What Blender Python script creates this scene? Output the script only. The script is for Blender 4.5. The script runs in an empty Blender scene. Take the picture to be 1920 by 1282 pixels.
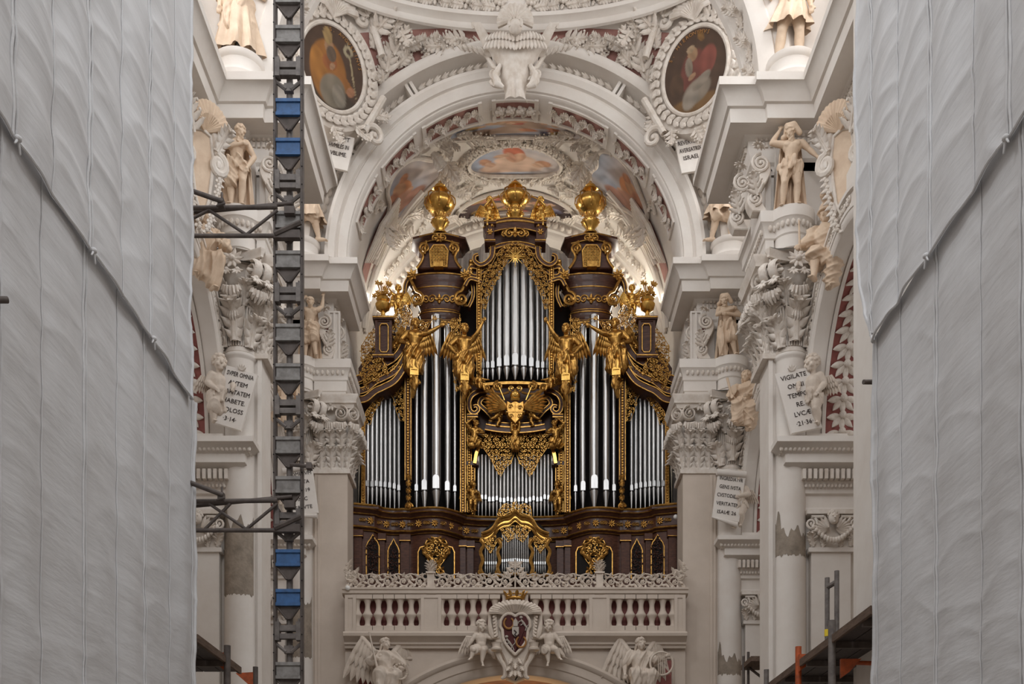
import bpy, math, random
import numpy as np
from mathutils import Vector, Matrix, Euler
# ------------------------------------------------------------------ camera, world, lights, exposure
SC = bpy.context.scene
COL = SC.collection
F, VX, VY, CH = 2040.0, 966.0, 1640.0, 1.7      # focal length and vanishing point in a 1920x1282 frame, eye height
def W(px, py, Y): return Vector(((px - VX) / F * Y, Y, CH + (VY - py) / F * Y))
cam = bpy.data.cameras.new('camera'); camo = bpy.data.objects.new('camera', cam); COL.objects.link(camo)
cam.sensor_width = 36; cam.sensor_fit = 'HORIZONTAL'; cam.lens = F / 1920 * 36
cam.shift_x = -(VX - 960) / 1920; cam.shift_y = (VY - 641) / 1920
camo.location = (0, 0, CH); camo.rotation_euler = (math.pi / 2, 0, 0); cam.clip_end = 300
SC.camera = camo
wd = bpy.data.worlds.new('sky'); SC.world = wd; wd.use_nodes = True
wd.node_tree.nodes['Background'].inputs[0].default_value = (1.0, 0.97, 0.945, 1)
wd.node_tree.nodes['Background'].inputs[1].default_value = 0.50
def area(name, loc, target, sx, sy, power, col=(1, 1, 1)):
    l = bpy.data.lights.new(name, 'AREA'); l.shape = 'RECTANGLE'; l.size = sx; l.size_y = sy; l.energy = power; l.color = col
    o = bpy.data.objects.new(name, l); COL.objects.link(o); o.location = loc
    o.rotation_euler = (Vector(target) - Vector(loc)).to_track_quat('-Z', 'Y').to_euler(); return o
# daylight of the crossing behind the camera, of the clerestory windows and of the windows beside the organ
area('crossing_daylight', (0, -6, 27), (0, 30, 16), 12, 10, 2000, (0.95, 0.97, 1.0))
area('clerestory_light', (7.9, 29.1, 23.7), (-4, 29.6, 17), 2.8, 4.6, 190, (0.96, 0.98, 1.0))
area('clerestory_light', (-7.9, 29.1, 23.7), (4, 29.6, 17), 2.8, 4.6, 150, (0.96, 0.98, 1.0))
area('clerestory_light', (7.9, 21.9, 23.7), (-2, 23.8, 15), 2.8, 4.6, 330, (0.97, 0.98, 1.0))
area('clerestory_light', (-7.9, 21.9, 23.7), (2, 23.8, 15), 2.8, 4.6, 280, (0.97, 0.98, 1.0))
area('clerestory_light', (7.9, 13.3, 23.7), (-4, 14, 8), 2.8, 4.6, 620, (0.90, 0.95, 1.0))
area('clerestory_light', (-7.9, 13.3, 23.7), (4, 14, 8), 2.8, 4.6, 620, (0.90, 0.95, 1.0))
area('organ_window_light', (4.95, 37.4, 21.6), (-3.5, 35.4, 23.0), 1.4, 3.0, 330, (1.0, 0.93, 0.80))
area('organ_window_light', (-4.95, 37.4, 21.6), (3.5, 35.4, 23.2), 1.4, 3.0, 260, (1.0, 0.94, 0.84))
SC.view_settings.view_transform = 'Standard'; SC.view_settings.look = 'None'
SC.view_settings.exposure = 0.36; SC.view_settings.gamma = 1.0; SC.view_settings.use_curve_mapping = False
# ------------------------------------------------------------------ materials
def nodemat(name, col, rough=0.7, metal=0.0, var=0.0, vscale=3.0, bump=0.0, bscale=30.0, col2=None, stretch=(1, 1, 1), coat=0.0, attr=None, spec=0.4):
    m = bpy.data.materials.new(name); m.use_nodes = True
    nt = m.node_tree; b = nt.nodes['Principled BSDF']
    b.inputs['Base Color'].default_value = (*col, 1); b.inputs['Roughness'].default_value = rough; b.inputs['Metallic'].default_value = metal
    b.inputs['Specular IOR Level'].default_value = spec; b.inputs['Coat Weight'].default_value = coat
    if var or bump:
        tc = nt.nodes.new('ShaderNodeTexCoord'); mp = nt.nodes.new('ShaderNodeMapping'); mp.inputs['Scale'].default_value = stretch
        nt.links.new(tc.outputs['Object'], mp.inputs[0])
    if var:
        n = nt.nodes.new('ShaderNodeTexNoise'); n.inputs['Scale'].default_value = vscale; n.inputs['Detail'].default_value = 6; n.inputs['Roughness'].default_value = 0.62
        r = nt.nodes.new('ShaderNodeValToRGB'); c2 = col2 or tuple(c * (1 - var) for c in col)
        r.color_ramp.elements[0].position = 0.32; r.color_ramp.elements[0].color = (*c2, 1)
        r.color_ramp.elements[1].position = 0.66; r.color_ramp.elements[1].color = (*col, 1)
        nt.links.new(mp.outputs[0], n.inputs[0]); nt.links.new(n.outputs[0], r.inputs[0]); nt.links.new(r.outputs[0], b.inputs['Base Color'])
    if attr:
        a = nt.nodes.new('ShaderNodeAttribute'); a.attribute_name = attr; nt.links.new(a.outputs[0], b.inputs['Base Color'])
    if bump:
        n2 = nt.nodes.new('ShaderNodeTexNoise'); n2.inputs['Scale'].default_value = bscale; n2.inputs['Detail'].default_value = 5
        bp = nt.nodes.new('ShaderNodeBump'); bp.inputs['Strength'].default_value = bump; bp.inputs['Distance'].default_value = 0.02
        nt.links.new(mp.outputs[0], n2.inputs[0]); nt.links.new(n2.outputs[0], bp.inputs['Height']); nt.links.new(bp.outputs[0], b.inputs['Normal'])
    return m
M = {}
M['stucco'] = nodemat('white_stucco', (0.775, 0.73, 0.68), 0.75, var=0.10, vscale=1.3, bump=0.12, bscale=9, col2=(0.71, 0.65, 0.595))
M['orn'] = nodemat('white_stucco_ornament', (0.77, 0.715, 0.655), 0.7, var=0.14, vscale=4.0, col2=(0.61, 0.53, 0.455))
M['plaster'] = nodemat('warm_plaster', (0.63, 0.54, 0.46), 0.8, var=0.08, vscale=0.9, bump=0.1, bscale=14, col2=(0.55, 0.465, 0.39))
M['stone'] = nodemat('cream_statue_stone', (0.73, 0.575, 0.43), 0.62, var=0.2, vscale=3.5, col2=(0.62, 0.46, 0.33))
M['pale'] = nodemat('pale_statue_stone', (0.70, 0.61, 0.52), 0.65, var=0.15, vscale=3.5, col2=(0.56, 0.47, 0.39))
M['red'] = nodemat('red_stucco_marble', (0.31, 0.105, 0.09), 0.6, var=0.3, vscale=5, col2=(0.21, 0.07, 0.062), spec=0.25)
M['pink'] = nodemat('faded_red_stucco', (0.40, 0.20, 0.17), 0.7, var=0.3, vscale=4, col2=(0.29, 0.145, 0.125))
M['rough'] = nodemat('exposed_masonry', (0.36, 0.30, 0.24), 0.95, var=0.4, vscale=4, bump=0.8, bscale=12)
M['gold'] = nodemat('gilding', (0.63, 0.36, 0.095), 0.34, metal=0.92, var=0.45, vscale=9, col2=(0.30, 0.145, 0.035), bump=0.15, bscale=25)
M['goldb'] = nodemat('bright_gilding', (0.80, 0.50, 0.14), 0.26, metal=0.95, var=0.25, vscale=5, col2=(0.58, 0.32, 0.07))
M['wood'] = nodemat('dark_walnut', (0.105, 0.042, 0.024), 0.42, var=0.6, vscale=5, col2=(0.04, 0.015, 0.010), stretch=(1, 1, 6), coat=0.08, spec=0.3)
M['wood2'] = nodemat('brown_walnut', (0.135, 0.056, 0.034), 0.5, var=0.5, vscale=3, col2=(0.05, 0.021, 0.014), stretch=(2, 2, 9), coat=0.05, spec=0.25)
M['black'] = nodemat('organ_interior', (0.012, 0.009, 0.008), 0.9)
M['pipe'] = nodemat('organ_metal', (0.52, 0.515, 0.505), 0.36, metal=1.0, var=0.2, vscale=2.2, col2=(0.42, 0.415, 0.41), stretch=(4, 4, 0.6))
M['steel'] = nodemat('galvanised_steel', (0.20, 0.175, 0.16), 0.55, metal=0.0, var=0.45, vscale=7, col2=(0.10, 0.085, 0.078))
M['dsteel'] = nodemat('brown_weathered_steel', (0.125, 0.10, 0.088), 0.6, metal=0.0, var=0.45, vscale=6)
M['zinc'] = nodemat('grey_zinc_plate', (0.30, 0.285, 0.27), 0.6, metal=0.0, var=0.4, vscale=8, col2=(0.17, 0.155, 0.145))
M['blue'] = nodemat('blue_painted_steel', (0.045, 0.135, 0.33), 0.5, var=0.35, vscale=9, col2=(0.035, 0.09, 0.20))
M['orange'] = nodemat('orange_painted_steel', (0.52, 0.10, 0.025), 0.5, var=0.4, vscale=9, col2=(0.25, 0.06, 0.02))
M['yellow'] = nodemat('yellow_tape', (0.75, 0.55, 0.03), 0.5)
M['plank'] = nodemat('scaffold_plank', (0.16, 0.105, 0.075), 0.8, var=0.5, vscale=4, stretch=(6, 1, 6))
M['deck'] = nodemat('perforated_steel_deck', (0.075, 0.06, 0.055), 0.6, metal=0.4, var=0.4, vscale=14)
M['ink'] = nodemat('black_lettering', (0.045, 0.03, 0.025), 0.8)
M['fresco'] = nodemat('fresco', (0.5, 0.4, 0.35), 0.75, attr='paint')
M['canvas'] = nodemat('oil_painting', (0.2, 0.1, 0.05), 0.5, attr='paint')
M['cloth'] = nodemat('grey_cloth', (0.42, 0.385, 0.36), 0.9, var=0.2, vscale=3)
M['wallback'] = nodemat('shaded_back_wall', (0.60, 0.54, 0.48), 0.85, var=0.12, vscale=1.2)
M['shield'] = nodemat('dark_red_enamel', (0.085, 0.014, 0.013), 0.55, var=0.3, vscale=8, spec=0.2)
M['emblem'] = nodemat('gilt_emblem', (0.40, 0.20, 0.07), 0.45, metal=0.4)
M['silver'] = nodemat('silver_emblem', (0.42, 0.37, 0.32), 0.5)
M['orangewood'] = nodemat('warm_painted_vault', (0.25, 0.09, 0.035), 0.5, var=0.6, vscale=2.5, col2=(0.10, 0.03, 0.02))
M['floor'] = nodemat('stone_floor', (0.33, 0.29, 0.25), 0.5, var=0.25, vscale=2)
M['lamp'] = nodemat('white_lamp_glass', (0.8, 0.78, 0.75), 0.3)
# grey dust-sheet fabric: two tones and fine diagonal creases
def tarpmat():
    m = nodemat('dust_sheet', (0.66, 0.66, 0.67), 0.72, var=0.12, vscale=0.8, col2=(0.58, 0.57, 0.57))
    nt = m.node_tree; b = nt.nodes['Principled BSDF']
    tc = nt.nodes.new('ShaderNodeTexCoord'); mp = nt.nodes.new('ShaderNodeMapping'); mp.inputs['Rotation'].default_value = (0.12, 0, 0); mp.inputs['Scale'].default_value = (1, 0.4, 2.6)
    n = nt.nodes.new('ShaderNodeTexNoise'); n.inputs['Scale'].default_value = 2.2; n.inputs['Detail'].default_value = 5; n.inputs['Roughness'].default_value = 0.55
    bp = nt.nodes.new('ShaderNodeBump'); bp.inputs['Strength'].default_value = 0.30; bp.inputs['Distance'].default_value = 0.05
    nt.links.new(tc.outputs['Object'], mp.inputs[0]); nt.links.new(mp.outputs[0], n.inputs[0]); nt.links.new(n.outputs[0], bp.inputs['Height']); nt.links.new(bp.outputs[0], b.inputs['Normal'])
    return m
M['tarp'] = tarpmat()
# ------------------------------------------------------------------ mesh builder
def lerp(a, b, t): return a + (b - a) * t
class MB:
    def __init__(s, m=None): s.V = []; s.F = []; s.m = m
    def add(s, vs, fs):
        o = len(s.V)
        if s.m is not None: vs = [tuple(s.m @ Vector(v)) for v in vs]
        s.V.extend(tuple(v) for v in vs); s.F.extend([tuple(i + o for i in f) for f in fs])
    def box(s, x0, x1, y0, y1, z0, z1):
        s.add([(x0, y0, z0), (x1, y0, z0), (x1, y1, z0), (x0, y1, z0), (x0, y0, z1), (x1, y0, z1), (x1, y1, z1), (x0, y1, z1)],
              [(0, 3, 2, 1), (4, 5, 6, 7), (0, 1, 5, 4), (1, 2, 6, 5), (2, 3, 7, 6), (3, 0, 4, 7)]); return s
    def panel(s, x0, x1, y0, y1, z0, z1, fr=0.08, d=0.04):      # box with a raised frame on its front (-y) side
        s.box(x0, x1, y0 + d, y1, z0, z1)
        for a in ((x0, x0 + fr, z0, z1), (x1 - fr, x1, z0, z1), (x0 + fr, x1 - fr, z0, z0 + fr), (x0 + fr, x1 - fr, z1 - fr, z1)): s.box(a[0], a[1], y0, y0 + d + .005, a[2], a[3])
        return s
    def prism(s, poly, y0, y1, bev=0.0):                        # polygon of (x, z), front y0 (towards the viewer) to back y1
        n = len(poly)
        if bev:
            cx = sum(p[0] for p in poly) / n; cz = sum(p[1] for p in poly) / n
            ins = []
            for i in range(n):
                a, b, c = poly[i - 1], poly[i], poly[(i + 1) % n]
                t = Vector((c[0] - a[0], c[1] - a[1])); t = t.normalized() if t.length > 1e-9 else Vector((1, 0))
                nx, nz = -t.y, t.x
                if nx * (cx - b[0]) + nz * (cz - b[1]) < 0: nx, nz = -nx, -nz
                ins.append((b[0] + nx * bev, b[1] + nz * bev))
            rings = [[(x, y0, z) for x, z in ins], [(x, y0 + bev, z) for x, z in poly], [(x, y1, z) for x, z in poly]]
        else: rings = [[(x, y0, z) for x, z in poly], [(x, y1, z) for x, z in poly]]
        vs = [v for r in rings for v in r]; fs = [tuple(range(n)), tuple(reversed(range(len(vs) - n, len(vs))))]
        for k in range(len(rings) - 1):
            for i in range(n): fs.append((k * n + i, (k + 1) * n + i, (k + 1) * n + (i + 1) % n, k * n + (i + 1) % n))
        s.add(vs, fs); return s
    def tube(s, pts, r, n=6, cap=True, flat=1.0, up=None, closed=False):
        pts = [Vector(p) for p in pts]; k = len(pts); R = r if hasattr(r, '__len__') else [r] * k
        vs = []; fs = []; ref = Vector(up) if up else None
        for i, p in enumerate(pts):
            if closed: t = pts[(i + 1) % k] - pts[i - 1]
            else: t = pts[min(i + 1, k - 1)] - pts[max(i - 1, 0)]
            if t.length < 1e-9: t = Vector((0, 0, 1))
            t.normalize()
            if ref is None: ref = Vector((0, 1, 0)) if abs(t.y) < 0.9 else Vector((1, 0, 0))
            a = ref - t * ref.dot(t)
            if a.length < 1e-6: a = t.orthogonal()
            a.normalize(); b = t.cross(a)
            if not up: ref = a
            for j in range(n):
                w = 2 * math.pi * j / n
                vs.append(p + (a * math.cos(w) * flat + b * math.sin(w)) * R[i])
        for i in range(k if closed else k - 1):
            for j in range(n):
                i2 = (i + 1) % k
                fs.append((i * n + j, i * n + (j + 1) % n, i2 * n + (j + 1) % n, i2 * n + j))
        if cap and not closed: fs.append(tuple(reversed(range(n)))); fs.append(tuple(range((k - 1) * n, k * n)))
        s.add(vs, fs); return s
    def lathe(s, prof, c=(0, 0, 0), n=24, a0=0.0, a1=2 * math.pi, sy=1.0, wob=None):   # profile of (r, z); angle 0 = +x
        full = abs(a1 - a0 - 2 * math.pi) < 1e-6; m = n if full else n + 1; k = len(prof); vs = []; fs = []
        for i in range(m):
            a = a0 + (a1 - a0) * i / n; ca, sa = math.cos(a), math.sin(a)
            for r, z in prof:
                rr = r * (1 + wob(a, z)) if wob else r
                vs.append((c[0] + rr * ca, c[1] + rr * sa * sy, c[2] + z))
        for i in range(n):
            for j in range(k - 1):
                a, b = i * k, ((i + 1) % m) * k
                fs.append((a + j, b + j, b + j + 1, a + j + 1))
        if full:
            if prof[0][0] > 1e-6: fs.append(tuple(i * k for i in reversed(range(n))))
            if prof[-1][0] > 1e-6: fs.append(tuple(i * k + k - 1 for i in range(n)))
        s.add(vs, fs); return s
    def ell(s, c, r, n=10, m=7, rot=None):
        r = r if hasattr(r, '__len__') else (r, r, r); vs = []; fs = []; c = Vector(c)
        for j in range(1, m):
            p = math.pi * j / m
            for i in range(n):
                a = 2 * math.pi * i / n
                v = Vector((r[0] * math.sin(p) * math.cos(a), r[1] * math.sin(p) * math.sin(a), r[2] * math.cos(p)))
                vs.append(c + (rot @ v if rot else v))
        t = Vector((0, 0, r[2])); t = rot @ t if rot else t; vs.append(c + t); vs.append(c - t)
        T, B = len(vs) - 2, len(vs) - 1
        for j in range(m - 2):
            for i in range(n): fs.append((j * n + i, (j + 1) * n + i, (j + 1) * n + (i + 1) % n, j * n + (i + 1) % n))
        for i in range(n): fs.append((T, i, (i + 1) % n)); fs.append((B, (m - 2) * n + (i + 1) % n, (m - 2) * n + i))
        s.add(vs, fs); return s
    def cap(s, p0, p1, r0, r1, n=10):                            # closed tapered capsule
        p0, p1 = Vector(p0), Vector(p1); d = p1 - p0; L = max(d.length, 1e-6); d = d / L
        pts = []; rs = []
        for a in (90, 60, 30): pts.append(p0 - d * r0 * math.sin(math.radians(a))); rs.append(max(r0 * math.cos(math.radians(a)), r0 * .02))
        pts += [p0, p1]; rs += [r0, r1]
        for a in (30, 60, 90): pts.append(p1 + d * r1 * math.sin(math.radians(a))); rs.append(max(r1 * math.cos(math.radians(a)), r1 * .02))
        s.tube(pts, rs, n); return s
    def sweep(s, prof, path, closed=False, flip=False):          # profile (out, z) along plan path (x, y), mitred
        n = len(path); k = len(prof); vs = []; fs = []; sg = -1 if flip else 1
        for i in range(n):
            p = Vector(path[i])
            a = (Vector(path[i]) - Vector(path[i - 1])) if (i > 0 or closed) else None
            b = (Vector(path[(i + 1) % n]) - Vector(path[i])) if (i < n - 1 or closed) else None
            a = a.normalized() if a is not None else b.normalized(); b = b.normalized() if b is not None else a
            na = Vector((a.y, -a.x)); nb = Vector((b.y, -b.x)); nn = na + nb
            if nn.length < 1e-6: nn = na
            nn.normalize(); sc = 1 / max(nn.dot(na), 0.3)
            for d, z in prof: q = p + nn * d * sc * sg; vs.append((q.x, q.y, z))
        for i in range(n if closed else n - 1):
            i2 = (i + 1) % n
            for j in range(k - 1): fs.append((i * k + j, i2 * k + j, i2 * k + j + 1, i * k + j + 1))
        if not closed: fs.append(tuple(range(k))); fs.append(tuple(reversed(range((n - 1) * k, n * k))))
        s.add(vs, fs); return s
    def arch(s, prof, c, a0=0.0, a1=math.pi, n=48, sx=1.0):     # profile (r, y) turned about the y axis through c=(x, z)
        k = len(prof); vs = []; fs = []
        for i in range(n + 1):
            a = a0 + (a1 - a0) * i / n
            for r, y in prof: vs.append((c[0] + r * math.cos(a) * sx, y, c[1] + r * math.sin(a)))
        for i in range(n):
            for j in range(k - 1): fs.append((i * k + j, (i + 1) * k + j, (i + 1) * k + j + 1, i * k + j + 1))
        fs.append(tuple(range(k))); fs.append(tuple(reversed(range(n * k, n * k + k))))
        s.add(vs, fs); return s
    def grid(s, f, nu, nv):
        vs = [f(i / nu, j / nv) for j in range(nv + 1) for i in range(nu + 1)]; w = nu + 1
        s.add(vs, [(j * w + i, j * w + i + 1, (j + 1) * w + i + 1, (j + 1) * w + i) for j in range(nv) for i in range(nu)]); return s
    def leaf(s, base, d, up, L, wd, curl=0.5, lobes=4, n=9, dome=0.25):   # lobed leaf lying across d with surface normal up, tip curling towards up
        base, d, up = Vector(base), Vector(d).normalized(), Vector(up).normalized(); side = d.cross(up).normalized(); vs = []; fs = []
        for i in range(n + 1):
            t = i / n
            w = wd * (math.sin(math.pi * min(1, t * 0.92 + 0.08)) ** 0.7) * (1 - 0.35 * t) * (1 + (0.28 * math.cos(2 * math.pi * lobes * t) if lobes else 0))
            c = base + d * L * (t - 0.16 * curl * t * t) + up * L * (curl * t * t * 0.6)
            th = wd * dome
            for q in (-1, -0.55, 0, 0.55, 1):
                h = th * (1 - q * q) - (th * 0.35 if q == 0 else 0)
                vs.append(c + side * w * q + up * (h - 0.4 * th * abs(q)))
            vs.append(c - up * th * 0.6)
        for i in range(n):
            a, b = i * 6, (i + 1) * 6
            for j in range(4): fs.append((a + j, a + j + 1, b + j + 1, b + j))
            fs.append((a + 4, a + 5, b + 5, b + 4)); fs.append((a + 5, a, b, b + 5))
        fs.append((0, 5, 4, 3, 2, 1)); fs.append(tuple(n * 6 + q for q in range(6)))
        s.add(vs, fs); return s
    def acan(s, L=1.0, w=.34, curl=.7, pairs=5, base=(0, 0, 0)):   # acanthus: curling rib with overlapping leaflets, grows along +z, front is -y
        def c(t): a = curl * 1.9 * t * t; return Vector(base) + Vector((0, -L * (.05 * t + .42 * curl * t ** 3), L * (t - .34 * curl * t ** 4)))
        vs = []
        for i in range(9):
            q = c(i / 8); ww = w * .5 * (math.sin(math.pi * (.22 + .7 * i / 8)) ** .7)
            vs += [q + Vector((-ww, .05 * L, 0)), q + Vector((-ww * .4, -.03 * L, 0)), q + Vector((ww * .4, -.03 * L, 0)), q + Vector((ww, .05 * L, 0))]
        s.add(vs, [(4 * i + j, 4 * i + j + 1, 4 * i + 5 + j, 4 * i + 4 + j) for i in range(8) for j in range(3)])
        s.tube([c(i / 10) + Vector((0, -.02 * L, 0)) for i in range(11)], [.055 * L * (1 - .06 * i) for i in range(11)], 5)
        for k in range(pairs):
            t = (k + .25) / pairs; p = c(t); up_ = (c(min(1, t + .05)) - c(max(0, t - .05))).normalized(); n = Vector((0, -up_.z, up_.y)); ll = w * 1.25 * (math.sin(math.pi * (.2 + .72 * t)) ** .8)
            for sg in (-1, 1): s.leaf(p, up_ * .85 + Vector((sg, 0, 0)) - n * .1, n, ll, ll * .26, .45, 2, 5, .45)
        t1 = c(1.0); d = (c(1.0) - c(.92)).normalized(); s.leaf(c(.8), d, Vector((0, -d.z, d.y)), L * .3, w * .3, .8, 2, 6, .5); return s
    def feather(s, base, d, up, L, wd, n=6):
        base, d, up = Vector(base), Vector(d).normalized(), Vector(up).normalized(); side = d.cross(up).normalized(); vs = []; fs = []
        for i in range(n + 1):
            t = i / n; w = wd * min(1, .45 + 1.5 * t) * math.sqrt(max(.02, 1 - t ** 5)); c = base + d * L * t
            for q, hh in ((-1, 0), (0, .45), (1, 0), (0, -.25)): vs.append(c + side * w * q + up * wd * hh)
        for i in range(n):
            for j in range(4): fs.append((i * 4 + j, i * 4 + (j + 1) % 4, i * 4 + 4 + (j + 1) % 4, i * 4 + 4 + j))
        fs.append((3, 2, 1, 0)); fs.append(tuple(n * 4 + q for q in range(4))); s.add(vs, fs); return s
    def spiral(s, c, R, turns, r0, r1, a0=0.0, hand=1, ax=(1, 0, 0), az=(0, 0, 1), n=6, lift=0.0, steps=None, tail=None, flat=1.0):   # volute in the plane ax, az
        c, ax, az = Vector(c), Vector(ax), Vector(az); nn = az.cross(ax); st = steps or max(8, int(turns * 12)); pts = []; rs = []
        if tail: pts.append(Vector(tail)); rs.append(r0)
        for i in range(st + 1):
            t = i / st; a = a0 + hand * 2 * math.pi * turns * t; r = R * (1 - t) ** 0.85 + R * 0.07
            pts.append(c + (ax * math.cos(a) + az * math.sin(a)) * r - nn * lift * t); rs.append(lerp(r0, r1, t))
        s.tube(pts, rs, n, flat=flat); s.ell(pts[-1], rs[-1] * 1.7, 6, 4); return s
    def rosette(s, c, R, petals=10, ax=(1, 0, 0), az=(0, 0, 1), core=0.28):
        c, ax, az = Vector(c), Vector(ax).normalized(), Vector(az).normalized(); nn = ax.cross(az)
        for i in range(petals):
            a = 2 * math.pi * i / petals; d = ax * math.cos(a) + az * math.sin(a)
            s.leaf(c + d * R * 0.15, d, nn, R * 0.85, R * 1.5 / petals + R * .08, 0.25, 0, 5, 0.5)
        s.ell(c + nn * R * 0.12, R * core, 8, 6); return s
    def mesh(s, name, sharp=42):
        me = bpy.data.meshes.new(name); me.from_pydata([tuple(v) for v in s.V], [], s.F); me.update()
        if me.polygons:
            me.polygons.foreach_set('use_smooth', [True] * len(me.polygons)); me.set_sharp_from_angle(angle=math.radians(sharp))
        return me
    def build(s, name, mat, parent=None, label=None, cat=None, group=None, kind=None, sharp=42):
        me = s.mesh(name, sharp); me.materials.append(M[mat] if isinstance(mat, str) else mat)
        return link(name, me, parent, label, cat, group, kind)
def link(name, me, parent=None, label=None, cat=None, group=None, kind=None, mtx=None):
    o = bpy.data.objects.new(name, me); COL.objects.link(o)
    if mtx is not None: o.matrix_basis = mtx
    if parent: o.parent = parent
    return tag(o, label, cat, group, kind)
def tag(o, label=None, cat=None, group=None, kind=None):
    for k, v in (('label', label), ('category', cat), ('group', group), ('kind', kind)):
        if v: o[k] = v
    return o
def empty(name, loc=(0, 0, 0), label=None, cat=None, group=None, kind=None, rotz=0.0, parent=None):
    o = link(name, None, parent, label, cat, group, kind); o.location = loc; o.rotation_euler = (0, 0, rotz); o.empty_display_size = .1; return o
def basis(loc, x, y, z):
    m = Matrix.Identity(4)
    for i, v in enumerate((x, y, z)):
        for k in range(3): m[k][i] = v[k]
    for k in range(3): m[k][3] = loc[k]
    return m
MIR = Matrix.Scale(-1, 4, (1, 0, 0))
def remesh(mb, voxel, smooth=3, fold=0.0, seed=0, fscale=1.0):  # union of closed shapes -> one continuous skin
    me = mb.mesh('tmp'); o = bpy.data.objects.new('tmp', me); COL.objects.link(o)
    r = o.modifiers.new('r', 'REMESH'); r.mode = 'VOXEL'; r.voxel_size = voxel
    if smooth: q = o.modifiers.new('s', 'SMOOTH'); q.factor = 0.5; q.iterations = smooth
    dg = bpy.context.evaluated_depsgraph_get(); ev = o.evaluated_get(dg); me2 = bpy.data.meshes.new_from_object(ev)
    bpy.data.objects.remove(o); bpy.data.meshes.remove(me)
    n = len(me2.vertices)
    if fold and n:
        co = np.empty(n * 3); me2.vertices.foreach_get('co', co); co = co.reshape(-1, 3)
        no = np.empty(n * 3); me2.vertices.foreach_get('normal', no); no = no.reshape(-1, 3)
        rg = np.random.RandomState(seed); h = np.zeros(n); d0 = rg.normal(size=3) * (1, .6, 0.25); d0 /= np.linalg.norm(d0)
        for k in range(3):
            d = d0 + rg.normal(size=3) * .22 * k; d /= np.linalg.norm(d); e = rg.normal(size=3) * (.5, .5, 1); ph = rg.rand() * 6
            h += (1 - np.abs(np.sin(co @ d * (22 + 8 * k) * fscale + 1.5 * np.sin(co @ e * 4.5 * fscale + ph)))) ** 1.5 / (k * 1.3 + 1)
        co += no * ((h - 0.55) * fold)[:, None]; me2.vertices.foreach_set('co', co.ravel()); me2.update()
    me2.polygons.foreach_set('use_smooth', [True] * len(me2.polygons)); return me2
# ------------------------------------------------------------------ the setting
P1, P2, P3 = 32.0, 24.9, 17.6                    # east faces of the piers
ZL0, ZL1, ZC0, ZC1, ZA1, ZF1, ZT = 10.65, 11.5, 13.55, 15.6, 16.8, 18.0, 19.5
ZS = 19.77                                       # springing of the big arches
rnd = random.Random(7)
MB().box(-14, 14, -14, 44, -0.3, 0).build('floor', 'floor', kind='structure')
for s_, n_ in ((-1, 'left'), (1, 'right')): MB().box(*sorted((s_ * 8.5, s_ * 8.9)), -13, 40, 0, 11.5).build('wall_aisle_' + n_, 'plaster', kind='structure')  # added side walls that block low sky light; height set for lower nave brightness
MB().box(-9, 9, -13.4, -13, 0, 9).build('wall_east', 'rough', kind='structure')  # added unseen wall behind the camera: blocks sky light, dark to dull pipe reflections
# shared ornament meshes -----------------------------------------------------------
def shared(mb, mat, sharp=42):
    me = mb.mesh('ornament', sharp); me.materials.append(M[mat]); return me
LEAF = shared(MB().leaf((0, 0, 0), (0, 0, 1), (0, -1, 0), 1, 0.3, 0.25, 0, 6, 0.4), 'orn')            # plain pointed leaf
ACAN = shared(MB().acan(1, .34, .6, 5), 'orn')           # lobed acanthus
BALL = shared(MB().ell((0, 0, 0), 1, 8, 6), 'orn')
_s = MB()                                                                                            # drooping ribbed scallop leaf
for k in range(7):
    a = math.radians(-66 + 22 * k)
    _s.tube([(0, 0, 0), (math.sin(a) * .45, -.42, .02), (math.sin(a) * .85, -.78 * math.cos(a * .5), -.25 * math.cos(a)), (math.sin(a) * 1.0, -.74 * math.cos(a * .5), -.75 * math.cos(a)), (math.sin(a) * .85, -.55 * math.cos(a * .5), -1.05 * math.cos(a))], [.09, .16, .20, .18, .06], 6)
SCAL = shared(_s, 'orn')
ROSE = shared(MB().rosette((0, 0, 0), 1, 10), 'orn')
_v = MB().spiral((0, 0, 0), 1, 2.2, .17, .10, math.pi / 2, -1, n=8)
_v.lathe([(0, -.16), (.25, -.16), (.3, 0), (.25, .16), (0, .16)], (0, 0, 0), 10)
VOLU = shared(_v, 'orn')
_a = MB()                                                                                            # acanthus spray: big curled leaf with side leaves
_a.acan(1, .26, .35, 5)
for k in range(3):
    for sg in (-1, 1): _a.leaf((0, -.02, .05 + .22 * k), (sg * 1.0, -.15, .75), (0, -1, 0), .5 - .09 * k, .1, .5, 3, 7, .45); _a.ell((sg * (.34 - .05 * k), -.08, .3 + .22 * k), .05, 6, 5)
SPRAY = shared(_a, 'orn')
_f = MB()                                                                                            # fruit and leaf bunch
for k in range(7):
    a = k * 2.4; _f.ell((math.cos(a) * .42 * math.sqrt(k / 7), -.28 + .04 * k, math.sin(a) * .42 * math.sqrt(k / 7)), .24, 7, 5)
for k in range(6):
    a = k * math.pi / 3 + .3; _f.leaf((math.cos(a) * .3, 0, math.sin(a) * .3), (math.cos(a), 0, math.sin(a)), (0, -1, 0), .75, .24, .2, 3, 6, .4)
FRUIT = shared(_f, 'orn')
def orient(p, d, n, sc=1.0, wx=1.0):              # local z along d, local -y along n
    d = Vector(d).normalized(); n = Vector(n); n = (n - d * n.dot(d)).normalized(); x = (-n).cross(d)
    return basis(p, x * sc * wx, -n * sc, d * sc)
def put(me, name, parent, p, d, n, sc, wx=1.0): return link(name, me, parent, mtx=orient(p, d, n, sc, wx))
def sideM(s, c=(0, 0, 0), sz=1.0): return basis(c, (0, 1, 0), (s, 0, 0), (0, 0, sz))     # local x -> world y, local y -> outward
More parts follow.
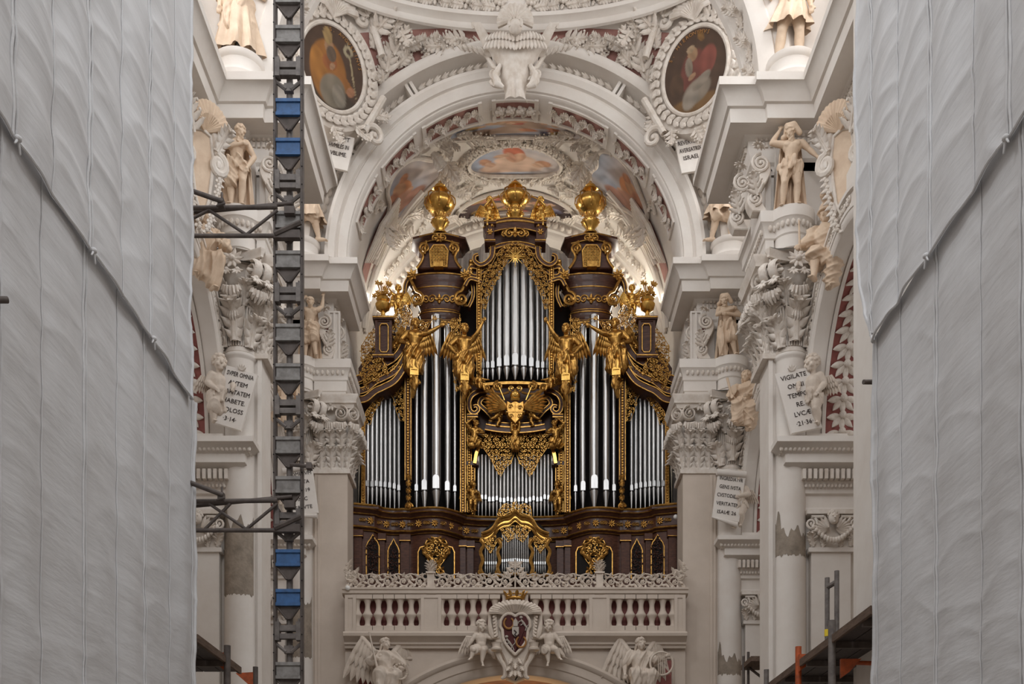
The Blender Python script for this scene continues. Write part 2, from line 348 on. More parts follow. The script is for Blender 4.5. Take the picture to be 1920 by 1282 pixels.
# ---------------- side walls
SIDE = {-1: 'left', 1: 'right'}
COR = [(d, z - .3) for d, z in [(0, 18.2), (0, 18.4), (.06, 18.46), (.06, 18.55), (.13, 18.68), (.13, 18.9), (.2, 18.94), (.24, 18.98), (.64, 18.98), (.66, 19.28), (.72, 19.3), (.78, 19.45), (.9, 19.6), (.95, 19.62), (.95, 19.8), (-.6, 19.8)]]
ARC = [(-.2, ZC1), (0, ZC1), (0, 15.9), (.03, 15.92), (.03, 16.2), (.06, 16.23), (.06, 16.34), (.13, 16.52), (.17, 16.55), (.17, ZA1), (-.2, ZA1)]
LED = [(0, 9.95), (.05, 10.0), (.05, 10.05), (0, 10.1), (0, 10.36), (.07, 10.4), (.07, 10.5), (.12, 10.62), (.14, 10.9), (.32, 10.98), (.36, 11.0), (.36, 11.2), (.42, 11.23), (.52, 11.34), (.6, 11.38), (.6, ZL1), (-.4, ZL1)]
def mx(path, s): return [(x * s, y) for x, y in path]
def inner(Y0): return 4.93 if Y0 == P1 else 5.8
def pdep(Y0): return 1.1 if Y0 == P1 else .9
def arc_pts(cx, cy, r, a0, a1, n): return [(cx + r * math.cos(math.radians(lerp(a0, a1, i / n))), cy + r * math.sin(math.radians(lerp(a0, a1, i / n)))) for i in range(n + 1)]
for s in (-1, 1):
    side = SIDE[s]; wall = empty('wall_' + side, (0, 0, 0), kind='structure')
    fl = (s == -1)
    for Y0 in (P1, P2, P3):
        Xi = inner(Y0); b = MB()
        b.box(min(s * 6.0, s * 8.6), max(s * 6.0, s * 8.6), Y0 + .15, Y0 + 1.7, 0, 30)
        b.build('pier_core', 'stucco', wall)
        if Y0 == P3 and s == -1: pass
        # giant pilaster strip with edge fillets
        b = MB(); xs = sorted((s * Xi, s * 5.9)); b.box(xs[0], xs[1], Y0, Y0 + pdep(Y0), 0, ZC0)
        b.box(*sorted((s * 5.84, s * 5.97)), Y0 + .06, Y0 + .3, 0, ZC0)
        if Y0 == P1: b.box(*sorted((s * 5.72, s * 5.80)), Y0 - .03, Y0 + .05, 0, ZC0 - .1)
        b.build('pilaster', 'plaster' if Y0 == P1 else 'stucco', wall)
        if Y0 == P3: continue
        b = MB(); b.box(*sorted((s * (Xi + .02), s * 6.6)), Y0 + .1, Y0 + pdep(Y0) - .02, ZC0, ZC1 + .05); b.build('pilaster_neck', 'stucco', wall)
        # lower impost: ledge, bed, pilaster
        b = MB(); b.sweep(LED, mx([(6.45, Y0 + .5), (6.45, Y0 - .02), (8.6, Y0 - .02)], s), flip=fl)
        b.box(*sorted((s * 6.5, s * 8.5)), Y0 + .02, Y0 + .4, 9.95, ZL1 - .02); b.build('impost_ledge', 'stucco', wall)
        b = MB()
        for k in range(16): x = 6.5 + k * .125; b.box(*sorted((s * x, s * (x + .075))), Y0 - .02 - .30, Y0 - .05, 10.66, 10.88)
        b.build('dentil_band', 'orn', wall, kind='stuff')
        b = MB()
        for k in range(26): x = 5.98 + k * .1; b.ell((s * x, Y0 - .02 - .44, 11.27), (.045, .04, .06), 6, 4); x2 = 6.36 + k * .085; b.ell((s * x2, Y0 - .02 - .13, 10.55), (.035, .035, .045), 6, 4)
        for k in range(7): b.ell((s * 6.03, Y0 - .38 + k * .1, 11.27), (.04, .045, .06), 6, 4)
        b.build('egg_band', 'orn', wall, kind='stuff')
        b = MB(); b.box(*sorted((s * 6.75, s * 7.65)), Y0 - .10, Y0 + .3, 0, 9.15); b.box(*sorted((s * 6.68, s * 7.72)), Y0 - .16, Y0 + .3, 9.05, 9.15); b.build('lower_pilaster', 'stucco', wall)
        b = MB(); b.box(*sorted((s * 6.6, s * 7.5)), Y0 - .35, Y0 + .3, ZL1, ZL1 + .16); b.build('plinth', 'stucco', wall)
    # arcade arches
    for (Ya, Yb) in ((P1, P2 + 1.7), (P2, P3 + 1.7)):
        r = (Ya - Yb) / 2; cy = (Ya + Yb) / 2; zc = ZL1 + .05; SZ = 1.15
        poly = [(Yb, ZC1 + .3), (Yb, zc)] + [(cy - r * math.cos(math.pi * i / 28), zc + SZ * r * math.sin(math.pi * i / 28)) for i in range(1, 28)] + [(Ya, zc), (Ya, ZC1 + .3)]
        b = MB(sideM(s)); b.prism(poly, 6.72, 8.5); b.build('spandrel_wall', 'stucco', wall)
        b = MB(sideM(s, (0, cy, zc), SZ))
        b.arch([(r - .02, 6.98), (r - .02, 6.66), (r + .03, 6.62), (r + .12, 6.62), (r + .13, 6.60), (r + .19, 6.60), (r + .20, 6.64), (r + .42, 6.64), (r + .43, 6.58), (r + .5, 6.58), (r + .52, 6.75)], (0, 0), n=40); b.build('archivolt', 'stucco', wall)
        b = MB(sideM(s, (0, cy, zc), SZ)); b.arch([(r + .01, 7.08), (r - .015, 7.08), (r - .015, 7.85), (r + .01, 7.85)], (0, 0), n=40); pn = b.build('soffit_panel', 'red', wall)
        b = MB(sideM(s, (0, cy, zc), SZ)); b.arch([(r + .01, 7.0), (r - .05, 7.0), (r - .05, 7.08), (r + .01, 7.1)], (0, 0), n=40); b.arch([(r + .01, 7.84), (r - .05, 7.86), (r - .05, 7.94), (r + .01, 7.95)], (0, 0), n=40); b.build('soffit_moulding', 'stucco', wall)
        # ornament band on archivolt
        b = MB()
        nb = 64
        for k in range(nb):
            a = math.pi * (k + .5) / nb
            if math.cos(a) < -.2: continue
            p = Vector((s * 6.62, cy + (r + .31) * math.cos(a), zc + SZ * (r + .31) * math.sin(a)))
            b.spiral(p, .085, 1.3, .028, .018, a + k, 1 if k % 2 else -1, (0, 1, 0), (0, 0, 1), 5)
        b.build('scroll_band', 'orn', wall, kind='stuff')
        for k in range(15):                                   # leaf and fruit garland on the soffit
            a = math.radians(5 + k * 6.6); ca, sa = math.cos(a), math.sin(a)
            nrm = Vector((0, -ca, -sa * .9)).normalized(); tang = Vector((0, -sa, ca * SZ)).normalized()
            p = Vector((s * 7.46, cy + (r - .03) * ca, zc + SZ * (r - .03) * sa))
            link('fruit', BALL, pn, mtx=orient(p + nrm * .05, tang, nrm, .085))
            for sg, up_, ln in ((-1, -.15, .33), (1, -.15, .33), (-1, -.9, .32), (1, -.9, .32), (0, -1, .31)):
                d = tang * up_ + Vector((sg * .75, 0, 0)); put(LEAF, 'leaf', pn, p + d.normalized() * .06, d, nrm, ln, .9)
    # entablature: architrave, frieze, cornice as one trim per side
    tr = empty('trim_%d' % (1 if s < 0 else 2), (0, 0, 0), kind='structure')
    pc, pa, pf = [], [], []
    for Y0 in (P1, P2):
        xi = 5.5; xa = 4.98 if Y0 == P1 else 5.75
        pc += [(xi, Y0 + 2.0), (xi, Y0 + .3), (6.3, Y0 + .3), (6.3, Y0 + .15), (7.35, Y0 + .15)]
        if Y0 == P1: pc += [(7.35, P2 + 2.0)]
        pa += [(xa, Y0 + 1.7), (xa, Y0 + .0), (5.88, Y0 + .0), (5.88, Y0 + .1)] + arc_pts(6.33, Y0 + .08, .36, 180, 360, 12) + [(6.8, Y0 + .1), (6.8, Y0 + .2), (7.05, Y0 + .2)]
        pf += [(max(xa, 5.3) + .02, Y0 + 1.75), (max(xa, 5.3) + .02, Y0 + .2), (5.9, Y0 + .2), (5.9, Y0 + .36), (7.05, Y0 + .36), (7.05, P2 + 1.75 if Y0 == P1 else 16.0)]
        if Y0 == P1: pa += [(7.05, P2 + 1.7)]
    pc += [(7.35, 16.0)]; pa += [(7.05, 16.0)]
    MB().sweep(COR, mx(pc, s), flip=fl).build('cornice', 'stucco', tr)
    MB().sweep(ARC, mx(pa, s), flip=fl).build('architrave', 'stucco', tr)
    fz = MB()
    fz.sweep([(-.3, ZA1 - .1), (.0, ZA1 - .1), (.0, 18.0), (-.3, 18.0)], mx(pf, s), flip=fl)
    fz.build('frieze', 'stucco', tr)
    dn = MB(); eg = MB()
    for i in range(len(pc) - 1):
        a, c = Vector(pc[i]), Vector(pc[i + 1]); L = (c - a).length; t = (c - a).normalized(); nr = Vector((t.y, -t.x)); n = int(L / .11)
        for k in range(n):
            q = a + t * (L * (k + .5) / n) + nr * .15; q2 = a + t * (L * (k + .5) / n) + nr * .16
            dn.box(*sorted((s * (q.x - .032), s * (q.x + .032))), q.y - .032, q.y + .032, 18.44, 18.55)
            eg.ell((s * q2.x, q2.y, 18.62), (.045, .045, .055), 6, 4)
    dn.build('dentil_band', 'orn', tr, kind='stuff'); eg.build('egg_band', 'orn', tr, kind='stuff')
    eg = MB()
    for i in range(len(pa) - 1):
        a, c = Vector(pa[i]), Vector(pa[i + 1]); L = (c - a).length
        if L < .01: continue
        t = (c - a).normalized(); nr = Vector((t.y, -t.x)); n = max(1, int(L / .13))
        for k in range(n):
            q = a + t * (L * (k + .5) / n) + nr * .10; eg.ell((s * q.x, q.y, 16.43), (.05, .05, .08), 6, 4)
    eg.build('egg_band', 'orn', tr, kind='stuff')
    # upper wall with clerestory windows
    for (Ya, Yb, k) in ((P1, P2 + 1.7, 0), (P2, P3 + 1.7, 1), (P3, 9.0, 2)):
        cy = (Ya + Yb) / 2; w = 1.5
        b = MB(sideM(s)); z1 = 30
        b.box(Yb, cy - w, 7.35, 8.5, ZT - .1, z1); b.box(cy + w, Ya, 7.35, 8.5, ZT - .1, z1); b.box(cy - w, cy + w, 7.35, 8.5, ZT - .1, 21.2); b.box(cy - w, cy + w, 7.35, 8.5, 26.2, z1)
        b.build('clerestory_wall', 'stucco', wall)
        wn = empty('window_%d' % (1 + k + (3 if s > 0 else 0)), (s * 7.8, cy, 21.2), kind='structure')
        b = MB()
        for q in (-w, -w / 3, w / 3, w): b.box(-.04, .04, q - .04, q + .04, 0, 5)
        for q in (0, 1.25, 2.5, 3.75, 5): b.box(-.04, .04, -w, w, q - .04, q + .04)
        b.build('window_frame', 'stucco', wn)
# ---------------- the arch in front of the organ
arch = empty('wall_west_arch', (0, 0, 0), kind='structure')
b = MB(); RI, RO = 4.86, 5.58
b.arch([(RI, 33.1), (RI, 32.06), (RI + .05, 32.0), (RI + .08, 32.0), (RI + .1, 31.94), (RI + .34, 31.88), (RI + .37, 31.92), (RI + .42, 31.92), (RI + .45, 31.84), (RI + .62, 31.78), (RI + .66, 31.80), (RI + .72, 31.80), (RI + .74, 31.9), (RI + .76, 32.2)], (0, ZS), n=96)
b.build('archivolt', 'stucco', arch)
b = MB(); b.arch([(5.55, 32.45), (5.9, 32.45), (6.0, 32.2), (6.03, 31.72), (6.1, 31.68), (6.25, 31.66), (6.32, 31.7), (6.36, 32.1)], (0, ZS), n=96); b.build('outer_moulding', 'stucco', arch)
b = MB()
for k in range(74):                                        # husk garland between the mouldings
    a = math.pi * (k + .5) / 74
    if abs(a - math.pi / 2) < .12 or abs(abs(a - math.pi / 2) - .55) < .05 or abs(abs(a - math.pi / 2) - 1.0) < .04: continue
    sg = 1 if a < math.pi / 2 else -1; tx, tz = -math.sin(a) * sg, math.cos(a) * sg
    p = Vector((5.86 * math.cos(a), 32.12, ZS + 5.86 * math.sin(a))); d = Vector((tx, -.15, tz)); rd = Vector((math.cos(a), 0, math.sin(a)))
    b.leaf(p - d * .12, d, (0, -1, 0), .28, .085, .5, 0, 5, .7)
    for q in (-1, 1): b.leaf(p - d * .1, d + rd * q * .45, (0, -1, 0), .2, .055, .5, 0, 5, .6)
b.build('husk_garland', 'orn', arch, kind='stuff')
b = MB()
for k in range(3):
    for q in (-1, 1):
        a = math.pi / 2 + q * (.12, .55, 1.0, 1.0, 1.0, 1.0, 1.0, 1.0, 1.0)[k]
        if k > 2: continue
        c, sn = math.cos(a), math.sin(a)
        b.m = basis((5.8 * c, 32.0, ZS + 5.8 * sn), (-sn, 0, c), (0, 1, 0), (c, 0, sn)); b.box(-.12, -.03, -.12, .5, -.22, .24); b.box(.03, .12, -.12, .5, -.22, .24)
b.build('band_divider', 'stucco', arch)
for q, (a0, a1) in enumerate([(-75, -58), (-54, -38), (-34, -12.5), (-7.5, 7.5), (12.5, 34), (38, 54), (58, 75)]):    # coffers of the soffit
    A0, A1 = math.radians(90 - a1), math.radians(90 - a0); b = MB(); b.arch([(RI + .01, 32.25), (RI - .012, 32.25), (RI - .012, 32.92), (RI + .01, 32.92)], (0, ZS), A0, A1, 16)
    cf = b.build('soffit_coffer', 'pink', arch)
    b = MB(); b.arch([(RI + .01, 32.15), (RI - .05, 32.15), (RI - .05, 32.23), (RI, 32.25)], (0, ZS), A0 - .012, A1 + .012, 16); b.arch([(RI, 32.92), (RI - .05, 32.94), (RI - .05, 33.02), (RI + .01, 33.02)], (0, ZS), A0 - .012, A1 + .012, 16)
    for a in (A0, A1): b.m = basis((math.cos(a) * RI, 0, ZS + math.sin(a) * RI), (-math.sin(a), 0, math.cos(a)), (0, 1, 0), (math.cos(a), 0, math.sin(a))); b.box(-.06, .06, 32.12, 33.04, -.055, .03)
    b.m = None
    b.build('coffer_frame', 'stucco', cf)
    n = max(2, int((A1 - A0) / .06))
    for k in range(n):
        a = lerp(A0, A1, (k + .5) / n); sg = 1 if q < 3 else -1
        p = Vector((math.cos(a) * (RI - .02), 32.58, ZS + math.sin(a) * (RI - .02))); nr = Vector((-math.cos(a), -.25, -math.sin(a))); tg = Vector((-math.sin(a), 0, math.cos(a))) * sg
        if q == 3: put(FRUIT, 'fruit_bunch', cf, p, tg, nr, .3); continue
        put(ACAN, 'acanthus_leaf', cf, p - tg * .15, tg + Vector((0, .55 * (1 if k % 2 else -1), 0)), nr, .46)
        put(ACAN, 'acanthus_leaf', cf, p + tg * .05, -tg + Vector((0, .9 * (-1 if k % 2 else 1), 0)), nr, .36)
# arch jambs below the springing, above the far cornice
for s in (-1, 1):
    b = MB(); b.box(*sorted((s * RI, s * 5.7)), 31.95, 33.1, ZT - .1, 19.85); b.box(*sorted((s * (RI + .1), s * 6.9)), 32.2, 33.4, ZT - .1, 27); b.build('arch_jamb', 'stucco', arch)
# ---------------- pendentive and dome ring of the last bay
RZ = 26.58
def ringp(ph, da=0.0, dz=0.0): return Vector(((5.8 + da) * math.sin(ph), 29.0 + (2.7 + da) * math.cos(ph), RZ + dz))
def pend(t, u):                                   # t 0..1 right to left along the arch, u 0 arch .. 1 ring
    a = math.pi * t; A = Vector((6.3 * math.cos(a), 31.9, ZS + 6.3 * math.sin(a)))
    if A.z < ZT: A.z = ZT
    B = ringp(math.radians(lerp(68, -68, t)), .1)
    p = A.lerp(B, u); e = abs(2 * t - 1); p += Vector((math.cos(a) * .35, .25, 0)) * (4 * u * (1 - u)) * e * e
    return p
def pnorm(t, u):
    e = .004; n = (pend(t + e, u) - pend(t - e, u)).cross(pend(t, min(1, u + e)) - pend(t, max(0, u - e))).normalized()
    return n if n.y < 0 else -n
def tof(px, py):                                  # pendentive point seen nearest a given image position
    best = None
    for i in range(1, 100):
        for j in range(0, 41):
            p = pend(i / 100, j / 40); q = (VX + F * p.x / p.y, VY - F * (p.z - CH) / p.y); d = (q[0] - px) ** 2 + (q[1] - py) ** 2
            if best is None or d < best[0]: best = (d, i / 100, j / 40)
    return best[1], best[2]
ceil = empty('ceiling', (0, 0, 0), kind='structure')
MB().grid(lambda u, v: pend(u, v), 90, 14).build('pendentive', 'stucco', ceil)
for sg in (0, 1):                                  # red panels either side of the keystone
    def pp(u, v, sg=sg):
        t = lerp(.17, .455, u); t = 1 - t if sg else t
        lo = lerp(.42, .06, min(1, u * 2.6)) if u < .38 else .06
        vv = lerp(lo, .80, v); return pend(t, vv) + pnorm(t, vv) * .03
    MB().grid(pp, 40, 8).build('panel', 'pink', ceil)
prof = [(0.0, -.36), (-.08, -.34), (-.12, -.28), (-.12, -.20), (-.22, -.12), (-.3, -.1), (-.32, 0), (-.26, .03), (-.2, .06)]
ph = [math.radians(-100 + 200 * i / 80) for i in range(81)]
b = MB(); k = len(prof); vs = [tuple(ringp(a, d, z)) for a in ph for d, z in prof]
b.add(vs, [(i * k + j, (i + 1) * k + j, (i + 1) * k + j + 1, i * k + j + 1) for i in range(80) for j in range(k - 1)]); ringo = b.build('dome_ring', 'stucco', ceil)
b = MB(); prof2 = [(-.18, .02), (-.2, .62), (-.3, .66), (-.36, .75), (-.3, .85), (-.6, 1.5)]; k = len(prof2); vs = [tuple(ringp(a, d, z)) for a in ph for d, z in prof2]
b.add(vs, [(i * k + j, (i + 1) * k + j, (i + 1) * k + j + 1, i * k + j + 1) for i in range(80) for j in range(k - 1)]); b.build('dome_base', 'stucco', ceil)
for i in range(46):                                # fruit garland round the ring
    a = math.radians(-74 + 148 * (i + .5) / 46)
    if abs(a) < .07: continue
    p = ringp(a, -.26, .32); nr = Vector((-math.sin(a), -math.cos(a), -.35)); tg = Vector((math.cos(a), -.4 * math.sin(a), 0)) * (1 if a > 0 else -1)
    if i % 3 == 0: put(FRUIT, 'fruit_bunch', ringo, p, (0, 0, 1), nr, .27)
    else:
        put(ACAN, 'acanthus_leaf', ringo, p - tg * .2 + Vector((0, 0, .13)), tg, nr, .46, 1.2); put(ACAN, 'acanthus_leaf', ringo, p - tg * .2 - Vector((0, 0, .13)), tg, nr, .46, 1.2)
def spray_at(px, py, ang, sc, me=None, name='acanthus_leaf', wx=1.0, mirror=True, par=None):
    for sg in ((1, -1) if mirror else (1,)):
        x = px if sg == 1 else 2 * VX - px; t, u = tof(x, py); p = pend(t, u); nr = pnorm(t, u); a = math.radians(ang)
        put(me or SPRAY, name, par or ceil, p + nr * .10, (math.cos(a) * sg, -.1, math.sin(a)), nr, sc, wx)
for (px, py, ang, sc) in ((722, 140, 78, .95), (735, 105, 60, .9), (752, 60, -60, .75), (842, 92, 190, .8), (815, 96, 165, .7), (790, 92, 150, .55), (765, 118, 100, .5), (780, 122, 175, .5), (875, 78, 185, .8), (905, 88, 200, .6), (718, 170, 95, .7), (700, 60, 45, .9), (690, 30, 120, .7), (716, 18, 70, .6)):
    spray_at(px, py, ang, sc)
for (px, py, ang, sc) in ((745, 128, 40, .6), (760, 96, 20, .6), (775, 84, 10, .55), (800, 82, 20, .5), (825, 108, 20, .45), (735, 82, 75, .7), (730, 60, 60, .6), (858, 110, 190, .5), (890, 96, 175, .5), (600, 30, 60, .9), (575, 60, 110, .8), (560, 20, 80, .9), (590, 210, 250, .6), (680, 180, 300, .7), (696, 130, 280, .7), (698, 95, 80, .7)):
    spray_at(px, py, ang, sc, ACAN)
for (px, py, sc) in ((848, 82, .3), (845, 106, .26), (800, 108, .2), (822, 84, .2), (868, 96, .22)): spray_at(px, py, 90, sc, FRUIT, 'fruit_bunch')
# keystone cartouche with shell
kc = empty('keystone_cartouche', W(966, 200, 31.4), 'white stucco keystone cartouche with shell and wings over the great arch', 'cartouche')
def kp(px, py, Y): p = W(px, py, Y); return p - kc.location
rows = [(72, 50, .18), (85, 53, .3), (98, 50, .34), (110, 42, .36), (122, 33, .36), (135, 29, .35), (150, 27, .36), (165, 22, .40), (178, 19, .42), (188, 20, .40), (196, 24, .36)]
b = MB()
vs = []
for (py, hw, bl) in rows:
    Y = 31.35 - (200 - py) * .0022
    for k in range(13): q = -1 + k / 6; c = kp(966 + hw * q, py, Y); vs.append((c.x, c.y - bl * math.sqrt(max(0, 1 - q * q)) * (1 - .25 * math.exp(-(q * 5) ** 2) * (py > 160)), c.z))
b.add(vs, [(i * 13 + j, i * 13 + j + 1, (i + 1) * 13 + j + 1, (i + 1) * 13 + j) for i in range(len(rows) - 1) for j in range(12)]); b.build('shield', 'orn', kc)
for sg in (-1, 1):
    b = MB()
    for row in (0, 1):
        for k in range(9): c = kp(966 + sg * (6 + 5.4 * k), 66 + row * 9 - 7 * math.sin(math.pi * k / 8), 31.08 - .34 * math.sqrt(max(0, 1 - ((6 + 5.4 * k) / 55) ** 2)) - .05 - .03 * (1 - row)); b.feather(c, (sg * .09 * (k - 2.5), -.16, -1), (0, -1, .1), (.42 if row else .26) * (1 - .05 * abs(k - 4)), .055)
    b.build('wing', 'orn', kc)
    b = MB(); b.spiral(kp(966 + sg * 40, 138, 31.1), .16, 1.4, .06, .04, math.pi / 2, sg, n=6, tail=kp(966 + sg * 62, 92, 31.3)); b.spiral(kp(966 + sg * 36, 152, 31.1), .14, 1.3, .06, .04, math.pi, -sg, n=6)
    b.tube([kp(966 + sg * 28, 122, 31.0), kp(966 + sg * 38, 140, 31.0), kp(966 + sg * 33, 158, 31.0), kp(966 + sg * 22, 164, 31.0)], [.06, .1, .12, .05], 8); b.build('volute', 'orn', kc)
    b = MB(); b.tube([kp(966 + sg * 46, 105, 31.2), kp(966 + sg * 58, 70, 31.1), kp(966 + sg * 70, 48, 31.0), kp(966 + sg * 80, 46, 31.0), kp(966 + sg * 78, 54, 31.0)], [.1, .14, .12, .07, .04], 8, flat=.5); b.build('scroll', 'orn', kc)
    b = MB()
    for k in range(6): c = kp(966 + sg * (44 + 9 * k), 104 - 4 * k + .9 * k * k * .3, 31.15); b.leaf(c, (sg, -.2, .35 - .1 * k), (0, -1, 0), .34, .11, .5, 3, 7, .4)
    b.build('acanthus', 'orn', kc)
b = MB()
for k in range(13):
    a = math.radians(-8 + 196 * k / 12); c = kp(966, 44, 30.75); b.tube([c, c + Vector((math.cos(a) * .22, -.1, math.sin(a) * .22)), c + Vector((math.cos(a) * .5, -.02, math.sin(a) * .5))], [.03, .06, .085], 6)
b.build('shell', 'orn', kc)
b = MB().ell(kp(966, 50, 30.55), (.2, .18, .2), 12, 8)
for k in range(14): a = k * 2.4; b.ell(kp(966, 50, 30.55) + Vector((math.cos(a) * .17, -.08, .05 + math.sin(a) * .14)), .06, 6, 4)
b.build('cherub_head', 'orn', kc)
# ---------------- painting helper and the two oval paintings
def paintcol(u, v, base, blobs, seed=0):
    c = np.array(base(u, v)) if callable(base) else np.array(base)
    for (bu, bv, ru, rv, rot, col, soft) in blobs:
        du, dv = u - bu, v - bv; cr, sr = math.cos(rot), math.sin(rot); x = (du * cr + dv * sr) / ru; y = (-du * sr + dv * cr) / rv; d = math.sqrt(x * x + y * y)
        k = min(1, max(0, (1 - d) / (soft * .4))); sh = .86 + .14 * (y * .6 - x * .3) + .09 * math.sin(5 * x + 3 * y + bu * 9); c = c * (1 - k) + np.array(col) * sh * k
    return np.clip(c * (1 + .10 * math.sin(13 * u + 7 * v) * math.sin(11 * v - 5 * u)), 0.003, .9)
def patch(f, outline, base, blobs, mat, name, parent, nr=22, ns=72, **kw):     # disc-like picture; f maps (u, v) in [-1, 1] to a point
    vs = [f(0, 0)]; uv = [(0, 0)]; fs = []
    for i in range(1, nr + 1):
        for j in range(ns):
            a = 2 * math.pi * j / ns; R = outline(a); u, v = R * math.cos(a) * i / nr, R * math.sin(a) * i / nr; vs.append(f(u, v)); uv.append((u, v))
    for j in range(ns): fs.append((0, 1 + j, 1 + (j + 1) % ns))
    for i in range(nr - 1):
        for j in range(ns): a, c = 1 + i * ns, 1 + (i + 1) * ns; fs.append((a + j, c + j, c + (j + 1) % ns, a + (j + 1) % ns))
    b = MB(); b.add(vs, fs); o = b.build(name, mat, parent, **kw)
    at = o.data.color_attributes.new('paint', 'FLOAT_COLOR', 'POINT')
    for i, (u, v) in enumerate(uv): c = paintcol(u, v, base, blobs); at.data[i].color = (c[0], c[1], c[2], 1)
    return o
def text(name, body, size, parent, mtx, mat='ink', align='CENTER', sx=1.0):
    cu = bpy.data.curves.new(name, 'FONT'); cu.body = body; cu.size = size; cu.align_x = align; cu.extrude = .004; cu.resolution_u = 2; cu.space_line = 1.15
    o = bpy.data.objects.new(name, cu); COL.objects.link(o); dg = bpy.context.evaluated_depsgraph_get(); me = bpy.data.meshes.new_from_object(o.evaluated_get(dg)); bpy.data.objects.remove(o); bpy.data.curves.remove(cu)
    me.materials.clear(); me.materials.append(M[mat]); r = link(name, me, parent); r.matrix_basis = mtx @ Matrix.Rotation(math.pi / 2, 4, 'X') @ Matrix.Scale(sx, 4, (1, 0, 0)); return r
BISHOP = [(-.1, -.95, 1.2, .45, 0, (.055, .035, .02), .4), (-.15, -.15, .62, .78, .15, (.30, .12, .025), .25), (-.42, -.2, .3, .6, .3, (.36, .15, .03), .3), (.2, -.2, .55, .2, -.5, (.33, .13, .03), .3), (.0, -.55, .45, .42, .2, (.22, .18, .13), .35), (.2, -.62, .22, .3, .5, (.26, .22, .17), .4), (-.1, .1, .26, .2, 0, (.3, .1, .03), .4), (-.12, .46, .16, .19, .1, (.34, .19, .10), .3), (-.05, .30, .17, .2, .2, (.13, .085, .055), .35), (-.17, .70, .15, .21, .25, (.34, .22, .09), .2), (-.02, .02, .11, .08, .7, (.36, .2, .11), .3), (.62, .1, .028, .75, .22, (.38, .30, .17), .3), (.5, .52, .17, .15, 0, (.36, .30, .19), .25), (.5, .52, .08, .07, 0, (.08, .045, .03), .25), (.58, -.42, .16, .12, .5, (.35, .16, .08), .4)]
HERMIT = [(0, -.85, 1.1, .28, 0, (.19, .10, .035), .4), (.0, -.05, .5, .58, .1, (.16, .05, .035), .35), (.38, .12, .3, .4, -.5, (.22, .065, .045), .35), (.05, -.5, .5, .3, .3, (.26, .21, .16), .4), (-.15, -.62, .32, .24, .8, (.30, .25, .20), .4), (.2, -.3, .35, .14, .5, (.27, .22, .17), .35), (-.08, .4, .17, .18, .2, (.34, .20, .11), .3), (-.2, .12, .13, .25, .1, (.24, .19, .14), .35), (-.14, .53, .14, .09, .2, (.36, .25, .15), .3), (.18, .76, .1, .16, .6, (.20, .10, .03), .4), (-.6, -.2, .25, .3, .2, (.10, .055, .03), .5), (-.1, -.12, .14, .07, .4, (.33, .19, .11), .3)]
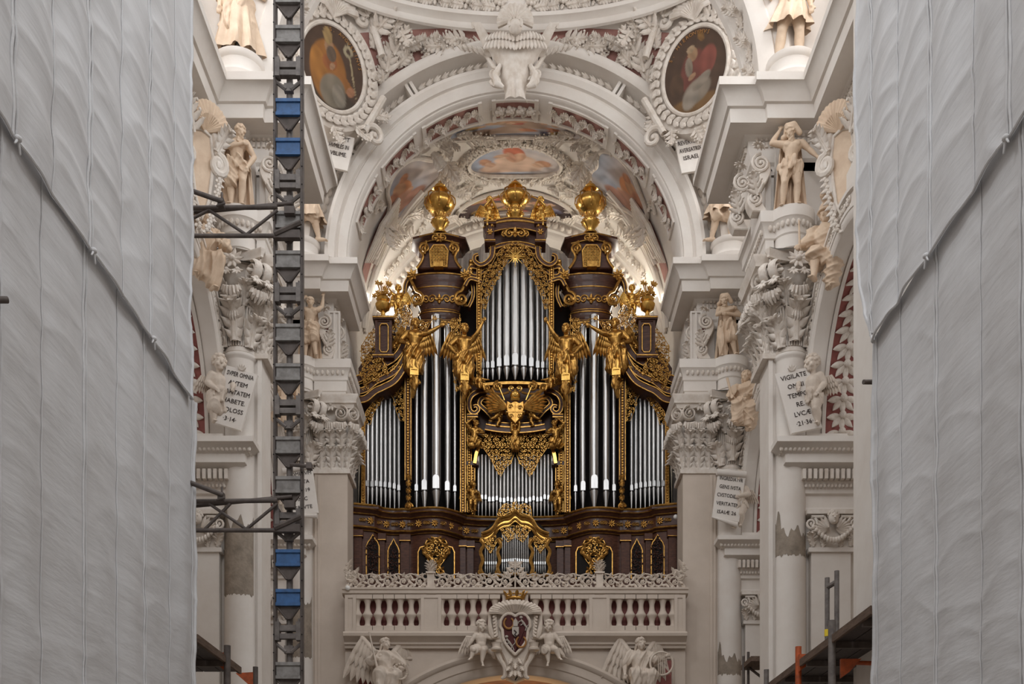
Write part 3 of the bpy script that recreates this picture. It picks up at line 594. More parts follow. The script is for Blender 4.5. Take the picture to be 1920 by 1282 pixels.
for sg, px, py, blobs, nm, txt in ((-1, 624, 130, BISHOP, 'left', 'S. AVGVSTINVS'), (1, 1307, 133, HERMIT, 'right', 'S. HIERONYMVS')):
    t, u = tof(px, py); c = pend(t, u); nr = pnorm(t, u); c = c + (Vector((0, 0, CH)) - c).normalized() * .75; nr = Vector((nr.x, nr.y, nr.z * .7)).normalized()
    m = orient((0, 0, 0), (0, 0, 1), nr); md = empty('oval_painting', c, 'oval painting of a seated bishop in orange robes with mitre and staff' if sg < 0 else 'oval painting of a seated bearded old man in a dull red robe', 'painting'); md.matrix_basis = basis(c, m.col[0].xyz, m.col[1].xyz, m.col[2].xyz)
    patch(lambda u, v: (u * .93, -.05, v * 1.2), lambda a: 1.0, (.07, .038, .022), blobs, 'canvas', 'canvas', md, 34, 96)
    b = MB(); b.tube([(math.cos(a) * .98, -.04, math.sin(a) * 1.22) for a in [2 * math.pi * i / 64 for i in range(64)]], .065, 8, closed=True); b.build('frame', 'orn', md)
    b = MB(); fr_prof = [(.9, .1), (.9, -.02), (1.42, .0), (1.55, .9)]
    k = 4; vs = [(math.cos(a) * r_, y_, math.sin(a) * r_ * 1.2) for a in [2 * math.pi * i / 64 for i in range(64)] for r_, y_ in fr_prof]
    b.add(vs, [(i * k + j, ((i + 1) % 64) * k + j, ((i + 1) % 64) * k + j + 1, i * k + j + 1) for i in range(64) for j in range(3)]); b.build('surround', 'orn', md)
    for i in range(34):                                    # laurel wreath round the frame
        a = 2 * math.pi * (i + .5) / 34; p = Vector((math.cos(a) * 1.2, -.08, math.sin(a) * 1.44)); tg = Vector((-math.sin(a), 0, math.cos(a)))
        for q in (-.5, .5): put(LEAF, 'laurel_leaf', md, p, tg + Vector((math.cos(a) * q, 0, math.sin(a) * q)), (0, -1, 0), .27, 1.3)
    for (cx_, cz_, R_, tu, a_, hd, tl) in ((-1.25, -1.5, .3, 1.3, 0, 1, (-1.55, -.1, -.3)), (1.25, -1.5, .3, 1.3, math.pi, -1, (1.55, -.1, -.3)), (-.9, 1.7, .28, 1.4, math.pi, -1, (-1.5, -.1, .9)), (.9, 1.7, .28, 1.4, 0, 1, (1.5, -.1, .9))): MB().spiral((cx_, -.1, cz_), R_, tu, .1, .05, a_, hd, n=8, tail=tl).build('scroll', 'orn', md)
    b = MB()
    for k in range(11): a = math.radians(30 + 12 * k); b.tube([(0, -.1, 1.4), (math.cos(a) * .35, -.3, 1.4 + math.sin(a) * .3), (math.cos(a) * .75, -.2, 1.4 + math.sin(a) * .55)], [.03, .07, .10], 6)
    b.build('shell', 'orn', md)
    for a in (-150, -120, -90, -60, -30): put(SPRAY, 'acanthus_leaf', md, Vector((math.cos(math.radians(a)) * 1.4, -.05, math.sin(math.radians(a)) * 1.65)), (math.cos(math.radians(a + 30)), 0, math.sin(math.radians(a + 30))), (0, -1, 0), .6)
    n = len(txt)
    for i, chh in enumerate(txt):
        if chh == ' ': continue
        a = math.radians(lerp(150, 62, i / (n - 1)) if sg > 0 else lerp(95, 15, i / (n - 1)))
        text('letter', chh, .15, md, Matrix.Translation((math.cos(a) * .80, -.06, math.sin(a) * 1.0)) @ Matrix.Rotation(math.pi / 2 - a, 4, 'Y'), 'emblem')
# ---------------- nearer arch (mostly above the frame)
b = MB(); R2 = 5.6
b.arch([(R2, 26.3), (R2, 26.1), (R2 + .06, 26.06), (R2 + .06, 25.15), (R2, 25.1), (R2, 24.96), (R2 + .1, 24.9), (R2 + .35, 24.82), (R2 + .4, 24.86), (R2 + .7, 24.78), (R2 + .9, 25.0)], (0, ZS), n=64)
na = b.build('ceiling_arch', 'stucco', kind='structure')
for s in (-1, 1):
    for k in range(16):
        a = math.radians(3 + 4.0 * k); p = Vector((s * math.cos(a) * (R2 + .03), 25.6, ZS + math.sin(a) * (R2 + .03))); nr = Vector((-s * math.cos(a), -.3, -math.sin(a))); tg = Vector((-s * math.sin(a), 0, math.cos(a)))
        put(ACAN, 'acanthus_leaf', na, p, tg + Vector((0, .6 * (1 if k % 2 else -1), 0)), nr, .5); put(FRUIT, 'fruit_bunch', na, p + tg * .15, tg, nr, .16)
# ---------------- organ bay: barrel vault with frescoes
RV = 5.28
def vault(a, y, d=0.0): return Vector(((RV - d) * math.cos(a), y, ZS + (RV - d) * math.sin(a)))
bay = empty('ceiling_vault', (0, 0, 0), kind='structure')
MB().grid(lambda u, v: vault(lerp(-.12, math.pi + .12, u), lerp(33.0, 39.4, v)), 64, 16).build('vault', 'stucco', bay)
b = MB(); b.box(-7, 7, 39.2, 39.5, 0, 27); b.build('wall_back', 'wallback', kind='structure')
b = MB(); b.arch([(4.55, 38.9), (4.55, 38.4), (4.62, 38.34), (4.75, 38.34), (4.8, 38.28), (5.1, 38.28), (5.15, 38.2), (5.3, 38.2)], (0, ZS), n=64); b.build('back_rib', 'stucco', bay)
b = MB()
for k in range(60): a = math.pi * (k + .5) / 60; b.ell((4.95 * math.cos(a), 38.25, ZS + 4.95 * math.sin(a)), (.11, .06, .11), 6, 4)
b.build('bead_band', 'orn', bay, kind='stuff')
for s in (-1, 1): MB().box(*sorted((s * 5.2, s * 6.5)), 33.4, 39.3, 0, ZS + .1).build('wall_bay_' + SIDE[s], 'stucco', kind='structure')
SKY = lambda u, v: tuple(lerp(a, c, .5 + .5 * math.sin(2.5 * u + 1.8 * v + .6 * math.sin(4 * v - 3 * u))) for a, c in ((.33, .50), (.36, .44), (.44, .42)))
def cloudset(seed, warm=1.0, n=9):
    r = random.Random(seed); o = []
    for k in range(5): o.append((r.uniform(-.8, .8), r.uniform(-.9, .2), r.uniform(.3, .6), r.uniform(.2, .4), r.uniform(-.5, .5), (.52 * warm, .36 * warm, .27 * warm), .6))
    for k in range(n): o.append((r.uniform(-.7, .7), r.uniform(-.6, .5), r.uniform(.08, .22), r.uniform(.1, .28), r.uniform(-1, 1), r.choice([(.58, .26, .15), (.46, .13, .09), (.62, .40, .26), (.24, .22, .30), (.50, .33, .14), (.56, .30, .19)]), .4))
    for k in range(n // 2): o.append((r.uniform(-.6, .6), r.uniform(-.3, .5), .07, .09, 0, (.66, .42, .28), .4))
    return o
def fresco(ac, yc, da, dy, outline, blobs, lab, base=SKY):
    cpt = vault(ac, yc, .03); th = math.pi / 2 - ac
    fr = empty('ceiling_fresco', cpt, lab, 'fresco')
    f = lambda u, v: vault(ac - u * da, yc - v * dy, .05) - cpt
    patch(f, outline, base, blobs, 'fresco', 'painting', fr, 26, 84)
    pts = [vault(ac - outline(a) * 1.03 * math.cos(a) * da, yc - outline(a) * 1.03 * math.sin(a) * dy, .08) - cpt for a in [2 * math.pi * i / 84 for i in range(84)]]
    MB().tube(pts, .07, 6, closed=True).build('frame', 'orn', fr)
    return fr, lambda a, k: (vault(ac - outline(a) * k * math.cos(a) * da, yc - outline(a) * k * math.sin(a) * dy, .08) - cpt)
fr, fo = fresco(math.pi / 2, 35.47, .285, .74, lambda a: 1.0, [(-.1, -.45, .75, .4, 0, (.66, .46, .35), .4), (.0, .0, .5, .35, 0, (.70, .49, .37), .4), (-.02, .45, .24, .5, .2, (.56, .17, .10), .25), (.06, .15, .17, .35, -.3, (.60, .36, .24), .35), (-.1, .2, .12, .35, .2, (.55, .30, .2), .35), (-.65, .0, .14, .3, .3, (.50, .27, .17), .4), (-.55, -.2, .12, .2, .3, (.58, .36, .25), .4), (.62, -.1, .2, .22, -.2, (.48, .25, .15), .4), (.5, -.25, .15, .16, .2, (.6, .38, .26), .4), (-.3, .3, .2, .12, .3, (.55, .35, .24), .4)], 'oval ceiling fresco of a red-robed figure on clouds above the organ')
for k in range(44):
    a = 2 * math.pi * (k + .5) / 44; p = fo(a, 1.2 if math.sin(a) < 0 else 1.24); g = p + fr.location
    put(FRUIT, 'fruit_bunch', fr, p, (math.cos(a), 0, .2), (-(g.x) * .2, -.3, -1), .2)
SIDEO = lambda a: 1.0 + .16 * math.cos(3 * a + .6) - .1 * math.cos(2 * a)
for s in (-1, 1):
    ac = math.acos(s * 3.397 / 5.28)
    bl = [(-s * -.25 * 1, .1, .3, .5, .3, (.70, .33, .17), .3), (s * .35, .25, .22, .35, .4, (.62, .36, .22), .4), (s * .15, .55, .16, .2, .1, (.6, .30, .18), .35), (s * .1, -.25, .22, .14, .3, (.62, .38, .26), .4), (s * .4, -.45, .5, .45, .2, (.50, .27, .19), .5), (s * -.05, -.62, .45, .3, 0, (.46, .25, .19), .5), (s * .62, -.1, .25, .5, .1, (.52, .25, .16), .5)]
    fresco(ac, 34.82, .235, .95, SIDEO, bl, 'side ceiling fresco of orange putti on clouds, %s of the organ' % ('left' if s < 0 else 'right'))
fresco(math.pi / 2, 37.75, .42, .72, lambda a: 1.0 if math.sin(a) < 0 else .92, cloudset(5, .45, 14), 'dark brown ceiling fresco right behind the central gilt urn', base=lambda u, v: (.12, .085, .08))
fresco(math.pi / 2, 33.75, .40, .55, lambda a: 1.0, cloudset(9, .8, 10), 'shallow ceiling fresco at the crown just inside the great arch')
r = random.Random(3)
def vput(px, py, ang, sc, me=SPRAY, name='acanthus_leaf', wx=1.0):
    for sg in (1, -1):
        x = (px - VX) * sg; lo, hi = 32.9, 39.2                    # intersect the view ray with the barrel
        for _ in range(40):
            mid = (lo + hi) / 2; X = x / F * mid; Z = CH + (VY - py) / F * mid - ZS
            if X * X + Z * Z < RV * RV and Z > -20: lo = mid
            else: hi = mid
        p = Vector((x / F * lo, lo, CH + (VY - py) / F * lo)); nr = Vector((-p.x, -1.2, ZS - p.z)).normalized(); a = math.radians(ang)
        put(me, name, bay, p + nr * .10, (math.cos(a) * sg, -.3 * math.sin(a), math.sin(a) * .8 + .05), nr, sc, wx)
for (px, py, ang, sc) in ((800, 258, 20, .7), (830, 265, -10, .6), (790, 272, 200, .6), (870, 258, 10, .7), (900, 256, 0, .6), (835, 300, -60, .8), (842, 318, -100, .7), (855, 330, 200, .6), (830, 340, 240, .7), (815, 365, 230, .6), (800, 375, 250, .55), (872, 350, 200, .6), (890, 342, 190, .5), (775, 400, 30, .6), (790, 390, 60, .5), (760, 395, 150, .5), (735, 400, 160, .6), (712, 395, 100, .5), (850, 410, 10, .5), (860, 395, 60, .5), (880, 405, 5, .5), (905, 402, 0, .5), (930, 405, 0, .4), (950, 258, 0, .5), (720, 410, 270, .9), (730, 415, 265, .9), (745, 415, 255, .8), (755, 420, 235, .6), (770, 415, 230, .7)):
    vput(px, py, ang, sc)
for (px, py, ang, sc) in ((815, 262, 0, .6), (855, 252, 15, .6), (885, 250, 170, .5), (925, 258, 180, .5), (808, 282, 300, .7), (822, 272, 330, .6), (848, 278, 200, .5), (826, 318, 260, .6), (838, 360, 215, .7), (858, 366, 10, .5), (870, 330, 20, .5), (893, 330, 350, .5), (915, 336, 0, .5), (940, 338, 0, .45), (905, 350, 190, .5), (760, 405, 20, .6), (775, 388, 70, .6), (795, 405, 340, .6), (812, 395, 60, .5), (745, 300, 60, .5), (725, 320, 240, .4), (700, 400, 80, .5), (820, 420, 230, .5), (835, 408, 20, .5), (890, 415, 350, .5), (915, 412, 180, .5), (945, 412, 180, .4)):
    vput(px, py, ang, sc, ACAN)
for (px, py, sc) in ((820, 290, .2), (845, 345, .2), (880, 335, .2), (790, 420, .17), (780, 435, .17), (770, 450, .17), (760, 462, .17), (750, 475, .17), (740, 490, .18), (730, 500, .18), (720, 515, .2)): vput(px, py, 90, sc, FRUIT, 'fruit_bunch')
b = MB()
for s in (-1, 1):                                    # groin bands of the window lunettes and big frame scrolls
    for d in (0, .35, .6):
        pts = [vault(math.pi / 2 + s * lerp(.62, 1.45, t), lerp(35.5, 37.2, t) + d * .7, .06) for t in [i / 14 for i in range(15)]]
        b.tube(pts, .10 if d == 0 else .06, 6)
b.build('groin_band', 'stucco', bay)
for s in (-1, 1):
    MB().grid(lambda u, v: vault(math.pi / 2 + s * lerp(.78, 1.25, u), lerp(34.6, 35.4, v) + u * .9 , .03), 10, 4).build('panel', 'pink', bay)
    b = MB()
    for k in range(7):
        t = k / 6; p0 = vault(math.pi / 2 + s * (.80 + .05 * t), 34.9 + .12 * k, .1); p1 = vault(math.pi / 2 + s * (1.0 + .03 * k), 34.9 + .2 * k, .2); p2 = vault(math.pi / 2 + s * (1.22 - .02 * k), 35.3 + .17 * k, .1)
        b.tube([p0, p1, p2], [.07, .09, .03], 6)
    b.build('feather_fan', 'orn', bay)
# draped cloth either side of the organ's crown
for s in (-1, 1):
    def dc(u, v): return (s * lerp(.95, 2.1, u), 36.9 + .12 * math.sin(u * 22 + 2 * v) * (1 - v * .5) + .15 * u, lerp(21.0, 23.2, v) - .35 * math.sin(math.pi * u) * v)
    MB().grid(dc, 40, 10).build('dust_cloth', 'cloth', label='grey dust cloth hanging behind the organ crown on the %s' % SIDE[s], cat='cloth')
# ------------------------------------------------------------------ columns with big composite capitals
BELL = shared(MB().lathe([(.34, 0), (.38, .02), (.38, .1), (.35, .14), (.36, .8), (.42, 1.4), (.55, 1.8), (.6, 1.9)], n=28), 'orn')
_b = MB()
for k in range(40):
    a = 2 * math.pi * k / 40; _b.tube([(math.cos(a) * .37, math.sin(a) * .37, .14), (math.cos(a) * .38, math.sin(a) * .38, .7), (math.cos(a) * .45, math.sin(a) * .45, 1.25)], .022, 5)
FLUTE = shared(_b, 'orn')
def abacus(w, h, cut):
    pts = []
    for q in range(4):
        a = math.radians(45 + 90 * q); c0 = (math.cos(a) * w * 1.36, math.sin(a) * w * 1.36); a2 = math.radians(135 + 90 * q); c1 = (math.cos(a2) * w * 1.36, math.sin(a2) * w * 1.36)
        am = math.radians(90 + 90 * q)
        for i in range(9):
            t = .06 + .88 * i / 8; x, y = lerp(c0[0], c1[0], t), lerp(c0[1], c1[1], t); k = math.sin(math.pi * t) * cut; pts.append((x - math.cos(am) * k, y - math.sin(am) * k))
    return pts
_b = MB(); pr = [(-.07, 0), (-.05, .08), (0, .1), (0, .17), (.04, .24), (.04, .28), (-.5, .28)]
_b.sweep([(-.5, 0)] + pr, abacus(.62, .2, .2), closed=True)
ABAC = shared(_b, 'orn')
_b = MB()
for k in range(5): _b.leaf((0, 0, 0), (math.sin((k - 2) * .5), -.3, -math.cos((k - 2) * .5)), (0, -1, 0), .22, .05, .3, 0, 5, .7)
_b.ell((0, 0, .0), .06, 7, 5)
BELLF = shared(_b, 'orn')
def capital(col, c, rot0=0.0, sc=1.0, front=True):
    cp = empty('capital', c, parent=col)
    def T(me, name, m): return link(name, me, cp, mtx=Matrix.Diagonal((1.0 if name in ('bell', 'fluting') else 1.22, 1.0 if name in ('bell', 'fluting') else 1.22, 1, 1)) @ m)
    T(BELL, 'bell', Matrix.Identity(4)); T(FLUTE, 'fluting', Matrix.Identity(4)); T(ABAC, 'abacus', Matrix.Translation((0, 0, 1.87)))
    for k in range(8):
        a = rot0 + 2 * math.pi * k / 8; d = Vector((math.cos(a), math.sin(a), 0)); t = Vector((-d.y, d.x, 0))
        if d.y > .75: continue
        if k % 2: T(ACAN, 'acanthus_leaf', orient(d * .36 + Vector((0, 0, .1)), Vector((0, 0, 1)) + d * .12, d, .78, .95))
        else: T(ACAN, 'acanthus_leaf', orient(d * .38 + Vector((0, 0, .2)), Vector((0, 0, 1)) + d * .16, d, 1.0, .8)); T(SCAL, 'scallop_leaf', basis(d * .40 + Vector((0, 0, .78)), t * -.13, d * -.2, Vector((0, 0, .2))))
        T(SCAL, 'scallop_leaf', basis(d * .40 + Vector((0, 0, 1.25)), t * -.18, d * -.38, Vector((0, 0, .27))))
        a2 = a + math.pi / 8; d2 = Vector((math.cos(a2), math.sin(a2), 0)); T(ACAN, 'acanthus_leaf', orient(d2 * .4 + Vector((0, 0, 1.0)), Vector((0, 0, 1)) + d2 * .3, d2, .62, .8))
    for k in range(4):
        a = rot0 + math.pi / 4 + math.pi / 2 * k; d = Vector((math.cos(a), math.sin(a), 0)); t = Vector((-d.y, d.x, 0))
        if d.y > .8: continue
        for q in (-1, 1): T(VOLU, 'volute', basis(d * .62 + t * q * .1 + Vector((0, 0, 1.66)), d * .21, t * .5 * q, Vector((0, 0, .21))))
        for q in (-1, 1): T(BELLF, 'bellflower', basis(d * .74 + t * q * .12 + Vector((0, 0, 1.46)), t * .9, d * -.9, Vector((0, 0, .9))))
        a = rot0 + math.pi / 2 * k; d = Vector((math.cos(a), math.sin(a), 0))
        if d.y > .8: continue
        T(ROSE, 'rosette', orient(d * .6 + Vector((0, 0, 1.90)), (0, 0, 1), d, .23)); 
        for q in (-1, 1): T(BELLF, 'bellflower', basis(d * .6 + Vector((-d.y, d.x, 0)) * q * .1 + Vector((0, 0, 1.66)), Vector((-d.y, d.x, 0)) * .8, d * -.8, Vector((0, 0, .8))))
    return cp
def patchy(b, cx, cy, r, z0, z1, a0, a1, seed, n=26):       # ragged strip of bare masonry
    rr = random.Random(seed); lo = [z0 + rr.uniform(-.04, .04) for _ in range(n + 1)]; hi = [z1 + .10 * math.sin(i * .55 + seed) + .07 * math.sin(i * 1.3 + 2 * seed) + rr.uniform(-.03, .03) + (.35 if i < n * .2 else 0) for i in range(n + 1)]
    vs = []
    for i in range(n + 1):
        a = lerp(a0, a1, i / n)
        for z in (lo[i], hi[i]): vs.append((cx + r * math.cos(a), cy + r * math.sin(a), z))
    b.add(vs, [(2 * i, 2 * i + 2, 2 * i + 3, 2 * i + 1) for i in range(n)])
COLS = {}
for s in (-1, 1):
    for Y0, nm in ((P1, 'far'), (P2, 'near')):
        where = '%s side, %s' % (SIDE[s], 'beside the organ gallery' if nm == 'far' else 'next to the scaffold sheet' if s > 0 else 'behind the hoist mast')
        col = empty('engaged_column', (s * 6.31, Y0 + .08, 0), 'white engaged column with leafy composite capital, %s' % where, 'column', 'columns of the nave piers')
        MB().lathe([(.46, 0), (.46, .5), (.38, .6), (.36, .8), (.36, 6), (.34, 13.4), (.35, 13.44), (.39, 13.47), (.4, 13.52), (.38, 13.56)], n=40).build('shaft', 'stucco', col)
        capital(col, (0, -.02, ZC0 - .02))
        b = MB()
        if s > 0: patchy(b, 0, 0, .357, 8.95 if nm == 'near' else 7.55, 9.5 if nm == 'near' else 8.05, math.radians(190), math.radians(330), 5)
        else: patchy(b, 0, 0, .357, 8.05, 9.7, math.radians(200), math.radians(340), 6)
        b.build('bare_masonry', 'rough', col)
        # pilaster capital beside the column
        pl = empty('pilaster_capital', (s * ((inner(Y0) + 5.86) / 2), Y0 + .3, ZC0), 'white leafy capital of the flat pilaster, %s' % where, 'capital', 'capitals of the flat pilasters')
        hw = (5.86 - inner(Y0)) / 2 if Y0 == P1 else .1
        b = MB(); b.box(-hw - .02, hw + .02, -.3, .9, .0, 1.9); b.box(-hw - .08, hw + .08, -.36, .9, -.06, .06); b.box(-hw - .05, hw + .05, -.33, .9, .06, .12); b.build('bell', 'orn', pl)
        b = MB(); e = .3; pth = [(s * -hw - s * .0, 1.0), (-s * hw, -.32), (s * hw, -.32)]; b.sweep([(-.2, 1.78), (.2, 1.78), (.24, 1.88), (.3, 1.9), (.3, 1.98), (.36, 2.08), (.36, 2.14), (-.2, 2.14)], pth, flip=(s < 0)); b.build('abacus', 'orn', pl)
        nl = 3 if hw > .3 else 2
        fronts = [(Vector((lerp(-hw, hw, (k + .5) / nl), -.3, 0)), Vector((0, -1, 0))) for k in range(nl)] + [(Vector((-s * hw, lerp(-.2, .8, (k + .5) / 3), 0)), Vector((-s, 0, 0))) for k in range(3)] + [(Vector((-s * hw, -.3, 0)), Vector((-s * .7, -.7, 0)))]
        for k, (p, d) in enumerate(fronts):
            t = Vector((-d.y, d.x, 0))
            put(ACAN, 'acanthus_leaf', pl, p + Vector((0, 0, .08)), Vector((0, 0, 1)) + d * .12, d, .75, .8); put(ACAN, 'acanthus_leaf', pl, p + d * .05 + Vector((0, 0, .62)), Vector((0, 0, 1)) + d * .3, d, .7, .9)
            link('scallop_leaf', SCAL, pl, mtx=basis(p + d * .06 + Vector((0, 0, 1.32)), t * -.18, d * -.4, Vector((0, 0, .28))))
            if k < nl and k % 2 == 0 or k == len(fronts) - 1: link('volute', VOLU, pl, mtx=basis(p + d * .2 + Vector((0, 0, 1.62)), t * .2 * (1 if p.x > 0 else -1), d * -.8, Vector((0, 0, .2))))
        put(ROSE, 'rosette', pl, Vector((0, -.52, 1.9)), (0, 0, 1), (0, -1, 0), .22)
        # lower capital with winged cherub head and garland
        lc = empty('cherub_capital', (s * 7.2, Y0 - .1, 9.15), 'lower capital with winged cherub head and swag, %s' % where, 'capital', 'cherub head capitals')
        b = MB(); b.box(-.42, .42, -.02, .3, 0, .8); b.box(-.58, .58, -.14, .3, .74, .84); b.build('bell', 'orn', lc)
        for q in (-1, 1):
            b = MB(); b.spiral((q * .48, -.12, .52), .14, 1.8, .035, .02, math.pi / 2, q, n=6, tail=(q * .2, -.1, .68)); b.build('volute', 'orn', lc)
            b = MB()
            for k in range(8): a = math.radians(-38 + 16 * k); b.leaf((q * .1, -.08 - .012 * k, .42), (q * math.cos(a), -.05, math.sin(a) * .8 - .1), (0, -1, 0), .42 - .02 * k, .06, .15, 0, 6, .5)
            b.build('wing', 'orn', lc)
            put(ACAN, 'acanthus_leaf', lc, Vector((q * .42, -.05, .02)), (q * .3, -.2, 1), (0, -1, 0), .42); put(ACAN, 'acanthus_leaf', lc, Vector((q * .2, -.05, .0)), (0, -.1, 1), (0, -1, 0), .3)
        b = MB().ell((0, -.2, .62), (.12, .12, .145), 12, 9)
        b.cap((0, -.30, .62), (0, -.33, .60), .02, .024); b.ell((-.045, -.30, .645), .022, 6, 5); b.ell((.045, -.30, .645), .022, 6, 5); b.ell((0, -.295, .555), (.035, .02, .014), 6, 5); b.ell((0, -.28, .52), (.03, .03, .025), 6, 5)
        for k in range(26): a = k * 2.4; z = .66 + .13 * (k / 26); rr_ = .12 * math.sqrt(max(.05, 1 - ((z - .62) / .16) ** 2)); b.ell((math.cos(a) * rr_, -.18 + math.sin(a) * rr_ * .9, z + .02), .034, 6, 4)
        b.build('cherub_head', 'orn', lc)
        b = MB()
        for k in range(15): t = k / 14; b.ell((lerp(-.45, .45, t), -.18, .42 - .3 * math.sin(math.pi * t)), (.05, .05 + .02 * math.sin(math.pi * t), .055 + .02 * math.sin(math.pi * t)), 7, 5)
        b.build('swag', 'orn', lc)
        # console scrolls in the frieze
        for k, (xx, dy) in enumerate(((5.62, .0), (5.35, .7))):
            cs = empty('console', (s * xx, Y0 - .02 + dy, ZA1 + .02), '%s scroll console carrying the cornice, %s' % ('front' if k == 0 else 'rear', where), 'console', 'scroll consoles under the cornices')
            b = MB(basis((0, 0, 0), (-s, 0, 0), (0, 1, 0), (0, 0, 1))); pts = []
            for i in range(24): t = i / 23; pts.append((.18 * math.sin(t * math.pi * 1.7 + .3) * (1 - .2 * t) + .05, lerp(.02, 1.25, t)))
            b.prism([(x + .1, z) for x, z in pts] + [(x - .12 - .1 * (1 - z), z) for x, z in reversed(pts)], -.06, .22, .02); b.build('body', 'orn', cs)
            b = MB(basis((0, 0, 0), (-s, 0, 0), (0, 1, 0), (0, 0, 1))); b.spiral((.02, -.08, 1.1), .2, 2.2, .04, .025, math.pi / 2, -1, n=6); b.build('upper_volute', 'orn', cs)
            b = MB(basis((0, 0, 0), (-s, 0, 0), (0, 1, 0), (0, 0, 1))); b.spiral((.15, -.08, .3), .15, 1.8, .035, .02, -math.pi / 2, -1, n=6); b.build('lower_volute', 'orn', cs)
            put(SPRAY, 'acanthus_leaf', cs, Vector((-s * .1, -.1, .35)), (-s * .3, -.3, 1), (-s * .4, -1, 0), .55)
            put(ROSE, 'rosette', cs, Vector((-s * .1, -.28, 1.38)), (-s * .3, 1, .2), (-s * .2, -.3, -1), .17)
        # triglyph strip and red niche of the far frieze
        if nm == 'far':
            b = MB(); b.panel(-.17, .17, -.04, .1, 0, 1.45, .045, .05); b.box(-.03, .03, -.04, .02, .05, 1.4)
            o = b.build('fluted_pier', 'stucco', label='fluted white strip under the far cornice beside the organ, %s' % SIDE[s], cat='pilaster'); o.location = (s * 5.32, Y0 + .02, ZA1 + .02)
            MB().box(s * 5.56 - .05, s * 5.56 + .05, Y0 + .08, Y0 + .12, ZA1 + .05, 18.1).build('red_niche_' + SIDE[s], 'red', kind='structure')
        # round pedestal on the cornice
        ped = MB().lathe([(.62, 0), (.62, .16), (.56, .2), (.53, .3), (.53, .5), (.56, .53), (.58, .58), (.58, .66), (.0, .66)], n=32)
        o = ped.build('round_pedestal', 'stucco', label='round white pedestal on the %s cornice, %s' % (nm, where), cat='pedestal', group='pedestals on the cornices'); o.location = (s * 6.3, Y0 - .1, ZT)
# ------------------------------------------------------------------ sculpted figures
ADULT = dict(pel=(0, 0, .53), wai=(0, 0, .61), che=(0, -.005, .725), nec=(0, 0, .825), hea=(0, -.015, .915), lsh=(-.115, 0, .79), rsh=(.115, 0, .79), lel=(-.16, .0, .63), rel=(.16, .0, .63), lha=(-.17, -.05, .49), rha=(.17, -.05, .49),
             lhi=(-.058, 0, .51), rhi=(.058, 0, .51), lkn=(-.07, -.02, .285), rkn=(.07, -.02, .285), lan=(-.07, .01, .045), ran=(.07, .01, .045))
PUTTO = dict(pel=(0, 0, .40), wai=(0, -.01, .48), che=(0, -.005, .59), nec=(0, 0, .69), hea=(0, -.02, .835), lsh=(-.105, 0, .655), rsh=(.105, 0, .655), lel=(-.17, 0, .54), rel=(.17, 0, .54), lha=(-.19, -.06, .43), rha=(.19, -.06, .43),
             lhi=(-.06, 0, .375), rhi=(.06, 0, .375), lkn=(-.08, -.03, .205), rkn=(.08, -.03, .205), lan=(-.075, 0, .045), ran=(.075, 0, .045))
def dirv(a, b): d = Vector(b) - Vector(a); return d.normalized() if d.length > 1e-6 else Vector((0, 0, 1))
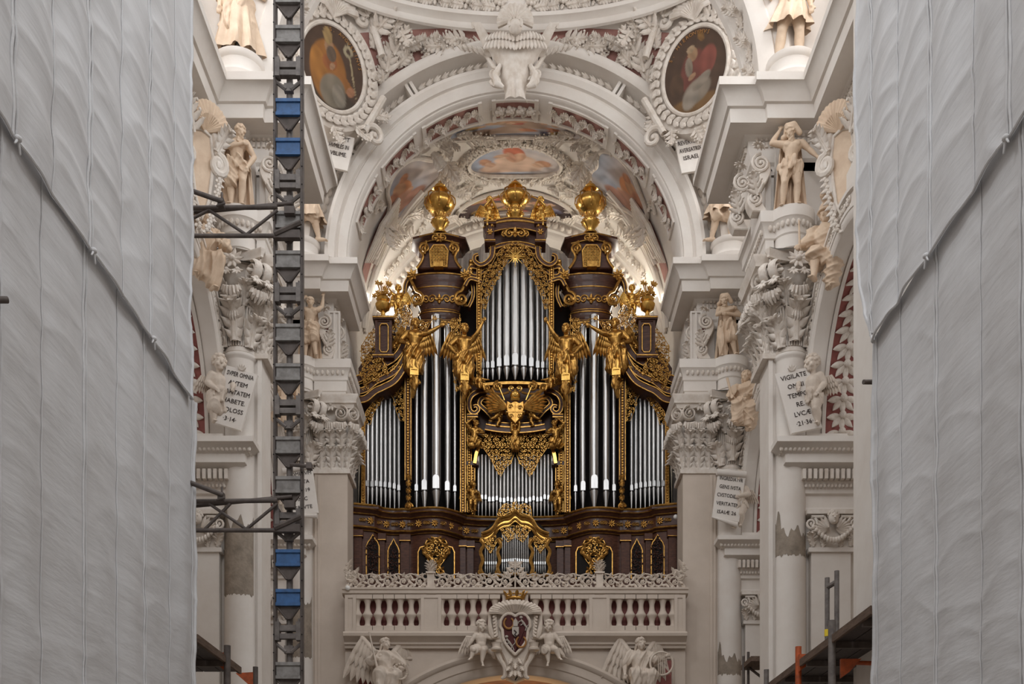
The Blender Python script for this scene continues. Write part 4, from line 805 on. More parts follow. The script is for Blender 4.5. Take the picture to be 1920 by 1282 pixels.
def figure(name, label, cat, loc, h, rot=0.0, pose=None, kind='adult', mat='stone', wrap=(), cloak=0, wings=0, wraise=50, beard=False, hood=False, helmet=False, yaw=0.0, pitch=0.0, group=None, seed=1, vox=None, parent=None, herm=False, longhair=False, skirt=None, tilt=0.0):
    rg = random.Random(seed); J = {k: Vector(v) for k, v in (ADULT if kind == 'adult' else PUTTO).items()}; put_ = kind != 'adult'; pose = dict(pose or {})
    dch = Vector(pose.pop('dche', (0, 0, 0)))
    for k in ('che', 'nec', 'hea', 'lsh', 'rsh', 'lel', 'rel', 'lha', 'rha'): J[k] = J[k] + dch * (1.0 if k != 'che' else .6)
    dn = Vector(pose.pop('dhea', (0, 0, 0))); J['hea'] += dn; J['nec'] += dn * .3
    toes = {'l': Vector(pose.pop('ltoe', (-.25, -1, -.12))), 'r': Vector(pose.pop('rtoe', (.25, -1, -.12)))}
    for k, v in pose.items(): J[k] = Vector(v)
    root = empty(name, loc, label, cat, group, rotz=rot, parent=parent)
    if tilt: root.rotation_euler = (0, tilt, rot)
    fat = 1.28 if put_ else 1.0; b = MB(Matrix.Scale(h, 4))
    up = dirv(J['pel'], J['nec'])
    b.cap(J['pel'], J['wai'], .088 * fat, .078 * fat, 14); b.cap(J['wai'], J['che'], .078 * fat, .088 * fat, 14)
    b.ell(J['che'] + Vector((0, 0, .02)), (.118, .075 * (1.15 if put_ else 1), .085), 14, 9); b.ell(J['pel'] + Vector((0, .02, -.01)), (.098 * fat * .92, .08 * fat, .065), 12, 8)
    if put_: b.ell(J['wai'] + Vector((0, -.055, -.02)), (.085, .06, .07), 12, 8)
    else:
        for q in (-1, 1): b.ell(J['che'] + Vector((q * .05, -.058, .035)), (.052, .026, .036), 9, 6); b.ell(J['wai'] + Vector((q * .028, -.062, .0)), (.026, .018, .03), 8, 5); b.ell(J['wai'] + Vector((q * .026, -.064, .055)), (.024, .016, .024), 8, 5)
    b.cap(J['che'] + Vector((0, .0, .05)), J['nec'], .062, .038 * (1.1 if put_ else 1)); b.cap(J['nec'], J['hea'], .038 * (1.15 if put_ else 1), .036 * (1.2 if put_ else 1))
    for q, sg in (('l', -1), ('r', 1)):
        S_, E, H = J[q + 'sh'], J[q + 'el'], J[q + 'ha']
        b.cap(J['che'] + Vector((sg * .03, 0, .06)), S_, .055, .046 * fat); b.cap(S_, S_.lerp(E, .45), .046 * fat, .043 * fat); b.cap(S_.lerp(E, .45), E, .043 * fat, .031 * fat); b.cap(E, E.lerp(H, .3), .033 * fat, .035 * fat); b.cap(E.lerp(H, .3), H, .035 * fat, .021 * fat)
        d = dirv(E, H); sd = d.cross(Vector((0, 1, .2))).normalized(); nn = sd.cross(d)
        b.ell(H + d * .028, (.022, .03, .022), 8, 6); k = .9 if not put_ else .8
        for i in range(4): w = (i - 1.5) * .0135; L = (.036, .042, .040, .032)[i] * k; p = H + d * .048 + sd * w; m_ = p + d * L * .6 + nn * .004; b.cap(p, m_, .0078, .0074, 6); b.cap(m_, m_ + d * L * .4 + nn * .016, .0074, .0062, 6)
        p = H + d * .02 + sd * .02; b.cap(p, p + d * .022 + sd * .02 + nn * .008, .0095, .008, 6)
        if not herm:
            P, K, A = J[q + 'hi'], J[q + 'kn'], J[q + 'an']
            b.cap(P, P.lerp(K, .5), .073 * fat, .064 * fat, 12); b.cap(P.lerp(K, .5), K, .064 * fat, .045 * fat, 12); kd = dirv(K, A); bk = Vector((0, .018, 0))
            b.cap(K, K.lerp(A, .32) + bk, .045 * fat, .049 * fat, 12); b.cap(K.lerp(A, .32) + bk, A, .049 * fat, .027 * fat, 10); b.ell(K + Vector((0, -.02, 0)), .034 * fat, 8, 6)
            t = toes[q].normalized(); b.cap(A - t * .03 + Vector((0, 0, -.018)), A + t * .05 + Vector((0, 0, -.022)), .026, .024, 8); b.cap(A + t * .05 + Vector((0, 0, -.02)), A + t * .095 + Vector((0, 0, -.026)), .024, .015, 8)
            ts = t.cross(Vector((0, 0, 1))).normalized()
            for i in range(5): p = A + t * .09 + ts * (i - 2) * .011 + Vector((0, 0, -.03)); b.cap(p, p + t * .022, .009, .007, 6)
    # head
    hs = 1.55 if put_ else 1.0; Hc = J['hea']; R = (Matrix.Rotation(yaw, 3, 'Z') @ Matrix.Rotation(pitch, 3, 'X')); o = lambda x, y, z: Hc + R @ (Vector((x, y, z)) * hs)
    b.ell(o(0, .006, .018), tuple(v * hs for v in (.055, .066, .058)), 12, 9, R); b.ell(o(0, -.014, -.022), tuple(v * hs for v in (.043, .048, .05)), 10, 8, R); b.ell(o(0, -.048, -.055), .018 * hs, 8, 6)
    b.cap(o(0, -.062, .012), o(0, -.078, -.014), .008 * hs, .0125 * hs, 6); b.cap(o(-.03, -.057, .021), o(.03, -.057, .021), .0095 * hs, .0095 * hs, 6)
    for q in (-1, 1):
        b.ell(o(q * .022, -.056, .006), .010 * hs, 6, 5); b.ell(o(q * .029, -.046, -.02), .017 * hs * (1.3 if put_ else 1), 7, 5); b.ell(o(q * .056, .002, -.002), (.008 * hs, .015 * hs, .02 * hs), 6, 5, R)
    b.cap(o(-.014, -.062, -.034), o(.014, -.062, -.034), .0065 * hs, .0065 * hs, 6); b.cap(o(-.011, -.061, -.042), o(.011, -.061, -.042), .007 * hs, .007 * hs, 6)
    v = vox or (.0085 if h > 1.2 else .0115) * h
    me = remesh(b, v, 2); me.materials.append(M[mat]); link('body', me, root)
    # hair
    hb = MB(Matrix.Scale(h, 4)); n = 46
    for i in range(n):
        z = lerp(-.15, 1, (i + .5) / n); a = i * 2.399; rr_ = math.sqrt(max(0, 1 - z * z)); p = (rr_ * math.cos(a) * .059, rr_ * math.sin(a) * .068 + .008, z * .062 + .022)
        if p[1] < -.035 and p[2] < .052: continue
        hb.ell(o(*p), rg.uniform(.012, .019) * hs, 6, 5)
    hb.ell(o(0, .014, .026), tuple(q * hs for q in (.058, .062, .058)), 10, 8, R)
    if beard:
        for i in range(16): hb.ell(o(rg.uniform(-.032, .032), rg.uniform(-.062, -.03), rg.uniform(-.11, -.045)), .015 * hs, 6, 5)
    if longhair:
        for q in (-1, 1):
            for i in range(5): hb.ell(o(q * .055, .01 + .01 * i, -.02 - .022 * i), .02 * hs, 6, 5)
    if hood: hb.cap(o(-.08, .02, -.03), o(-.03, .01, .085), .035, .04); hb.cap(o(-.03, .01, .085), o(.05, .02, .075), .04, .04); hb.cap(o(.05, .02, .075), o(.10, .03, -.03), .04, .035); hb.cap(o(-.1, -.01, -.02), o(-.12, .0, -.08), .035, .02)
    if helmet:
        hb.lathe([(.085, 0), (.09, .012), (.07, .02), (.066, .06), (.045, .095), (0, .108)], o(0, .006, .035), 16)
        for i in range(9): a = i / 8; hb.cap(o(0, lerp(-.05, .10, a), .14 + .05 * math.sin(math.pi * a)), o(.0, lerp(-.07, .15, a), .17 + .075 * math.sin(math.pi * a) - .03 * a), .026, .034)
    link('hair', remesh(hb, v, 1), root).data.materials.append(M[mat])
    # drapery wrapped over chosen limbs
    if wrap:
        db = MB(Matrix.Scale(h, 4)); inf = 1.32
        if 'torso' in wrap: db.cap(J['pel'], J['wai'], .098 * inf, .085 * inf, 14); db.cap(J['wai'], J['che'], .085 * inf, .092 * inf, 14); db.ell(J['che'] + Vector((0, 0, .03)), (.135, .095, .075), 12, 8)
        if 'loin' in wrap:
            db.cap(J['lhi'] + Vector((-.02, 0, .0)), J['rhi'] + Vector((.02, 0, .0)), .088, .088, 14)
            for i in range(5): a = i / 4; db.cap(J['pel'] + Vector((lerp(-.10, .10, a), -.085, .05 - .05 * a)), J['pel'] + Vector((lerp(-.12, .02, a), -.09, -.05)), .018, .018)
            db.cap(J['pel'] + Vector((.01, -.10, .03)), J['pel'] + Vector((-.01, -.115, -.10)), .035, .028); db.ell(J['pel'] + Vector((.02, -.1, .04)), .04, 8, 6)
            db.cap(J['lhi'], J['lhi'].lerp(J['lkn'], .45), .092, .08); db.cap(J['rhi'], J['rhi'].lerp(J['rkn'], .3), .092, .082)
        for q in 'lr':
            if 'thigh' in wrap or q + 'thigh' in wrap: db.cap(J[q + 'hi'], J[q + 'kn'], .105, .088, 12)
            if 'shin' in wrap or q + 'shin' in wrap: db.cap(J[q + 'kn'], J[q + 'an'].lerp(J[q + 'kn'], .14), .088, .075, 12)
            if 'arm' in wrap or q + 'arm' in wrap: db.cap(J[q + 'sh'], J[q + 'el'], .062, .06, 10)
            if 'fore' in wrap or q + 'fore' in wrap: db.cap(J[q + 'el'], J[q + 'el'].lerp(J[q + 'ha'], .6), .06, .05, 10)
        if 'thigh' in wrap:
            for i in range(4): t = lerp(.3, 1, i / 3); a_, c_ = J['lhi'].lerp(J['lkn'], t), J['rhi'].lerp(J['rkn'], t); m_ = (a_ + c_) / 2 + Vector((0, .0, -.04)); db.cap(a_, m_, .05, .045); db.cap(m_, c_, .045, .05)
        if 'shin' in wrap:
            for i in range(6): t = lerp(.0, .85, i / 5); a_, c_ = J['lkn'].lerp(J['lan'], t), J['rkn'].lerp(J['ran'], t); m_ = (a_ + c_) / 2 + Vector((0, .03, 0)); db.cap(a_, m_, .055, .05); db.cap(m_, c_, .05, .055)
            for i in range(9): t = i / 8; a_ = J['lan'].lerp(J['ran'], t) + Vector((lerp(-.05, .05, t), rg.uniform(-.04, .04), .03)); db.cap((J['lkn'].lerp(J['rkn'], t)) + Vector((0, -.03, 0)), a_, .03, .03)
        if 'sash' in wrap: db.cap(J['lsh'] + Vector((.0, -.03, .02)), J['pel'] + Vector((.09, -.06, .03)), .045, .04); db.cap(J['lsh'] + Vector((.0, .05, .02)), J['pel'] + Vector((.1, .05, .03)), .045, .04)
        if 'fly' in wrap:
            for i in range(5): p = J['pel'] + Vector((.1, .04, 0)); db.cap(p, p + Vector((.12 + .03 * i, .05, -.02 - .045 * i)), .04, .02); 
        dm = remesh(db, v * 1.15, 2, fold=.026 * h, seed=seed, fscale=1.5 / h); dm.materials.append(M[mat]); link('drapery', dm, root)
    if skirt:                                             # hanging skirt from waist: (z_top, z_bottom, r_top, r_bottom)
        z0, z1, r0, r1 = skirt; c0 = J['pel']; cb = (J['lan'] + J['ran']) / 2; ph = rg.random() * 6
        def sk(u, w):
            a = 2 * math.pi * u; r_ = lerp(r0, r1, w ** .8) * (1 + .14 * w * math.sin(9 * a + ph) + .09 * w * math.sin(14 * a + 2 * ph + 3 * w)); c = c0.lerp(cb, w)
            return ((c.x + r_ * math.cos(a)) * h, (c.y + r_ * .82 * math.sin(a)) * h, lerp(z0, z1, w) * h)
        MB().grid(sk, 72, 14).build('skirt', mat, root)
    if cloak:                                             # mantle hanging behind
        zt, zb = J['nec'].z - .01, .0
        def ck(u, w, off): x = lerp(-1, 1, u); f = .022 * math.sin(x * 13 + 2.2 * w + seed) + .012 * math.sin(x * 25 + seed); return (x * lerp(.13, .21, w) * h * cloak, (.085 + f + off + .03 * (1 - x * x)) * h + J['che'].y * h * (1 - w), lerp(zt, zb + .0, w) * h)
        cb_ = MB(); cb_.grid(lambda u, w: ck(u, w, 0), 40, 16); cb_.grid(lambda u, w: ck(u, w, .02), 40, 16); cb_.build('cloak', mat, root)
    if wings:                                             # wing arm rises behind the shoulder, feathers hang from it
        for sg in (-1, 1):
            wb = MB(Matrix.Scale(h, 4)); base = J['che'] + Vector((sg * .06, .09, .03)); el = math.radians(wraise); L = .46 * wings
            tip = base + Vector((sg * math.cos(el), .2, math.sin(el))) * L * .62
            wb.cap(base, tip, .04 * wings, .034 * wings)
            for row, (cnt, ln, off, wd_) in enumerate(((9, 1.0, .02, .042), (9, .66, -.008, .036), (8, .4, -.026, .03))):
                for i in range(cnt):
                    t = i / (cnt - 1); p = base.lerp(tip, .05 + .98 * t); an = lerp(-98, -66, t ** 1.6); d = Vector((sg * math.cos(math.radians(an)), .06, math.sin(math.radians(an))))
                    wb.feather(p + Vector((0, off, 0)), d, (0, -1, 0), L * ln * lerp(.7, 1.1, t), wd_ * wings)
            wb.build('wing', mat, root)
    return root, {k: v * h for k, v in J.items()}, h
def attach(root, name, mb, mat, label=None): return mb.build(name, mat, root, label)
# ------------------------------------------------------------------ stone statues of the nave
def PX(px, py, Y): return W(px, py, Y)
figure('statue', 'cream statue of a hooded bearded man holding cloth over his head, right near pier', 'statue', (6.24, P2 - .27, ZA1), 1.80, -.15, dict(dche=(.02, -.03, -.01), dhea=(-.03, -.035, -.02), lel=(-.24, -.05, .80), lha=(-.14, -.03, .96), rel=(.22, -.02, .70), rha=(.31, -.03, .60), lkn=(-.08, -.05, .29), rkn=(.08, -.01, .285), lan=(-.10, .02, .045)), wrap=('loin',), cloak=1.0, hood=True, beard=True, yaw=-.5, pitch=.5, group='atlas figures in the frieze', seed=3)
figure('statue', 'cream statue of a curly haired old man, arms crossed, left near pier', 'statue', (-6.3, P2 - .27, ZA1), 1.84, .2, dict(dche=(.0, -.05, -.02), dhea=(.04, -.04, -.03), lel=(-.19, -.08, .67), lha=(.06, -.13, .71), rel=(.21, -.04, .62), rha=(.13, -.09, .46), lkn=(-.07, -.05, .29), ran=(.05, .0, .045), rkn=(.07, -.06, .30)), wrap=('loin', 'lthigh'), cloak=1.05, beard=True, yaw=.5, pitch=.5, group='atlas figures in the frieze', seed=5)
figure('statue', 'cream statue of a capped old man hugging himself in wrapped robe, right far pier', 'statue', (6.2, P1 - .25, ZA1), 1.76, -.1, dict(dche=(-.03, -.05, -.01), dhea=(-.03, -.03, -.02), lel=(-.18, -.08, .68), lha=(.06, -.12, .74), rel=(.2, -.06, .66), rha=(-.02, -.13, .66), rkn=(.06, -.10, .30), ran=(.12, -.02, .05), lkn=(-.08, -.03, .28)), wrap=('loin', 'thigh', 'lshin'), cloak=1.0, hood=True, beard=True, yaw=-.4, pitch=.5, group='atlas figures in the frieze', seed=7)
figure('statue', 'cream statue of a man lifting the cornice with both raised arms, left far pier', 'statue', (-6.0, P1 - .25, ZA1), 1.72, .1, dict(dche=(.02, -.03, 0), dhea=(.0, -.04, -.03), lel=(-.2, -.06, .86), lha=(-.09, -.03, .98), rel=(.21, -.01, .86), rha=(.23, -.02, 1.02), rkn=(.07, -.07, .30), ran=(.1, -.01, .05)), wrap=('loin', 'thigh'), cloak=1.0, yaw=.2, pitch=.5, group='atlas figures in the frieze', seed=9)
# standing statues on the cornice (upper halves above the frame or behind other stonework)
figure('statue', 'cream statue in short tunic on a round pedestal at the upper right edge', 'statue', (6.3, P2 - .1, ZT + .66), 2.45, -.2, dict(lkn=(-.09, -.05, .285), lan=(-.13, .0, .045), ltoe=(-.8, -.8, -.1), lel=(-.2, -.06, .66), lha=(-.1, -.12, .72)), wrap=('torso', 'arm'), skirt=(.6, .33, .11, .2), group='statues on the cornices', seed=11, beard=True)
figure('statue', 'cream robed statue on a round pedestal at the upper left edge', 'statue', (-6.3, P2 - .1, ZT + .66), 2.45, .2, dict(lkn=(-.09, -.05, .285), rha=(.05, -.14, .7), rel=(.2, -.06, .65)), wrap=('torso', 'arm', 'thigh'), skirt=(.6, .07, .11, .22), cloak=.9, group='statues on the cornices', seed=13, beard=True)
figure('statue', 'cream statue with bare shins standing on the far right cornice', 'statue', (6.1, 31.65, ZT + .66), 2.35, -.35, dict(lkn=(-.09, -.08, .285), lan=(-.16, -.03, .045), ltoe=(-.9, -.6, -.15), rel=(.2, -.04, .66), rha=(.25, -.1, .52), lel=(-.22, -.05, .74), lha=(-.3, -.1, .88)), wrap=('torso', 'arm', 'thigh'), skirt=(.58, .31, .11, .2), group='statues on the cornices', seed=15)
figure('statue', 'cream statue with one bare leg standing on the far left cornice', 'statue', (-6.1, 31.65, ZT + .66), 2.35, .35, dict(rkn=(.09, -.08, .285), ran=(.16, -.03, .045), rtoe=(.9, -.6, -.15), lel=(-.2, -.04, .66), lha=(-.25, -.1, .52), rel=(.22, -.05, .74), rha=(.3, -.1, .88)), wrap=('torso', 'arm', 'thigh'), skirt=(.58, .24, .11, .2), group='statues on the cornices', seed=17)
# seated figures on the arcade arches
SIT = dict(lkn=(-.09, -.17, .50), lan=(-.10, -.19, .27), rkn=(.10, -.18, .45), ran=(.05, -.13, .20))
f, J, h = figure('seated_statue', 'cream seated warrior statue with plumed helmet on the right near arch', 'statue', PX(1545, 548, 23.4) + Vector((0.05, 0, -.45)), 2.25, -.35, dict(SIT, lel=(-.19, -.06, .66), lha=(-.23, -.16, .60), rel=(.2, .0, .66), rha=(.18, -.13, .56)), wrap=('torso', 'arm', 'thigh', 'rshin'), helmet=True, yaw=-.35, group='seated statues on the arches', seed=21)
attach(f, 'staff', MB().tube([J['lha'] + Vector((0, -.03, -.1)), J['lha'] + Vector((-.02, -.03, .55))], [.03, .015], 8), 'stone')
figure('seated_statue', 'cream seated robed statue on the left near arch beside the sheet', 'statue', PX(389, 545, 23.4) + Vector((-.05, 0, -.45)), 2.15, .4, dict(SIT, lel=(-.19, -.06, .66), lha=(-.13, -.2, .60), rel=(.2, -.06, .66), rha=(.12, -.2, .62)), wrap=('torso', 'arm', 'fore', 'thigh', 'shin'), longhair=True, yaw=.3, pitch=.3, group='seated statues on the arches', seed=23)
f, J, h = figure('seated_statue', 'cream seated woman statue with wreath and long staff on the right far arch', 'statue', PX(1396, 812, 30.6) + Vector((.05, 0, -.4)), 2.15, -.3, dict(SIT, lel=(-.19, -.06, .68), lha=(-.17, -.18, .62), rel=(.2, -.02, .66), rha=(.05, -.2, .6)), wrap=('torso', 'arm', 'thigh', 'shin'), longhair=True, yaw=-.2, group='seated statues on the arches', seed=25)
attach(f, 'staff', MB().tube([J['lha'] + Vector((-.12, -.04, .5)), J['lha'] + Vector((0, -.04, 0)), J['rha'] + Vector((.15, -.05, -.75))], .035, 8), 'stone')
figure('seated_statue', 'cream seated woman statue behind the hoist mast on the left far arch', 'statue', PX(533, 812, 30.6) + Vector((-.05, 0, -.4)), 2.15, .3, dict(SIT, lel=(-.19, -.06, .68), lha=(-.1, -.2, .66), rel=(.2, -.06, .68), rha=(.22, -.12, .86)), wrap=('torso', 'arm', 'thigh', 'shin'), longhair=True, yaw=.2, group='seated statues on the arches', seed=27)
# cherubs with inscribed tablets on the impost ledges
figure('cherub_statue', 'white cherub statue in profile beside the VIGILATE tablet', 'statue', PX(1524, 800, 24.4), 1.66, -.75, dict(lel=(-.15, -.12, .60), lha=(-.11, -.2, .50), rel=(.16, .02, .54), rha=(.12, -.08, .42), lkn=(-.07, -.02, .205), rkn=(.07, -.05, .21)), kind='putto', mat='pale', wrap=('loin',), wings=.55, wraise=15, yaw=-.1, group='cherub statues with tablets', seed=31)
figure('cherub_statue', 'white cherub statue with bare back beside the COLOSS tablet', 'statue', PX(410, 796, 24.4), 1.62, .75, dict(rel=(.15, -.14, .56), rha=(.11, -.2, .48), lel=(-.16, .02, .54), lha=(-.1, -.1, .44)), kind='putto', mat='pale', wrap=('loin', 'thigh'), wings=.5, wraise=10, yaw=-.2, group='cherub statues with tablets', seed=33)
figure('cherub_statue', 'white cherub statue holding the ISAIAE scroll, right far pier', 'statue', PX(1384, 996, 31.6) + Vector((.03, 0, .1)), 1.70, -.4, dict(lel=(-.17, -.05, .60), lha=(-.24, -.1, .66), rel=(.17, -.02, .55), rha=(.04, -.14, .50), rkn=(.05, -.07, .21), ran=(.02, -.02, .045)), kind='putto', mat='pale', wrap=('loin',), wings=.5, wraise=10, yaw=-.5, group='cherub statues with tablets', seed=35)
figure('cherub_statue', 'white cherub statue on the left far ledge behind the hoist mast', 'statue', PX(548, 996, 31.6) + Vector((-.03, 0, .1)), 1.66, .4, dict(rel=(.17, -.05, .60), rha=(.24, -.1, .66)), kind='putto', mat='pale', wrap=('loin',), wings=.5, wraise=10, yaw=.3, group='cherub statues with tablets', seed=37)
def tablet(cx, cy, Y, w, hgt, tilt, lines, lab, sizes=.14, roll=False, taper=.0):
    t = empty('inscribed_tablet', PX(cx, cy, Y), lab, 'tablet'); t.rotation_euler = (0, math.radians(tilt), 0)
    b = MB(); b.prism([(-w / 2 + taper, -hgt / 2), (w / 2 - taper, -hgt / 2 - .03), (w / 2, hgt / 2), (-w / 2, hgt / 2 + .04)], -.04, .04, .012); b.build('slab', 'stucco', t)
    if roll:
        MB().tube([(-w / 2 - .05, -.06, hgt / 2), (w / 2, -.06, hgt / 2 + .05)], .09, 12).build('rolled_edge', 'stucco', t)
        MB().tube([(-w / 2, -.05, -hgt / 2), (w / 2 - .05, -.05, -hgt / 2 - .12)], [.02, .08], 12).build('curled_corner', 'stucco', t)
    else:
        b = MB()
        for k in range(5): a = math.radians(30 * k + 30); b.leaf((0, -.05, hgt / 2 + .0), (math.cos(a), -.2, math.sin(a)), (0, -1, 0), .13, .04, .4, 0, 5, .6)
        b.build('crest', 'orn', t)
    n = len(lines)
    for i, ln in enumerate(lines):
        z = hgt / 2 - hgt * (i + .78) / (n + .35); text('inscription', ln, sizes, t, Matrix.Translation((0, -.048, z)), sx=min(1.0, (w - .07) / (.62 * sizes * max(3, len(ln)))))
    return t
tablet(1498, 752, 24.38, .78, 1.35, -14, ['VIGILATE', 'OMNI', 'TEMPO', 'RE.', 'LVCÆ', '·21·36·'], 'white tablet inscribed VIGILATE OMNI TEMPORE leaning on the right column', .145, taper=.04)
tablet(441, 748, 24.38, .74, 1.28, 14, ['SVPER OMNIA', 'AVTEM', 'CARITATEM', 'HABETE.', 'COLOSS', '·3·14·'], 'white tablet inscribed SVPER OMNIA leaning on the left column', .14, taper=.06)
tablet(1366, 932, 31.45, .8, 1.3, 8, ['INGREDIATVR', 'GENS IVSTA', 'CVSTODIENS', 'VERITATEM', 'ISAIÆ 26'], 'white scroll inscribed GENS IVSTA CVSTODIENS on the right far column', .15, True)
tablet(566, 922, 31.45, .8, 1.3, -8, ['DOMINVM', 'QVI ITA', 'DEO·19', 'INIC', 'SALVTE'], 'white scroll with inscription on the left far column, half hidden by the mast', .15, True)
tablet(634, 285, 31.2, .78, .95, 12, ['POSVIT', 'HVMILES IN', 'SVBLIME.', ''], 'small cream tablet inscribed POSVIT near the left oval painting', .17)
tablet(1296, 291, 31.2, .78, .95, -12, ['REVERTERE', 'AVERSATRIX', 'ISRAEL.', ''], 'small cream tablet inscribed REVERTERE near the right oval painting', .17)
# wall cartouches over the near arcade arches
for s in (-1, 1):
    cxp = 1584 if s > 0 else 374
    c = PX(cxp, 330, 22.2); ct = empty('wall_cartouche', c, 'cream wall cartouche with shell, scroll and husk garlands, upper %s' % SIDE[s], 'cartouche', rotz=-s * .75); ct.scale = (.8, .8, .95)
    b = MB(); b.prism([(-.28, .95), (-.36, .4), (-.2, -.6), (0, -1.05), (.2, -.6), (.36, .4), (.28, .95), (0, 1.05)], -.12, .3, .06); b.build('plate', 'stone', ct)
    MB().tube([(x * .9, -.13, z * .92) for x, z in ((-.28, .95), (-.36, .4), (-.2, -.6), (0, -1.05), (.2, -.6), (.36, .4), (.28, .95), (0, 1.05))], .05, 8, closed=True).build('plate_rim', 'orn', ct)
    b = MB()
    for k in range(13): a = math.radians(15 + 12.5 * k); b.tube([(-s * .1, -.1, .95), (-s * .1 + math.cos(a) * .3, -.34, .95 + math.sin(a) * .28), (-s * .1 + math.cos(a) * .52, -.3, .95 + math.sin(a) * .52)], [.04, .08, .11], 6)
    b.build('shell', 'stone', ct)
    for q in (-1, 1):
        b = MB(); b.spiral((q * .42, -.2, .3), .22, 1.7, .1, .06, math.pi / 2, -q, n=8, tail=(q * .3, -.15, 1.1)); b.build('volute', 'orn', ct)
        b = MB()
        for k in range(21): t = k / 20; b.ell((q * lerp(.46, .1, t ** 1.5) + .03 * (k % 2), -.2, lerp(.15, -1.2, t)), (.055, .05, .05), 7, 5); b.leaf((q * lerp(.46, .1, t ** 1.5), -.18, lerp(.15, -1.2, t)), (q * (1 if k % 2 else -1), -.2, -.8), (0, -1, 0), .17, .05, .3, 0, 5, .5)
        b.build('husk_garland', 'orn', ct)
    put(SPRAY, 'acanthus_leaf', ct, Vector((s * .3, -.3, .7)), (s * .4, -.3, 1), (0, -1, 0), .8)
    put(ACAN, 'acanthus_leaf', ct, Vector((-s * .35, -.25, .55)), (-s * .5, -.3, 1), (0, -1, 0), .7)
# ------------------------------------------------------------------ the organ
ORG = empty('pipe_organ', (0, 34.6, 8.6), 'large dark walnut pipe organ with silver pipes and gilded carving', 'organ')
ORX = Matrix.Translation((0, -34.6, -8.6))
def OB(): return MB(ORX)
def opart(b, name, mat, parent=None): return b.build(name, mat, parent or ORG)
KN = [(0, 35.2), (70, 35.1), (100, 34.95), (140, 34.55), (200, 34.4), (250, 34.2), (305, 33.95)]
def Yf(px):
    u = abs(px - VX)
    for (a, ya), (c, yc) in zip(KN, KN[1:]):
        if u <= c: return lerp(ya, yc, (u - a) / (c - a))
    return KN[-1][1]
def mirpx(pts): return [(2 * VX - x, y) for x, y in pts]
def w3(pts, Y): return [W(x, y, Y) for x, y in pts]
def curve(pts, n=6):                               # Catmull-Rom through pixel points
    out = []
    P = [pts[0]] + list(pts) + [pts[-1]]
    for i in range(1, len(P) - 2):
        for k in range(n):
            t = k / n; a, b_, c, d = P[i - 1], P[i], P[i + 1], P[i + 2]
            out.append(tuple(.5 * (2 * b_[q] + (c[q] - a[q]) * t + (2 * a[q] - 5 * b_[q] + 4 * c[q] - d[q]) * t * t + (3 * b_[q] - a[q] - 3 * c[q] + d[q]) * t ** 3) for q in range(len(a))))
    return out + [tuple(pts[-1])]
def band(pts, w0, Y, dep=.35, w1=None, mat='wood', gold=True, parent=None, name='scroll_bracket', n=6):   # thick curved band with gilded edges
    c = curve(pts, n); k = len(c); L, R_ = [], []
    for i, p in enumerate(c):
        a, b_ = c[max(0, i - 1)], c[min(k - 1, i + 1)]; t = Vector((b_[0] - a[0], b_[1] - a[1])); t = t.normalized() if t.length else Vector((1, 0)); w = lerp(w0, w1 if w1 is not None else w0, i / (k - 1)) / 2
        L.append((p[0] - t.y * w, p[1] + t.x * w)); R_.append((p[0] + t.y * w, p[1] - t.x * w))
    b = OB(); vs = []
    for i in range(k):
        vs += [W(*L[i], Y), W(*R_[i], Y), W(*R_[i], Y) + Vector((0, dep, 0)), W(*L[i], Y) + Vector((0, dep, 0))]
    fs = [(0, 1, 2, 3), tuple(4 * (k - 1) + q for q in (3, 2, 1, 0))]
    for i in range(k - 1):
        for q in range(4): fs.append((4 * i + q, 4 * i + (q + 1) % 4, 4 * i + 4 + (q + 1) % 4, 4 * i + 4 + q))
    b.add(vs, fs); o = opart(b, name, mat, parent)
    if gold:
        for E in (L, R_): g = OB(); g.tube(w3(E, Y - .01), .022, 5); opart(g, 'gilt_edge', 'gold', o if parent is None else parent)
    return o
def inside(p, poly):
    r = False; j = len(poly) - 1
    for i in range(len(poly)):
        if (poly[i][1] > p[1]) != (poly[j][1] > p[1]) and p[0] < (poly[j][0] - poly[i][0]) * (p[1] - poly[i][1]) / (poly[j][1] - poly[i][1]) + poly[i][0]: r = not r
        j = i
    return r
def fret(poly, Y, d=9.0, seed=1, name='gilded_fretwork', mat='gold', parent=None, mir=False, th=1.0, Yfun=None, make=None):   # openwork of scrolls and leaves inside an outline
    rg = random.Random(seed); b = make() if make else OB(); sc = Y / F; x0, x1 = min(p[0] for p in poly), max(p[0] for p in poly); y0, y1 = min(p[1] for p in poly), max(p[1] for p in poly)
    fx = (lambda q: (2 * VX - q[0], q[1])) if mir else (lambda q: q); sg = -1 if mir else 1; row = 0; y = y0 + d * .3
    while y < y1:
        x = x0 + (d * .5 if row % 2 else 0) + d * .2
        while x < x1:
            q = (x + rg.uniform(-.18, .18) * d, y + rg.uniform(-.18, .18) * d); a0, hd, dz, la = rg.uniform(0, 6.28), rg.choice((-1, 1)), rg.uniform(-.05, .04), rg.uniform(0, 6.28)
            if inside(q, poly):
                YY = Yfun(fx(q)[0]) if Yfun else Y; c = W(*fx(q), YY + dz); R = d * sc * .46
                b.spiral(c, R, 1.15, .125 * d * sc * th, .085 * d * sc * th, a0 if sg > 0 else math.pi - a0, hd * sg, n=5, steps=9)
                for e in (0, 2.1, 4.2): aa = la + e; dv = Vector((math.cos(aa) * sg, -.35, math.sin(aa))); b.leaf(c + dv * R * .5, dv, (0, -1, 0), R * 1.1, R * .36, .5, 2, 5, .6)
            x += d
        y += d * .86; row += 1
    pts = [W(*fx(p), (Yfun(fx(p)[0]) if Yfun else Y)) for p in poly]; b.tube(pts, .085 * d * sc * th, 5, closed=True)
    return opart(b, name, mat, parent) if not make else b
